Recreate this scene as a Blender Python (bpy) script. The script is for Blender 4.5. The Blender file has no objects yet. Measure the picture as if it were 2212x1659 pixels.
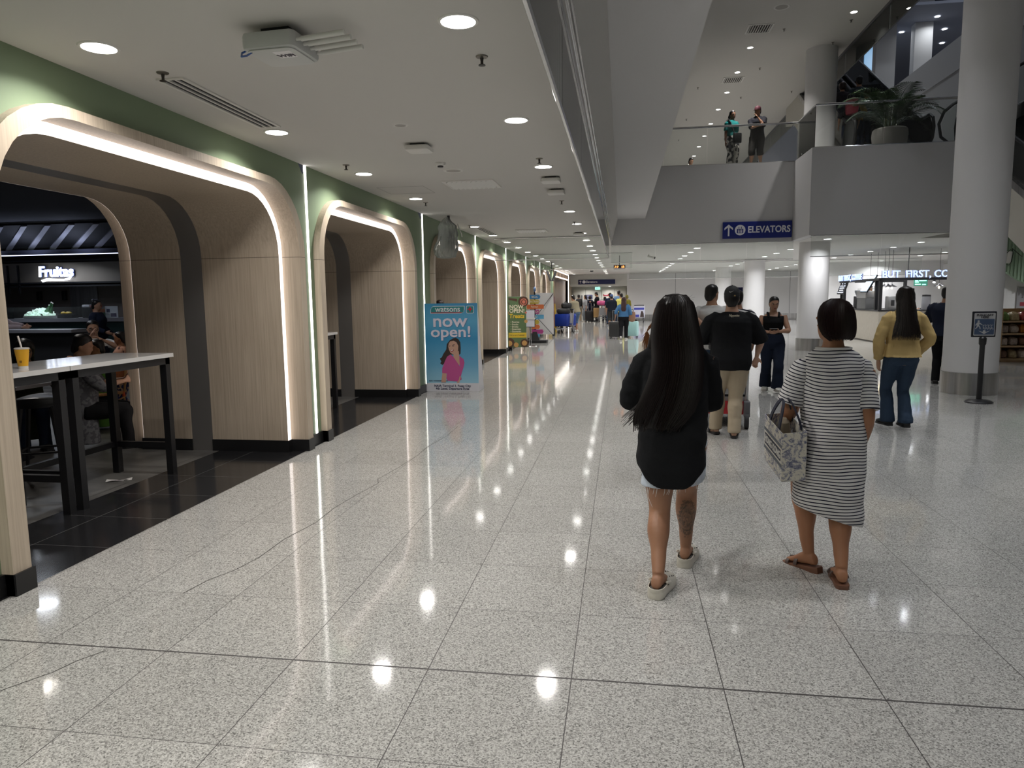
import bpy, bmesh, math, random
import numpy as np
from mathutils import Vector as V, Matrix as MX, noise as NZ

SC = bpy.context.scene
C = SC.collection
RNG = random.Random(7)
PI = math.pi

# ---------------------------------------------------------------- camera, world, exposure
CAM_H = 1.5435
F_PX, YAW, PITCH, ROLL = 1536.4, .15299, -.12114, -.01288
def make_camera():
    cy, sy = math.cos(YAW), math.sin(YAW)
    f = V((-sy*math.cos(PITCH), cy*math.cos(PITCH), math.sin(PITCH)))
    r0 = V((cy, sy, 0)); u0 = r0.cross(f)
    r = math.cos(ROLL)*r0 + math.sin(ROLL)*u0
    u = -math.sin(ROLL)*r0 + math.cos(ROLL)*u0
    cd = bpy.data.cameras.new('camera'); cd.sensor_fit = 'HORIZONTAL'; cd.sensor_width = 36
    cd.lens = F_PX*36/2212; cd.clip_start = .05; cd.clip_end = 200
    co = bpy.data.objects.new('camera', cd); C.objects.link(co)
    m = MX.Identity(4)
    for k in range(3):
        m[k][0], m[k][1], m[k][2] = r[k], u[k], -f[k]
    m[0][3], m[1][3], m[2][3] = 0, 0, CAM_H
    co.matrix_world = m
    SC.camera = co
make_camera()

W = bpy.data.worlds.new('hall_ambient'); SC.world = W; W.use_nodes = True
W.node_tree.nodes['Background'].inputs[0].default_value = (.80, .86, 1.0, 1)
W.node_tree.nodes['Background'].inputs[1].default_value = .04
SC.view_settings.view_transform = 'Standard'; SC.view_settings.look = 'None'
SC.view_settings.gamma = 1; SC.view_settings.use_curve_mapping = False
SC.view_settings.exposure = 0.18
SC.cycles.use_denoising = True
SC.cycles.caustics_reflective = False; SC.cycles.caustics_refractive = False
SC.cycles.max_bounces = 7; SC.cycles.diffuse_bounces = 4; SC.cycles.glossy_bounces = 3
SC.cycles.transparent_max_bounces = 40; SC.cycles.sample_clamp_indirect = 4
LAMP_W = 15.0        # power of one ceiling downlight

# ---------------------------------------------------------------- object helpers
def tag(o, label=None, cat=None, group=None, kind=None):
    if label: o['label'] = label
    if cat: o['category'] = cat
    if group: o['group'] = group
    if kind: o['kind'] = kind
    return o
def thing(name, label, cat, loc=(0, 0, 0), rz=0, group=None):
    o = bpy.data.objects.new(name, None); C.objects.link(o)
    o.empty_display_size = .1
    o.location = loc; o.rotation_euler = (0, 0, rz)
    return tag(o, label, cat, group)
def dup(root, loc=None, rz=None, label=None, group=None):
    r = root.copy(); C.objects.link(r)
    if loc is not None: r.location = loc
    if rz is not None: r.rotation_euler = (0, 0, rz)
    if label: r['label'] = label
    if group: r['group'] = group
    for ch in list(root.children):
        c = ch.copy(); C.objects.link(c); c.parent = r
        for g in ch.children:
            d = g.copy(); C.objects.link(d); d.parent = c
    return r

# ---------------------------------------------------------------- materials
MATS = {}
def nd(nt, typ, **kw):
    n = nt.nodes.new(typ)
    for k, v in kw.items():
        if k.startswith('_'): setattr(n, k[1:], v)
        else: n.inputs[k.replace('__', ' ')].default_value = v
    return n
def mat(name, col=(.8, .8, .8), rough=.5, metal=0, spec=.5, emit=None, es=0, noise=None, bump=None, coat=0):
    """plain principled; noise=(scale, amount) varies the colour, bump=(scale, strength)"""
    if name in MATS: return MATS[name]
    m = bpy.data.materials.new(name); m.use_nodes = True
    nt = m.node_tree; b = nt.nodes['Principled BSDF']
    b.inputs['Base Color'].default_value = (*col, 1); b.inputs['Roughness'].default_value = rough
    b.inputs['Metallic'].default_value = metal; b.inputs['Specular IOR Level'].default_value = spec
    b.inputs['Coat Weight'].default_value = coat
    if emit: b.inputs['Emission Color'].default_value = (*emit, 1); b.inputs['Emission Strength'].default_value = es
    tc = None
    if noise or bump:
        tc = nd(nt, 'ShaderNodeTexCoord')
    if noise:
        n = nd(nt, 'ShaderNodeTexNoise', Scale=noise[0], Detail=5.0)
        nt.links.new(tc.outputs['Object'], n.inputs['Vector'])
        mx = nd(nt, 'ShaderNodeMix', _data_type='RGBA')
        a = noise[1]
        mx.inputs[6].default_value = (*[c*(1-a) for c in col], 1); mx.inputs[7].default_value = (*[min(1, c*(1+a)) for c in col], 1)
        nt.links.new(n.outputs['Fac'], mx.inputs[0]); nt.links.new(mx.outputs[2], b.inputs['Base Color'])
    if bump:
        n = nd(nt, 'ShaderNodeTexNoise', Scale=bump[0], Detail=3.0)
        nt.links.new(tc.outputs['Object'], n.inputs['Vector'])
        bp = nd(nt, 'ShaderNodeBump', Strength=bump[1], Distance=.01)
        nt.links.new(n.outputs['Fac'], bp.inputs['Height']); nt.links.new(bp.outputs[0], b.inputs['Normal'])
    MATS[name] = m
    return m
def emis(name, col, s):
    return mat(name, (.8, .8, .8), .4, emit=col, es=s)
def math_n(nt, op, a, b=None):
    n = nt.nodes.new('ShaderNodeMath'); n.operation = op
    for i, x in enumerate((a, b)):
        if x is None: continue
        if isinstance(x, (int, float)): n.inputs[i].default_value = x
        else: nt.links.new(x, n.inputs[i])
    return n.outputs[0]
def ramp(nt, fac, stops):
    r = nt.nodes.new('ShaderNodeValToRGB'); e = r.color_ramp.elements
    while len(e) < len(stops): e.new(.5)
    for k, (p, c) in enumerate(stops):
        e[k].position = p; e[k].color = (*c, 1)
    nt.links.new(fac, r.inputs[0]); return r.outputs[0]
def glass_mat(name, tint=(.93, .96, .94), ior=1.45, veil=.05, rough=.0):
    if name in MATS: return MATS[name]
    m = bpy.data.materials.new(name); m.use_nodes = True; nt = m.node_tree; nt.nodes.clear()
    out = nd(nt, 'ShaderNodeOutputMaterial'); t = nd(nt, 'ShaderNodeBsdfTransparent'); t.inputs[0].default_value = (*tint, 1)
    g = nd(nt, 'ShaderNodeBsdfGlossy'); g.inputs['Roughness'].default_value = rough
    d = nd(nt, 'ShaderNodeBsdfDiffuse'); d.inputs[0].default_value = (.75, .8, .78, 1)
    fr = nd(nt, 'ShaderNodeFresnel', IOR=ior)
    m1 = nd(nt, 'ShaderNodeMixShader'); m2 = nd(nt, 'ShaderNodeMixShader'); m2.inputs[0].default_value = veil
    nt.links.new(fr.outputs[0], m1.inputs[0]); nt.links.new(t.outputs[0], m1.inputs[1]); nt.links.new(g.outputs[0], m1.inputs[2])
    nt.links.new(m1.outputs[0], m2.inputs[1]); nt.links.new(d.outputs[0], m2.inputs[2]); nt.links.new(m2.outputs[0], out.inputs[0])
    MATS[name] = m; return m

# ---------------------------------------------------------------- mesh builder
class B:
    def __init__(s): s.v = []; s.f = []; s.mi = []; s.cur = 0
    def add(s, vs, fs):
        o = len(s.v); s.v += [tuple(x) for x in vs]
        for f in fs: s.f.append([o+i for i in f]); s.mi.append(s.cur)
        return s
    def m(s, k): s.cur = k; return s
    def box(s, x0, x1, y0, y1, z0, z1):
        x0, x1 = sorted((x0, x1)); y0, y1 = sorted((y0, y1)); z0, z1 = sorted((z0, z1))
        return s.add([(x0,y0,z0),(x1,y0,z0),(x1,y1,z0),(x0,y1,z0),(x0,y0,z1),(x1,y0,z1),(x1,y1,z1),(x0,y1,z1)],
                     [(3,2,1,0),(4,5,6,7),(0,1,5,4),(1,2,6,5),(2,3,7,6),(3,0,4,7)])
    def obox(s, c, sz, R=None):
        x, y, z = (q/2 for q in sz); R = R or MX.Identity(3); c = V(c)
        p = [c + R @ V(q) for q in ((-x,-y,-z),(x,-y,-z),(x,y,-z),(-x,y,-z),(-x,-y,z),(x,-y,z),(x,y,z),(-x,y,z))]
        return s.add(p, [(3,2,1,0),(4,5,6,7),(0,1,5,4),(1,2,6,5),(2,3,7,6),(3,0,4,7)])
    def rbox(s, x0, x1, y0, y1, z0, z1, r=.02, n=4):
        """box with vertical edges rounded and a small top/bottom bevel"""
        x0, x1 = sorted((x0, x1)); y0, y1 = sorted((y0, y1))
        def ring(ins, z):
            rr = max(r-ins, .0005); o = []
            for cx, cy, a0 in ((x1-r, y1-r, 0), (x0+r, y1-r, 90), (x0+r, y0+r, 180), (x1-r, y0+r, 270)):
                for k in range(n+1):
                    a = math.radians(a0+90*k/n); o.append((cx+rr*math.cos(a), cy+rr*math.sin(a), z))
            return o
        b = min(r*.6, (z1-z0)*.3)
        return s.rings([ring(b, z0), ring(b*.25, z0+b*.3), ring(0, z0+b), ring(0, z1-b), ring(b*.25, z1-b*.3), ring(b, z1)])
    def rings(s, R, cap=True, closed=True):
        n = len(R[0]); vs = [p for r in R for p in r]; fs = []
        for k in range(len(R)-1):
            for i in range(n if closed else n-1):
                j = (i+1) % n; fs.append((k*n+i, k*n+j, (k+1)*n+j, (k+1)*n+i))
        if cap and closed:
            fs.append(tuple(range(n))[::-1]); fs.append(tuple((len(R)-1)*n+i for i in range(n)))
        return s.add(vs, fs)
    def tube(s, pts, r, n=8, cap=True, flat=None):
        """round tube along points; r number or list; flat=(axis vec, ratio) squashes"""
        pts = [V(p) for p in pts]; N = len(pts)
        rr = r if isinstance(r, (list, tuple)) else [r]*N
        up = None; R = []
        for k in range(N):
            d = (pts[min(k+1, N-1)]-pts[max(k-1, 0)])
            d = d.normalized() if d.length > 1e-9 else V((0, 0, 1))
            if up is None:
                a = V((0, 0, 1)) if abs(d.z) < .9 else V((0, 1, 0))
                up = (a - d*a.dot(d)).normalized()
            else:
                up = (up - d*up.dot(d)); up = up.normalized() if up.length > 1e-6 else V((1, 0, 0))
            sd = d.cross(up)
            R.append([pts[k] + rr[k]*(math.cos(2*PI*i/n)*sd + math.sin(2*PI*i/n)*up) for i in range(n)])
        return s.rings(R, cap)
    def cyl(s, p0, p1, r0, r1=None, n=16): return s.tube([p0, p1], [r0, r0 if r1 is None else r1], n)
    def lathe(s, prof, c=(0, 0, 0), n=24, cap=True):
        return s.rings([[(c[0]+r*math.cos(2*PI*i/n), c[1]+r*math.sin(2*PI*i/n), c[2]+z) for i in range(n)] for r, z in prof], cap)
    def ell(s, c, r, n=12, m=8, R=None):
        c = V(c); out = []
        for k in range(m+1):
            t = PI*k/m; t = min(max(t, .03), PI-.03)
            out.append([c + ((R @ V(q)) if R else V(q)) for q in [(r[0]*math.sin(t)*math.cos(2*PI*i/n), r[1]*math.sin(t)*math.sin(2*PI*i/n), -r[2]*math.cos(t)) for i in range(n)]])
        return s.rings(out)
    def prism(s, poly, o, ux, uy, dep):
        """2-D polygon in the frame o + x*ux + y*uy, thickened by the vector dep"""
        o, ux, uy, dep = V(o), V(ux), V(uy), V(dep); n = len(poly)
        a = [o+ux*x+uy*y for x, y in poly]
        return s.add(a+[p+dep for p in a], [tuple(range(n))[::-1], tuple(range(n, 2*n))] + [(i, (i+1) % n, n+(i+1) % n, n+i) for i in range(n)])
    def obj(s, name, mats=None, parent=None, smooth=True, ang=35, loc=None, rot=None):
        me = bpy.data.meshes.new(name); me.from_pydata(s.v, [], s.f)
        if not isinstance(mats, (list, tuple)): mats = [mats]
        for q in mats:
            if q: me.materials.append(q)
        if len(mats) > 1: me.polygons.foreach_set('material_index', s.mi)
        bm = bmesh.new(); bm.from_mesh(me); bmesh.ops.recalc_face_normals(bm, faces=bm.faces); bm.to_mesh(me); bm.free()
        if smooth:
            me.polygons.foreach_set('use_smooth', [True]*len(me.polygons)); me.set_sharp_from_angle(angle=math.radians(ang))
        me.update()
        o = bpy.data.objects.new(name, me); C.objects.link(o)
        if parent: o.parent = parent
        if loc is not None: o.location = loc
        if rot is not None: o.rotation_euler = rot
        return o
def struct(name, b, m, smooth=False, label=None, cat=None):
    o = b.obj(name, m, None, smooth); o['kind'] = 'structure'
    return tag(o, label, cat)

TS = bpy.data.scenes.new('work'); TC = TS.collection
def evaluated(o, mods):
    """mesh of object o after the given modifiers"""
    TC.objects.link(o)
    for typ, kw in mods:
        md = o.modifiers.new('m', typ)
        for k, v in kw.items(): setattr(md, k, v)
    with bpy.context.temp_override(scene=TS, view_layer=TS.view_layers[0]):
        dg = bpy.context.evaluated_depsgraph_get()
        me = bpy.data.meshes.new_from_object(o.evaluated_get(dg))
    TC.objects.unlink(o)
    return me
def text(s, size, name, m, parent=None, loc=(0, 0, 0), rot=(PI/2, 0, 0), bold=0, align='CENTER', ext=.002, shear=0, sx=1, space=1, lines=1, fit=None):
    cu = bpy.data.curves.new(name, 'FONT'); cu.body = s; cu.size = size; cu.align_x = align; cu.align_y = 'CENTER'
    cu.extrude = ext; cu.offset = bold*size; cu.shear = shear; cu.space_character = space; cu.space_line = lines; cu.resolution_u = 3
    o = bpy.data.objects.new(name, cu); me = evaluated(o, []); bpy.data.objects.remove(o); bpy.data.curves.remove(cu)
    me.materials.clear(); me.materials.append(m)
    o = bpy.data.objects.new(name, me); C.objects.link(o)
    if fit:
        xs = [v.co.x for v in me.vertices]; w = max(xs)-min(xs); sx = fit/w
        if align == 'CENTER': cx = (max(xs)+min(xs))/2; [setattr(v.co, 'x', v.co.x-cx) for v in me.vertices]
    o.location = loc; o.rotation_euler = rot; o.scale = (sx, 1, 1)
    if parent: o.parent = parent
    return o
def rrect(w, h, r, n=6, cx=0, cy=0):
    o = []
    for sx, sy, a0 in ((1, 1, 0), (-1, 1, 90), (-1, -1, 180), (1, -1, 270)):
        for k in range(n+1):
            a = math.radians(a0+90*k/n); o.append((cx+sx*(w/2-r)+r*math.cos(a), cy+sy*(h/2-r)+r*math.sin(a)))
    return o
def circ(r, n=24, cx=0, cy=0): return [(cx+r*math.cos(2*PI*i/n), cy+r*math.sin(2*PI*i/n)) for i in range(n)]
def lerp(a, b, t): return a+(b-a)*t
# ---------------------------------------------------------------- surface materials
def floor_mat():
    m = bpy.data.materials.new('granite_tiles'); m.use_nodes = True; nt = m.node_tree; b = nt.nodes['Principled BSDF']
    tc = nd(nt, 'ShaderNodeTexCoord'); sx = nd(nt, 'ShaderNodeSeparateXYZ'); L = nt.links.new
    L(tc.outputs['Object'], sx.inputs[0]); X, Y = sx.outputs[0], sx.outputs[1]
    vo = nd(nt, 'ShaderNodeTexVoronoi', Scale=205.0); L(tc.outputs['Object'], vo.inputs['Vector'])
    bw = nd(nt, 'ShaderNodeSeparateColor'); L(vo.outputs['Color'], bw.inputs[0])
    n1 = nd(nt, 'ShaderNodeTexNoise', Scale=75.0, Detail=3.0); L(tc.outputs['Object'], n1.inputs['Vector'])
    s = math_n(nt, 'ADD', math_n(nt, 'MULTIPLY', bw.outputs[0], .72), math_n(nt, 'MULTIPLY', n1.outputs[0], .38))
    speck = ramp(nt, s, [(.12, (.10, .098, .095)), (.34, (.30, .295, .28)), (.62, (.44, .432, .41)), (.95, (.60, .59, .565))])
    def cell(v, off, size):
        t = math_n(nt, 'DIVIDE', math_n(nt, 'SUBTRACT', v, off), size)
        return math_n(nt, 'ABSOLUTE', math_n(nt, 'SUBTRACT', t, math_n(nt, 'ROUND', t))), math_n(nt, 'FLOOR', t)
    dx, ix = cell(X, -.1924, .6); dy, iy = cell(Y, 2.7302, .5933)
    g1 = math_n(nt, 'LESS_THAN', dx, .0033); g2 = math_n(nt, 'LESS_THAN', dy, .0026)
    g3 = math_n(nt, 'LESS_THAN', math_n(nt, 'ABSOLUTE', math_n(nt, 'SUBTRACT', Y, 2.7302)), .0052)
    g = math_n(nt, 'MAXIMUM', math_n(nt, 'MAXIMUM', g1, g2), g3)
    cb = nd(nt, 'ShaderNodeCombineXYZ'); L(ix, cb.inputs[0]); L(iy, cb.inputs[1])
    wn = nd(nt, 'ShaderNodeTexWhiteNoise'); L(cb.outputs[0], wn.inputs['Vector'])
    tv = math_n(nt, 'ADD', math_n(nt, 'MULTIPLY', wn.outputs['Value'], .10), .94)
    mt = nd(nt, 'ShaderNodeMix', _data_type='RGBA', _blend_type='MULTIPLY'); mt.inputs[0].default_value = 1
    L(speck, mt.inputs[6]); cc = nd(nt, 'ShaderNodeCombineColor'); [L(tv, cc.inputs[k]) for k in range(3)]; L(cc.outputs[0], mt.inputs[7])
    mg = nd(nt, 'ShaderNodeMix', _data_type='RGBA'); L(g, mg.inputs[0]); L(mt.outputs[2], mg.inputs[6]); mg.inputs[7].default_value = (.045, .04, .04, 1)
    L(mg.outputs[2], b.inputs['Base Color'])
    L(math_n(nt, 'ADD', math_n(nt, 'MULTIPLY', g, .5), .07), b.inputs['Roughness'])
    b.inputs['Specular IOR Level'].default_value = .62
    n2 = nd(nt, 'ShaderNodeTexNoise', Scale=2.2, Detail=1.0); L(tc.outputs['Object'], n2.inputs['Vector'])
    bp = nd(nt, 'ShaderNodeBump', Strength=.045, Distance=.02); L(n2.outputs[0], bp.inputs['Height']); L(bp.outputs[0], b.inputs['Normal'])
    return m
def black_tile_mat():
    m = bpy.data.materials.new('black_granite'); m.use_nodes = True; nt = m.node_tree; b = nt.nodes['Principled BSDF']; L = nt.links.new
    tc = nd(nt, 'ShaderNodeTexCoord'); sx = nd(nt, 'ShaderNodeSeparateXYZ'); L(tc.outputs['Object'], sx.inputs[0])
    def line(v, off, size, w):
        t = math_n(nt, 'DIVIDE', math_n(nt, 'SUBTRACT', v, off), size)
        return math_n(nt, 'LESS_THAN', math_n(nt, 'ABSOLUTE', math_n(nt, 'SUBTRACT', t, math_n(nt, 'ROUND', t))), w)
    g = math_n(nt, 'MAXIMUM', line(sx.outputs[0], -3.745, 5.0, .0006), line(sx.outputs[1], 2.7302, .5933, .0035))
    n = nd(nt, 'ShaderNodeTexNoise', Scale=160.0, Detail=2.0); L(tc.outputs['Object'], n.inputs['Vector'])
    c = ramp(nt, n.outputs[0], [(.35, (.008, .008, .009)), (.7, (.03, .03, .032))])
    mg = nd(nt, 'ShaderNodeMix', _data_type='RGBA'); L(g, mg.inputs[0]); L(c, mg.inputs[6]); mg.inputs[7].default_value = (.12, .12, .12, 1)
    L(mg.outputs[2], b.inputs['Base Color']); b.inputs['Roughness'].default_value = .14
    return m
def concrete_tile_mat():
    m = bpy.data.materials.new('grey_concrete_tiles'); m.use_nodes = True; nt = m.node_tree; b = nt.nodes['Principled BSDF']; L = nt.links.new
    tc = nd(nt, 'ShaderNodeTexCoord'); n = nd(nt, 'ShaderNodeTexNoise', Scale=2.5, Detail=8.0, Roughness=.65); L(tc.outputs['Object'], n.inputs['Vector'])
    c = ramp(nt, n.outputs[0], [(.3, (.07, .068, .065)), (.7, (.17, .165, .155))])
    br = nd(nt, 'ShaderNodeTexBrick', Scale=1.0, Mortar__Size=.004, Brick__Width=1.2, Row__Height=.6); L(tc.outputs['Object'], br.inputs['Vector'])
    mg = nd(nt, 'ShaderNodeMix', _data_type='RGBA'); L(br.outputs['Fac'], mg.inputs[0]); L(c, mg.inputs[6]); mg.inputs[7].default_value = (.03, .03, .03, 1)
    L(mg.outputs[2], b.inputs['Base Color']); b.inputs['Roughness'].default_value = .35
    return m
def wood_mat(name, c0, c1, seam=None, rough=.45, sc=(60, 60, 1.6)):
    m = bpy.data.materials.new(name); m.use_nodes = True; nt = m.node_tree; b = nt.nodes['Principled BSDF']; L = nt.links.new
    tc = nd(nt, 'ShaderNodeTexCoord'); mp = nd(nt, 'ShaderNodeMapping'); mp.inputs['Scale'].default_value = sc; L(tc.outputs['Object'], mp.inputs[0])
    n = nd(nt, 'ShaderNodeTexNoise', Scale=1.0, Detail=6.0, Roughness=.6, Distortion=.15); L(mp.outputs[0], n.inputs['Vector'])
    n2 = nd(nt, 'ShaderNodeTexNoise', Scale=1.3, Detail=2.0); L(tc.outputs['Object'], n2.inputs['Vector'])
    f = math_n(nt, 'ADD', math_n(nt, 'MULTIPLY', n.outputs[0], .75), math_n(nt, 'MULTIPLY', n2.outputs[0], .25))
    c = ramp(nt, f, [(.3, c0), (.68, c1)])
    if seam:
        sx = nd(nt, 'ShaderNodeSeparateXYZ'); L(tc.outputs['Object'], sx.inputs[0])
        g = math_n(nt, 'LESS_THAN', math_n(nt, 'ABSOLUTE', math_n(nt, 'SUBTRACT', sx.outputs[2], seam)), .0028)
        mg = nd(nt, 'ShaderNodeMix', _data_type='RGBA'); L(g, mg.inputs[0]); L(c, mg.inputs[6]); mg.inputs[7].default_value = (c0[0]*.35, c0[1]*.35, c0[2]*.35, 1); c = mg.outputs[2]
    L(c, b.inputs['Base Color']); b.inputs['Roughness'].default_value = rough
    return m
M_FLOOR, M_BLK, M_CONC = floor_mat(), black_tile_mat(), concrete_tile_mat()
M_WOOD = wood_mat('pale_ash_laminate', (.40, .325, .245), (.59, .50, .395), seam=1.97)
M_OAK = wood_mat('oak_shelf_wood', (.36, .23, .12), (.55, .38, .22), sc=(2, 50, 50))
M_CEIL = mat('ceiling_paint', (.62, .605, .58), .85, spec=.2)
M_WHITE = mat('white_wall_paint', (.74, .73, .725), .7, spec=.3)
M_GREYW = mat('grey_wall_paint', (.60, .595, .60), .7, spec=.3)
M_GREEN = mat('sage_green_paint', (.215, .28, .18), .6, spec=.3, noise=(1.2, .06))
M_BASE = mat('black_baseboard', (.012, .012, .013), .3)
def steel_mat():
    m = bpy.data.materials.new('brushed_steel'); m.use_nodes = True; nt = m.node_tree; b = nt.nodes['Principled BSDF']; L = nt.links.new
    tc = nd(nt, 'ShaderNodeTexCoord'); mp = nd(nt, 'ShaderNodeMapping'); mp.inputs['Scale'].default_value = (14, 14, .5); L(tc.outputs['Object'], mp.inputs[0])
    n = nd(nt, 'ShaderNodeTexNoise', Scale=1.0, Detail=3.0); L(mp.outputs[0], n.inputs['Vector'])
    L(ramp(nt, n.outputs[0], [(.3, (.36, .35, .34)), (.7, (.62, .61, .60))]), b.inputs['Base Color'])
    b.inputs['Metallic'].default_value = 1; b.inputs['Roughness'].default_value = .3
    return m
M_STEEL = steel_mat()
M_CHROME = mat('polished_steel', (.72, .72, .73), .14, 1)
M_DSTEEL = mat('dark_steel_band', (.34, .325, .31), .45, .75)
M_LED = emis('led_warm_diffuser', (1, .88, .82), 1.5)
M_LEDW = emis('led_white_tube', (1, .95, .90), 4.0)
M_LAMP = emis('downlight_diffuser', (1, .97, .93), 14.0)
M_LAMPC = emis('downlight_diffuser_cool', (.92, .96, 1), 10.0)
M_GLASS = glass_mat('clear_glass', (.955, .97, .962), veil=.018)
M_BLACK = mat('black_metal', (.012, .012, .014), .4)
M_BLKP = mat('black_plastic', (.02, .02, .022), .35)
M_WPLA = mat('white_plastic', (.72, .71, .68), .4)
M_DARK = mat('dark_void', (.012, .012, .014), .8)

# ---------------------------------------------------------------- floors
struct('floor', B().box(-3.2, 18, -9, 52, -.1, 0), M_FLOOR)
struct('floor_border', B().box(-4.12, -3.2, -9, 52, -.1, 0), M_BLK)
struct('floor_food_court', B().box(-26, -4.12, -9, 52, -.1, 0), M_CONC)
def crack(pts, name):
    b = B(); N = len(pts)
    for k in range(N-1):
        (x0, y0), (x1, y1) = pts[k], pts[k+1]; w = .0032
        b.add([(x0-w, y0, .0006), (x0+w, y0, .0006), (x1+w, y1, .0006), (x1-w, y1, .0006)], [(0, 1, 2, 3)])
    return struct(name, b, mat('crack_dark', (.05, .045, .04), .8))  # cracks are thin dark ribbons laid just above the tiles
crack([(-2.30, 3.32), (-2.27, 3.50), (-2.20, 3.66), (-2.16, 3.86), (-2.16, 4.2), (-2.10, 4.55), (-2.11, 4.9), (-2.07, 5.3), (-2.02, 5.62), (-2.07, 5.75), (-2.02, 6.2), (-1.99, 6.7), (-2.0, 7.1), (-1.94, 7.7), (-1.95, 8.3)], 'floor_crack')
crack([(-2.55, 2.10), (-2.5, 2.25), (-2.45, 2.36), (-2.36, 2.5), (-2.33, 2.6), (-2.27, 2.7)], 'floor_crack')

# ---------------------------------------------------------------- ceilings, walls, bridge
ZC, Z2, ZU = 2.92, 4.93, 7.9
struct('ceiling', B().box(-3.24, -.28, -9, 19.76, ZC, ZC+.25).box(-3.24, 16, 19.99, 50, ZC, ZC+.25).box(-3.24, -.28, 19.76, 19.99, ZC, ZC+.25).box(4.62, 7.6, 18.26, 19.99, ZC, ZC+.25), M_CEIL)
struct('trim_1', B().add([(-.28, -9, ZC), (-.28, 19.76, ZC), (-.11, 19.76, 3.6), (-.11, -9, 3.6)], [(0, 1, 2, 3)]), M_CEIL)
struct('ceiling_beam', B().box(-.11, .62, -9, 19.76, 3.6, ZU+.2), M_GREYW)
struct('wall_bridge', B().box(-.28, 4.39, 19.76, 19.98, ZC, Z2).box(4.39, 4.6, 18.25, 19.98, ZC, Z2).box(4.39, 7.6, 18.03, 18.25, ZC, Z2), M_GREYW)
struct('floor_upper', B().box(-.11, 16, 19.98, 50, Z2-.25, Z2-.02).box(4.6, 7.6, 18.25, 19.98, Z2-.25, Z2-.02), M_FLOOR)
struct('ceiling_upper', B().box(.62, 5.78, -9, 46, ZU, ZU+.25), M_CEIL)
struct('trim_2', B().box(5.78, 5.84, -9, 46, ZU-.06, ZU+.5), mat('dark_edge_trim', (.16, .16, .17), .6))
struct('wall_upper_back', B().box(-.2, 9, 45, 45.2, Z2, ZU), M_WHITE)
struct('wall_far', B().box(.35, 16, 46, 46.2, 0, ZC), M_WHITE)
struct('trim_3', B().box(.35, 16, 45.955, 46, .03, .36), M_STEEL)
for k, x in enumerate((3.35, 6.4, 10.2)):
    struct('trim_4', B().box(x-.012, x+.012, 45.985, 46.0, .36, ZC), mat('seam_grey', (.3, .3, .3), .8))
struct('wall_lobby', B().box(-3.24, .35, 47.5, 47.7, 0, ZC).box(-3.24, .35, 46, 47.5, 2.18, ZC).box(.35, .5, 46.2, 47.5, 0, ZC), mat('lobby_paint', (.62, .62, .58), .6))
struct('wall_right', B().box(16, 16.2, -9, 50, 0, 9), M_WHITE)
# atrium beyond the bridge
M_LAV = mat('lavender_wall_paint', (.56, .56, .62), .7)
struct('wall_atrium', B().box(10, 10.25, 12, 30.5, Z2, 9.15).box(9.97, 10, 12, 30.5, 8.18, 8.2), M_GREYW)
struct('wall_atrium_back', B().box(5.84, 16, 33, 33.2, Z2, 9.75), M_LAV)
struct('pillar', B().box(9.85, 10.58, 31.2, 31.6, Z2, 14), M_WHITE)
struct('pillar', B().box(11.25, 11.9, 31.2, 31.6, Z2, 14), M_WHITE)
struct('ceiling_atrium', B().box(5.84, 18, 24, 44, 14, 14.2).box(5.84, 18, 29.4, 50, 11.95, 12.05), mat('blue_grey_ceiling', (.34, .36, .44), .8))
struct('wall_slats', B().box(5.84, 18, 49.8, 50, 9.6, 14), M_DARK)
b = B()
for k in range(30):
    x = 8+k*.34
    b.obox((x, 43.7, 11.2), (.10, .06, 4.2), MX.Rotation(math.radians(38), 3, 'Y'))
struct('trim_slats', b, mat('slat_grey', (.32, .32, .34), .5))
struct('window_1', B().box(9.95, 10.3, 32.9, 32.98, 9.8, 12.4), emis('blue_lit_window', (.25, .55, .9), .5))

# stainless-footed columns
def column(x, y, r, ztop, i):
    b = B().lathe([(r, .33), (r, ztop)], (x, y, 0), 48, True)
    o = struct('column', b, M_WHITE, True)
    q = B().lathe([(r+.012, .0), (r+.012, .33), (r-.01, .335)], (x, y, 0), 48, True).obj('steel_foot', M_STEEL, o)
    q['label'] = 'brushed steel foot band'
for i, (y, zt) in enumerate(((11.8, 13.5), (20.6, ZU), (29.4, ZC), (38.2, ZC))):
    column(5.29 if i == 0 else 5.17, y, .37 if i == 0 else .39, zt, i)
# right side: white wall and green ribbed escalator cladding behind the shelf
struct('wall_shop', B().box(9.2, 16, 20.6, 20.8, 0, ZC), M_WHITE)
b = B().prism([(9.3, 2.92), (12, 2.92), (12, .9), (10.10, 1.83), (9.62, 2.16), (9.3, 2.2)], (0, 20.3, 0), (1, 0, 0), (0, 0, 1), (0, .1, 0))
for k in range(24):
    x = 9.32+k*.085; b.box(x, x+.03, 20.27, 20.3, max(2.2-(x-9.6)*.7, 1.2) if x > 9.6 else 2.2, 2.92)
struct('trim_5', b, mat('pale_green_cladding', (.30, .42, .29), .6))

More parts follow.
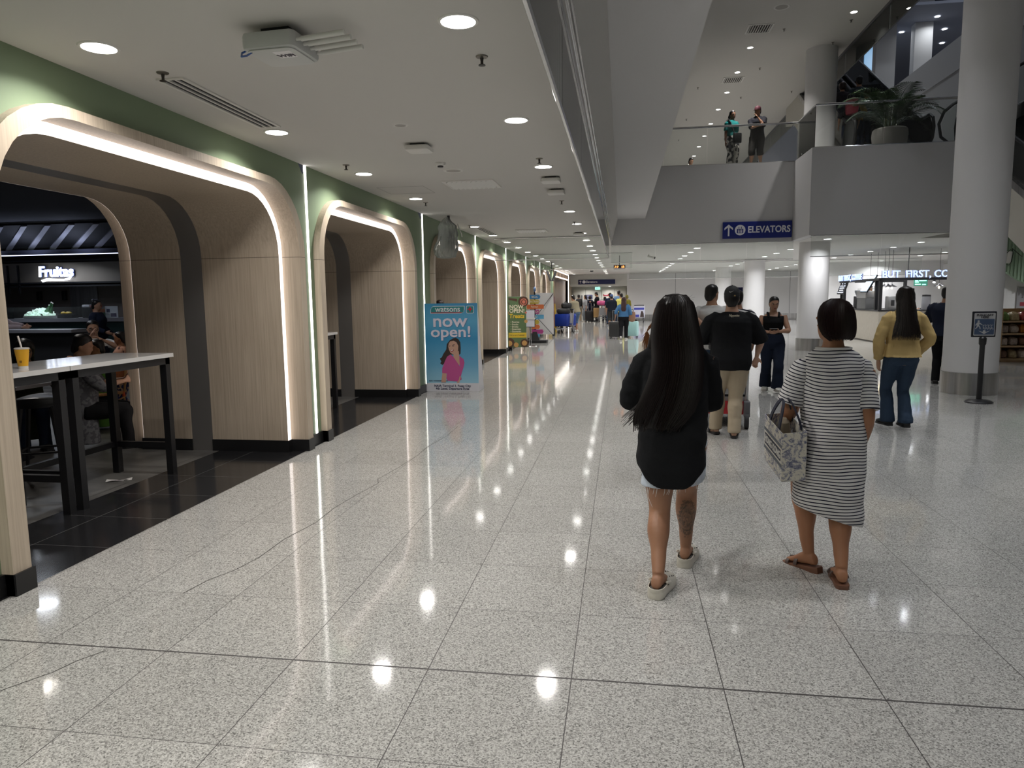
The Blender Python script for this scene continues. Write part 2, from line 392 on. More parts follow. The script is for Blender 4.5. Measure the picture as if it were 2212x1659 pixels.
# ---------------------------------------------------------------- wooden arch portals
XG, XF, XS, XE = -3.24, -3.17, -3.36, -4.98
def arch(y0, y1, zt, r, n=9):
    o = [(y0, 0.0)]
    for k in range(n+1):
        a = PI - PI/2*k/n; o.append((y0+r+r*math.cos(a), zt-r+r*math.sin(a)))
    for k in range(n+1):
        a = PI/2 - PI/2*k/n; o.append((y1-r+r*math.cos(a), zt-r+r*math.sin(a)))
    return o+[(y1, 0.0)]
def strip(b, pa, xa, pb, xb):
    n = len(pa)
    return b.add([(xa, y, z) for y, z in pa]+[(xb, y, z) for y, z in pb], [(i, i+1, n+i+1, n+i) for i in range(n-1)])
ARCH = [(3.17, 6.91), (7.27, 10.93), (11.95, 15.62), (16.12, 19.62), (20.55, 24.1), (24.75, 28.3), (28.9, 32.4)]
AL = ['nearest wooden archway, framing the bar table with the yellow cup', 'wooden archway just behind the nearest one, left of the blue poster stand',
      'wooden archway behind the blue poster stand and plastic wrapped unit', 'wooden archway between the blue poster and the green treats banner',
      'wooden archway right behind the green treats banner', 'wooden archway behind the colourful direction signpost', 'wooden archway farthest down the left wall, past the white banner back']
EDGE = [-9, 7.09, 11.44, 15.87, 20.1, 24.42, 28.6, 32.7]
b = B()
for i, (y0, y1) in enumerate(ARCH):
    P = arch(y0+.03, y1-.03, 2.64, .64); e0, e1 = EDGE[i], EDGE[i+1]; n = 9; Q = []
    yc0, yc1 = y0+.67, y1-.67
    for k, (y, z) in enumerate(P):
        if k == 0: Q.append((e0, 0))
        elif k == len(P)-1: Q.append((e1, 0))
        else:
            t = (k-1)/n if k-1 <= n else 1-(k-2-n)/n; e, yc = (e0, yc0) if k-1 <= n else (e1, yc1)
            Q.append((e, lerp(2.0, ZC, t/.5)) if t <= .5 else (lerp(e, yc, (t-.5)/.5), ZC))
    strip(b, P, XG, Q, XG)
b.add([(XG, 32.7, 0), (XG, 34.6, 0), (XG, 34.6, ZC), (XG, 32.7, ZC)], [(0, 1, 2, 3)])
struct('wall_left', b, M_GREEN)
struct('wall_left_end', B().box(XG-.2, XG, 44.2, 50, 0, ZC), mat('bronze_panel', (.42, .33, .24), .35, .4))
bb = B()
for i in range(len(ARCH)):
    y1 = ARCH[i][1]; y2 = ARCH[i+1][0] if i+1 < len(ARCH) else 34.6
    bb.box(XG, XG+.02, y1, y2, 0, .12)
bb.box(XG, XG+.02, -9, ARCH[0][0], 0, .12)
struct('baseboard_left', bb, M_BASE)
for i, (y0, y1) in enumerate(ARCH):
    t = thing('wooden_archway', AL[i], 'archway', (XF, (y0+y1)/2, 0), 0, 'wooden arches along the left wall')
    c = (y0+y1)/2
    O = arch(y0-c, y1-c, 2.67, .67); I = arch(y0-c+.12, y1-c-.12, 2.605, .60); K = I; T = arch(y0-c+.19, y1-c-.19, 2.53, .54); K = arch(y0-c+.135, y1-c-.135, 2.59, .59)
    d = lambda x: x-XF
    b = B(); strip(b, O, d(XG)-.03, O, 0); strip(b, O, 0, I, 0); strip(b, I, 0, I, d(XS)); b.obj('rim', M_WOOD, t, True, 30)
    b = B(); strip(b, I, d(XS)+.001, T, d(XS)+.001); q = b.obj('light_cove', M_LED, t, True, 30); q['label'] = 'glowing light cove'
    b = B(); strip(b, T, d(XS), T, d(-4.19)); b.obj('lining', M_WOOD, t, True, 30)
    b = B(); strip(b, T, d(-4.19), T, d(-4.42)); q = b.obj('steel_band', M_DSTEEL, t, True, 30); q['label'] = 'dark steel band'
    b = B(); strip(b, T, d(-4.42), T, d(XE)); b.obj('lining', M_WOOD, t, True, 30)
    b = B(); strip(b, K, d(XE)-.001, T, d(XE)-.001); q = b.obj('light_cove', M_LED, t, True, 30); q['label'] = 'glowing light cove'
    b = B(); strip(b, K, d(XE), K, d(-5.15)); strip(b, K, d(-5.15), O, d(-5.15)); strip(b, O, d(-5.15), O, d(-5.1)); b.obj('rim', M_WOOD, t, True, 30)
    for s in (-1, 1):
        b = B(); hi, ht, ho, hk = (abs(I[0][0]), abs(T[0][0]), abs(O[0][0]), abs(K[0][0]))
        b.box(.012, d(XS)-.0, s*(hi-.014), s*(ho), 0, .12)
        b.box(d(XS)+.014, d(-4.19), s*(ht-.014), s*(ht+.15), 0, .12); b.box(d(-4.42), d(XE)-.012, s*(ht-.014), s*(ht+.15), 0, .12)
        b.box(d(XE), d(-5.16), s*(hk-.014), s*ho, 0, .05)
        q = b.obj('baseboard', M_BASE, t, False); q['label'] = 'black baseboard'
SL = ['between the nearest archway and the next one', 'beside the left edge of the blue poster', 'just right of the plastic wrapped unit', 'left of the green treats banner', 'behind the green treats banner', 'behind the colourful signpost']
for i, y in enumerate((7.14, 11.54, 15.86, 20.15, 24.45, 28.7)):
    b = B().box(-.004, .012, -.016, .016, .12, ZC)
    o = b.obj('light_strip', M_LEDW, None, False, loc=(XG, y, 0))
    tag(o, 'vertical white light strip on the green wall, '+SL[i], 'light strip', 'vertical light strips between the arches')

# smoke baffles of clear glass under the ceilings
def baffle(label, x0, y0, x1, y1, z0, z1, n):
    t = thing('glass_smoke_baffle', label, 'glass panel', (x0, y0, z1), 0, 'glass smoke baffles')
    d = V((x1-x0, y1-y0, 0)); L = d.length; d.normalize(); nrm = V((-d.y, d.x, 0))
    for k in range(n):
        a, e = L*k/n+.006, L*(k+1)/n-.006; p, q = d*a, d*e; h = z0-z1
        b = B(); w = nrm*.005
        b.add([p-w, q-w, q-w+V((0, 0, h)), p-w+V((0, 0, h)), p+w, q+w, q+w+V((0, 0, h)), p+w+V((0, 0, h))], [(0, 1, 2, 3), (7, 6, 5, 4), (0, 4, 5, 1), (1, 5, 6, 2), (2, 6, 7, 3), (3, 7, 4, 0)])
        b.obj('glass_pane', M_GLASS, t, False)
    b = B(); b.tube([(0, 0, -.012), d*L+V((0, 0, -.012))], .012, 6); b.tube([(0, 0, h), d*L+V((0, 0, h))], .012, 6)
    b.obj('metal_channel', M_CHROME, t)
baffle('long glass smoke baffle along the edge of the low ceiling', -.29, -3, -.29, 16.7, 2.43, 2.92, 12)
b = B()
for q in (.0, .05): b.box(-.292+q*.3, -.262+q*.3, -9, 19.7, 2.945+q, 2.965+q)
struct('trim_6', b, M_CHROME)
baffle('glass smoke baffle across the corridor under the low ceiling, left of the bridge', -2.95, 16.7, -.29, 16.7, 2.41, 2.92, 2)
baffle('glass smoke baffle across the corridor, the one farther away', -2.95, 23.5, .34, 23.5, 2.43, 2.92, 2)
baffle('glass smoke baffle hanging below the elevators sign bridge', -.29, 19.85, 4.45, 19.85, 2.45, 2.92, 4)
baffle('glass smoke baffle under the bridge corner beside the round column', 4.45, 18.1, 7.6, 18.1, 2.42, 2.92, 2)
baffle('low glass smoke baffle in front of the far white wall', .34, 31.3, 12, 31.3, 2.25, 2.92, 5)
baffle('glass smoke baffle along the edge of the upper ceiling', 5.80, 8, 5.80, 40, 7.29, 7.9, 10)

# glass balustrade of the bridge
def balustrade(label, pts, n):
    t = thing('glass_balustrade', label, 'balustrade', (pts[0][0], pts[0][1], Z2), 0)
    P = [V((x-pts[0][0], y-pts[0][1], 0)) for x, y in pts]
    for a, e, k in zip(P[:-1], P[1:], n):
        for q in range(k):
            p0, p1 = a.lerp(e, (q+.01)/k), a.lerp(e, (q+.99)/k); dn = (e-a).normalized(); w = V((-dn.y, dn.x, 0))*.006
            B().add([p0-w, p1-w, p1-w+V((0, 0, .96)), p0-w+V((0, 0, .96)), p0+w, p1+w, p1+w+V((0, 0, .96)), p0+w+V((0, 0, .96))], [(0, 1, 2, 3), (7, 6, 5, 4), (0, 4, 5, 1), (1, 5, 6, 2), (2, 6, 7, 3), (3, 7, 4, 0)]).obj('glass_pane', M_GLASS, t, False)
    b = B().tube([p+V((0, 0, .975)) for p in P], .028, 10)
    b.obj('handrail', M_CHROME, t)
    b = B(); b.tube([p+V((0, 0, .01)) for p in P], .02, 6); b.obj('base_channel', M_CHROME, t)
balustrade('glass balustrade with steel handrail along the upper bridge', [(-.05, 19.85), (4.46, 19.85), (4.46, 18.10), (7.5, 18.10)], (4, 1, 2))
# ---------------------------------------------------------------- downlights
ORD = 'first second third fourth fifth sixth seventh eighth ninth tenth eleventh twelfth thirteenth fourteenth fifteenth sixteenth seventeenth eighteenth nineteenth twentieth twenty-first twenty-second'.split()
def lamp(x, y, z, p, parent=None, r=.085, col=(1, .965, .925), spread=150, up=False):
    l = bpy.data.lights.new('downlight_or_fill_lamp', 'AREA'); l.shape = 'DISK'; l.size = 2*r; l.energy = p; l.color = col; l.spread = math.radians(spread)
    o = bpy.data.objects.new('downlight_or_fill_lamp', l); C.objects.link(o); o.location = (x, y, z)
    if up: o.rotation_euler = (PI, 0, 0)
    if parent: o.parent = parent
    return o
PROTO = {}
def downlight(x, y, z, label, group, p, r=.085, col=(1, .965, .925), cool=False, spread=150):
    t = thing('ceiling_downlight', label, 'ceiling light', (x, y, z), 0, group)
    if (r, cool) not in PROTO:
        a = B().lathe([(r+.002, -.001), (r+.003, -.007), (r+.017, -.006), (r+.02, 0)], n=28, cap=False).obj('trim_ring', M_WPLA, t)
        b = B().lathe([(.001, -.0015), (r+.002, -.0015)], n=28, cap=False).obj('diffuser', M_LAMPC if cool else M_LAMP, t)
        PROTO[(r, cool)] = (a, b)
    else:
        for q in PROTO[(r, cool)]:
            c = q.copy(); C.objects.link(c); c.parent = t
    lamp(0, 0, -.004, p, t, r, col, spread)
G1, G2 = 'downlights beside the green wall', 'downlights along the glass edge of the low ceiling'
ys = [3.67+2.035*k for k in range(21)]
for k, y in enumerate(ys):
    if k != 4:
        downlight(-2.81-.004*k, y, ZC, f'round downlight beside the green wall, {ORD[k]} of its row from the camera', G1, LAMP_W, spread=142)
    if k not in (3,):
        downlight(-.815-.006*min(k, 12), y, ZC, f'round downlight by the low ceiling glass edge, {ORD[k]} of its row from the camera', G2, LAMP_W, spread=142)
for y in (-8.5, -6.5, -4.46, -2.43, -.4, 1.64):
    lamp(-2.8, y, ZC-.004, LAMP_W); lamp(-.81, y, ZC-.004, LAMP_W)
NAMES = {2.2: 'leftmost row', 5.2: 'row in line with the columns', 8.2: 'row in front of the coffee bar', 11.2: 'row above the coffee bar'}
for x, y0, n in ((2.2, 21.9, 11), (5.2, 23.55, 10), (8.2, 21.5, 11), (11.2, 23.2, 10)):
    for k in range(n):
        downlight(x, y0+2.06*k, ZC, f'round downlight under the bridge, {NAMES[x]}, {ORD[k]} from the front', 'downlights in the hall under the bridge', 34.0, col=(.96, .97, 1), cool=True)
downlight(5.19, 19.45, ZC, 'round downlight just in front of the column top under the bridge corner', 'downlights in the hall under the bridge', 26, col=(.96, .97, 1), cool=True)
for k in range(10):
    downlight(3.27, 20.1+2.08*k, ZU, f'small bright spotlight in the high upper ceiling, {ORD[k]} of its row from the front', 'spotlights in the upper ceiling', 30, .07, (1, .97, .93), spread=110)
downlight(5.2, 20.1-2.0, ZU, 'small spotlight in the high ceiling beside the round column top', 'spotlights in the upper ceiling', 30, .07, (1, .97, .93), spread=110)
for y in (-5, -1, 3.5, 5.6, 7.7, 9.7, 11.8, 13.9, 16.0, 18.0):
    lamp(3.27, y, ZU-.004, (19 if y < 10.5 else 9) if y < 15 else 2, None, .07, (.95, .97, 1), 80)
for y in (2, 8, 13, 16):
    lamp(5.25, y, ZU-.004, 19 if y < 12 else 6, None, .07, (.95, .97, 1), 80)
for k, (x, y) in enumerate(((11.09, 32.18), (11.82, 30.67), (12.67, 32.13), (13.28, 33.84))):
    downlight(x, y, 11.94, ('small spotlight seen between the tall white pillars, ' + ('left of the wide pillar', 'uppermost right of the pillars', 'middle one right of the pillars', 'lowest one right of the pillars')[k]), 'spotlights behind the tall pillars', 9, .09, (.9, .95, 1), True)
for x, y in ((8, 22), (8, 28), (12.5, 27), (7.5, 14)):
    lamp(x, y, 13.9, 34, None, .3, (.86, .92, 1), 160)  # unseen high lamps added to brighten the atrium and pillars
for y in (2, 8, 13):
    lamp(11.5, y, 8.8, 14, None, .2, (1, .97, .94), 150)
downlight(-.75, 46.75, 2.165, 'single warm downlight in the recess before the far lobby doors', 'downlights in the lobby recess', 14)
lamp(-2.2, 46.75, 2.16, 12)
struct('ceiling_shop', B().box(9, 16, -9, 20, 8.85, 9.0), M_CEIL)
lamp(11.5, 18.4, 2.9, 40, None, .15, (.95, .98, 1))

# ---------------------------------------------------------------- sprinklers, vents, detectors
def sprinkler(x, y, z, label):
    t = thing('sprinkler_head', label, 'sprinkler', (x, y, z), 0, 'fire sprinklers')
    if 'spr' not in PROTO:
        a = B().lathe([(.004, 0), (.036, 0), (.034, -.006), (.012, -.010), (.004, -.010)], n=16).obj('escutcheon', mat('sprinkler_brass', (.25, .23, .20), .4, .8), t)
        b = B().lathe([(.002, -.009), (.011, -.010), (.008, -.03), (.009, -.045), (.02, -.047), (.021, -.051), (.002, -.053)], n=12).obj('nozzle', mat('sprinkler_dark', (.05, .045, .04), .4, .6), t)
        PROTO['spr'] = (a, b)
    else:
        for q in PROTO['spr']:
            c = q.copy(); C.objects.link(c); c.parent = t
for x, y, l in ((-2.75, 4.13, 'brown sprinkler head at the near end of the slot air vent'), (-.80, 4.21, 'sprinkler head behind the nearest pair of downlights, near the glass edge'),
                (-2.81, 7.2, 'sprinkler head in front of the green wall light strip nearest the camera'), (-.82, 7.3, 'sprinkler head in front of the pair of white access points'),
                (-2.80, 10.2, 'sprinkler head left of the plastic wrapped unit'), (-.86, 10.5, 'sprinkler head just behind the pair of white access points'), (-2.87, 13.55, 'sprinkler head just right of the plastic wrapped unit'), (-.87, 13.5, 'sprinkler head by the glass edge beside the fifth downlight')):
    sprinkler(x, y, ZC, l)
UPS = [(3.85, 18.9), (5.29, 18.6), (3.84, 21.9), (5.3, 20.1), (3.8, 24.9), (5.28, 24.5), (2.3, 23.5), (2.3, 27.5), (3.8, 28), (2.3, 31), (4.6, 31.5)]
UL = ['in front of the nearest upper spotlight', 'near the glass edge, left of the high column', 'right of the second upper spotlight', 'close to the top of the round column', 'right of the fourth upper spotlight',
      'above the man in the maroon cap', 'left of the third upper spotlight', 'left of the fifth upper spotlight', 'above the woman in the teal top', 'left of the sixth upper spotlight', 'right of the sixth upper spotlight']
for (x, y), l in zip(UPS, UL): sprinkler(x, y, ZU, 'sprinkler head in the high upper ceiling, '+l)
def square_vent(x, y, z, s, label, dirx=True):
    t = thing('air_diffuser', label, 'air vent', (x, y, z), 0, 'square ceiling air vents'); h = s/2; w = .045
    b = B().box(-h, h, -h, -h+w, -.014, 0).box(-h, h, h-w, h, -.014, 0).box(-h, -h+w, -h+w, h-w, -.014, 0).box(h-w, h, -h+w, h-w, -.014, 0)
    b.obj('frame', M_WPLA, t, False)
    B().box(-h+w, h-w, -h+w, h-w, .002, .0).obj('backing', M_DARK, t, False)
    n = 9; b = B(); R = MX.Rotation(math.radians(-32), 3, 'Y')
    for k in range(n):
        xx = -h+w+(s-2*w)*(k+.5)/n; b.obox((xx, 0, -.012), (.058, s-2*w, .003), R)
    b.obj('louvre', M_WPLA, t, False)
square_vent(-1.8, 8.7, ZC, .62, 'square louvred air vent in the low ceiling beyond the smoke detector')
square_vent(-1.85, 15.0, ZC, .62, 'square louvred air vent in the low ceiling, right of the plastic wrapped unit')
square_vent(3.25, 18.75, ZU, .6, 'square air vent in the upper ceiling in front of the nearest spotlight')
square_vent(3.25, 22.9, ZU, .6, 'square air vent in the upper ceiling between the spotlights, second from the front')
def slot_vent(x, y0, y1, label):
    t = thing('slot_air_vent', label, 'air vent', (x, y0, ZC), 0, 'slot air vents'); L = y1-y0
    B().box(-.085, .085, 0, L, -.001, -.0002).obj('backing', M_DARK, t, False)
    b = B()
    for k in range(4):
        q = -.081+k*.054; w = .012 if k in (0, 3) else .007; b.box(q-w, q+w, 0, L, -.010, -.001)
    b.box(-.09, .09, -.02, .0, -.010, -.001).box(-.09, .09, L, L+.02, -.010, -.001)
    b.obj('slot_bars', M_WPLA, t, False)
slot_vent(-2.775, 4.25, 5.5, 'long three-slot air vent in the ceiling before the nearest archway')
slot_vent(-2.78, 14.1, 15.7, 'long slot air vent right of the plastic wrapped unit')
def access_point(x, y, s, label, rz=0):
    t = thing('wireless_access_point', label, 'wireless router', (x, y, ZC), rz, 'white wireless access points')
    B().box(-s*.3, s*.3, -s*.3, s*.3, -.02, 0).obj('mount', M_BLKP, t, False)
    B().rbox(-s/2, s/2, -s/2, s/2, -.062, -.018, .03).obj('body', M_WPLA, t)
access_point(-1.81, 6.42, .22, 'white square access point alone in the middle of the low ceiling')
access_point(-.815, 8.45, .22, 'white access point by the glass edge, front one of the pair')
access_point(-.84, 9.4, .22, 'white access point by the glass edge, rear one of the pair')
access_point(-.92, 15.7, .24, 'white access point by the glass edge far down the ceiling')
t = thing('smoke_detector', 'white round smoke detector with a dark band behind the single access point', 'smoke detector', (-1.84, 7.31, ZC))
B().lathe([(.001, 0), (.056, 0), (.054, -.018), (.045, -.03), (.001, -.031)], n=24).obj('base', M_WPLA, t)
B().lathe([(.03, -.030), (.03, -.044), (.001, -.045)], n=20).obj('sensor', M_BLKP, t)
def speaker_disc(x, y, z, r, label):
    t = thing('ceiling_speaker', label, 'speaker', (x, y, z), 0, 'round ceiling speakers')
    B().lathe([(r*.8, -.006), (r, -.008), (r+.01, 0)], n=28, cap=False).obj('rim', M_WPLA, t)
    B().lathe([(.001, -.005), (r*.82, -.005)], n=28, cap=False).obj('grille', mat('grille_grey', (.40, .38, .36), .6), t)
speaker_disc(-1.81, 7.76, ZC, .10, 'round flush speaker just behind the smoke detector')
speaker_disc(-1.75, 5.68, ZC, .055, 'small round ceiling fitting in front of the single access point')
speaker_disc(3.5, 17.5, ZU, .17, 'round flush speaker in the upper ceiling, nearest the camera')
b = B()
for x0, x1, y0, y1 in ((-3.02, -2.42, 8.72, 8.726), (-3.02, -2.42, 9.3, 9.306), (-3.02, -3.014, 8.72, 9.3), (-2.426, -2.42, 8.72, 9.3)): b.box(x0, x1, y0, y1, ZC-.0015, ZC-.0002)
tag(b.obj('access_hatch', mat('hatch_joint', (.35, .34, .33), .8), None, False), 'thin square outline of a ceiling access hatch beside the green wall', 'access hatch')

# outdoor wireless box with four antennas
t = thing('antenna_router', 'grey ceiling box with four white rod antennas and a blue cable', 'wireless router', (-1.745, 3.64, ZC), math.radians(-4)); t.scale = (.86, .86, .86)
B().box(-.09, .09, -.07, .07, -.05, 0).obj('bracket', M_BLKP, t, False)
q = B().rbox(-.17, .17, -.17, .17, -.145, -.045, .04, 5).obj('housing', mat('router_grey', (.50, .51, .50), .45), t)
B().rbox(-.15, .15, -.15, .15, -.152, -.145, .04, 5).obj('cover_plate', mat('router_light', (.58, .585, .575), .5), t)
lb = B().box(.0, .11, -.11, -.0, -.1535, -.152).obj('label_plate', mat('label_white', (.8, .78, .80), .5), t, False)
text('WiFi', .055, 'lettering', mat('label_ink', (.08, .07, .09), .6), lb, (.055, -.04, -.1545), (PI, 0, 0), .02)
for k in range(4):
    y = -.125+k*.083
    b = B().cyl((.165, y, -.10), (.20, y, -.10), .010, n=8); b.cyl((.20, y, -.10), (.47, y, -.085), .0145, n=12)
    b.obj('antenna', mat('antenna_white', (.66, .66, .63), .45), t)
B().tube([(-.17, -.02, -.09), (-.21, -.03, -.10), (-.235, -.05, -.12), (-.22, -.08, -.15), (-.17, -.10, -.155), (-.12, -.13, -.15)], .006, 8).obj('cable', mat('cable_blue', (.03, .10, .35), .4), t)

# plastic wrapped unit hanging from the ceiling
t = thing('wrapped_ceiling_unit', 'ceiling mounted unit wrapped in clear wrinkled plastic bag', 'wrapped unit', (-2.90, 11.9, ZC))
B().cyl((.02, 0, -.16), (.02, 0, 0), .025, n=10).obj('mount_pole', M_BLKP, t)
b = B()
for z, rx, ry, ox in ((-.02, .03, .03, 0), (-.05, .06, .05, -.02), (-.11, .10, .08, -.01), (-.17, .15, .10, 0), (-.30, .17, .11, 0), (-.45, .185, .12, -.02), (-.56, .20, .12, -.05), (-.64, .18, .11, -.06), (-.695, .14, .09, -.04), (-.70, .05, .04, -.03)):
    pass
prof = [(-.03, .035, .03, 0), (-.07, .07, .05, -.02), (-.11, .10, .08, -.02), (-.17, .15, .10, 0), (-.30, .165, .11, 0), (-.45, .185, .12, -.015), (-.56, .205, .12, -.04), (-.64, .19, .11, -.05), (-.695, .15, .09, -.035), (-.71, .05, .04, -.03)]
RW = random.Random(3)
RG = []
for j in range(len(prof)*5-4):
    a, f = j//5, (j % 5)/5
    p = [lerp(u, w, f) for u, w in zip(prof[a], prof[min(a+1, len(prof)-1)])]
    ring = []
    for i in range(72):
        th = 2*PI*i/72; k = 1+.12*NZ.noise(V((math.cos(th)*2.2, math.sin(th)*2.2, p[0]*4)))+.10*NZ.noise(V((math.cos(th)*7+p[0]*9, math.sin(th)*7, p[0]*5)))+.05*NZ.noise(V((math.cos(th)*18, math.sin(th)*18+p[0]*14, p[0]*9)))
        ring.append((p[3]+p[1]*k*math.cos(th), p[2]*k*math.sin(th), p[0]))
    RG.append(ring)
b = B().rings(RG)
M_BAG = glass_mat('clear_plastic_film', (.80, .81, .80), 1.6, .26, .08)
b.obj('plastic_bag', M_BAG, t, True, 20)
B().rbox(-.13, .12, -.07, .07, -.58, -.22, .05).obj('inner_unit', mat('unit_grey', (.30, .30, .30), .4), t)
B().tube([(.17, .02, -.14), (.2, .0, -.22), (.24, -.01, -.30), (.25, -.01, -.36)], .008, 6).obj('tie_strip', mat('tie_white', (.6, .6, .58), .5), t)

# hanging digital clock
def seg_digit(b, ch, x, s):
    S = {'2': 'abged', '1': 'bc', '8': 'abcdefg'}[ch]; w, h, q = s*.5, s, s*.12
    P = {'a': (0, h/2, w, q), 'g': (0, 0, w, q), 'd': (0, -h/2, w, q), 'f': (-w/2, h/4, q, h/2), 'b': (w/2, h/4, q, h/2), 'e': (-w/2, -h/4, q, h/2), 'c': (w/2, -h/4, q, h/2)}
    for k in S:
        cx, cz, sx, sz = P[k]; b.box(x+cx-sx/2, x+cx+sx/2, -.042, -.036, cz-sz/2, cz+sz/2)
t = thing('digital_clock', 'black hanging digital clock with orange time digits', 'clock', (-.07, 25, 2.53))
B().rbox(-.20, .20, -.035, .035, -.068, .068, .01, 2).obj('case', M_BLKP, t)
b = B()
for ch, x in zip('2218', (-.135, -.06, .06, .135)): seg_digit(b, ch, x, .076)
q = b.obj('digits', emis('orange_led_digits', (1, .30, .05), 4.0), t, False); q['label'] = 'glowing orange digits'
B().cyl((0, 0, .06), (0, 0, .39), .01, n=8).obj('hanging_rod', M_BLKP, t)

# cameras and monitors on the ceiling
def dome_camera(x, y, z, r, label):
    t = thing('dome_camera', label, 'security camera', (x, y, z), 0, 'dome security cameras')
    B().lathe([(.002, 0), (r, 0), (r*.95, -.035), (.002, -.036)], n=20).obj('base', M_WPLA, t)
    B().lathe([(r*.75, -.035), (r*.7, -.07), (r*.4, -.1), (.004, -.11)], n=18).obj('dome', M_BLKP, t)
dome_camera(-.1, 33, ZC, .16, 'black dome camera under the low ceiling beneath the hanging clock')
dome_camera(-1.55, 38, ZC, .14, 'small dome camera above the far elevators sign')
t = thing('security_camera', 'white bullet camera on a short arm, right of the hanging clock', 'security camera', (.95, 24.5, ZC))
B().tube([(-.05, 0, 0), (-.05, 0, -.05), (.02, 0, -.09)], .014, 6).obj('arm', M_WPLA, t)
B().tube([(-.08, .02, -.07), (.13, -.05, -.13)], .04, 12).obj('body', M_WPLA, t)
B().tube([(.13, -.05, -.13), (.155, -.058, -.137)], .038, 12).obj('lens_hood', M_BLKP, t)
t = thing('hanging_monitor', 'pair of black display screens hanging back to back from the ceiling', 'monitor', (-2.75, 28.6, ZC))
B().cyl((0, 0, -.35), (0, 0, 0), .02, n=8).obj('pole', M_BLKP, t)
for s in (-1, 1): B().obox((s*.11, 0, -.55), (.05, .5, .42), MX.Rotation(s*.35, 3, 'Y')).obj('screen', M_BLKP, t, False)
# ---------------------------------------------------------------- blue poster stand
def P2(b, poly, y, dep=.0012): return b.prism(poly, (0, y, 0), (1, 0, 0), (0, 0, 1), (0, -dep, 0))
M_POST = None
def poster_blue():
    m = bpy.data.materials.new('blue_poster_print'); m.use_nodes = True; nt = m.node_tree; bs = nt.nodes['Principled BSDF']
    tc = nd(nt, 'ShaderNodeTexCoord'); sx = nd(nt, 'ShaderNodeSeparateXYZ'); nt.links.new(tc.outputs['Object'], sx.inputs[0])
    c = ramp(nt, math_n(nt, 'DIVIDE', sx.outputs[2], 1.46), [(.10, (.34, .62, .78)), (.30, (.16, .43, .66)), (.60, (.05, .30, .56)), (.80, (.12, .42, .66)), (1, (.06, .30, .55))])
    nt.links.new(c, bs.inputs['Base Color']); bs.inputs['Roughness'].default_value = .3
    return m
t = thing('poster_stand', 'blue watsons now open poster stand with laughing woman in pink shirt', 'poster stand', (-2.775, 11.48, 0))
w = .445
q = B().box(-w, w, 0, .012, .14, 1.46).obj('poster_panel', poster_blue(), t, False)
M_WH = mat('print_white', (.80, .80, .84), .5); M_INK = mat('print_navy', (.02, .025, .09), .5)
B().box(-w, w, 0, .012, 0, .14).obj('address_panel', mat('poster_white', (.72, .72, .78), .4), t, False)
b = B().prism([(0, 0), (.45, 0), (.012, 1.46), (0, 1.46)], (-w, .012, 0), (0, 1, 0), (0, 0, 1), (.006, 0, 0))
b.prism([(0, 0), (.45, 0), (.012, 1.46), (0, 1.46)], (w-.006, .012, 0), (0, 1, 0), (0, 0, 1), (.006, 0, 0))
b.prism([(.44, 0), (.45, 0), (.012, 1.46), (.004, 1.46)], (-w, .012, 0), (0, 1, 0), (0, 0, 1), (2*w, 0, 0))
b.obj('stand_sides', mat('board_white', (.70, .70, .74), .5), t, False)
fig = B(); F = []
TEAL, PRED = mat('print_teal', (.03, .25, .27), .4), mat('print_red', (.62, .03, .05), .4)
def art(name, m, polys, y):
    b = B()
    for p in polys: P2(b, p, y)
    return b.obj(name, m, q, False)
def leafbox(cx, cz, ww, hh, g):
    return [(cx-ww/2-g, cz-hh/2-g), (cx+ww/2-.05, cz-hh/2-g), (cx+ww/2-.012, cz-hh/2+.012-g*.5), (cx+ww/2+g, cz-hh/2+.055), (cx+ww/2+g, cz+hh/2+g), (cx-ww/2+.05, cz+hh/2+g), (cx-ww/2+.012, cz+hh/2-.012+g*.5), (cx-ww/2-g, cz+hh/2-.055)]
art('logo_outline', M_WH, [leafbox(-.055, 1.355, .56, .105, .009)], -.0005)
art('logo_field', TEAL, [leafbox(-.055, 1.355, .56, .105, 0)], -.0018)
art('logo_stripe', PRED, [[(-.335, 1.302), (.17, 1.302), (.19, 1.311), (-.335, 1.311)]], -.0031)
text('watsons', .128, 'brand_lettering', M_WH, q, (-.055, -.004, 1.362), bold=.012, fit=.42)
art('cross_frame', M_WH, [rrect(.124, .124, .02, 4, .325, 1.355)], -.0005); art('cross_field', TEAL, [rrect(.108, .108, .015, 4, .325, 1.355)], -.0018)
art('cross', PRED, [[(.325+x*.072, 1.36+y*.072) for x, y in ((-.16, .5), (.16, .5), (.16, .16), (.5, .16), (.5, -.16), (.16, -.16), (.16, -.5), (-.16, -.5), (-.16, -.16), (-.5, -.16), (-.5, .16), (-.16, .16))]], -.0031)
M_LIL = mat('print_lilac_white', (.78, .72, .84), .5); M_SH = mat('print_blue_shade', (.05, .17, .38), .5)
for tx, z, s, k in (('now', 1.165, .29, .58), ('open!', .985, .25, .67)):
    text(tx, s, 'headline_shade', M_SH, q, (-.005, -.002, z-.006), bold=.02, fit=k)
    text(tx, s, 'headline', M_LIL, q, (-.01, -.005, z), bold=.018, fit=k)
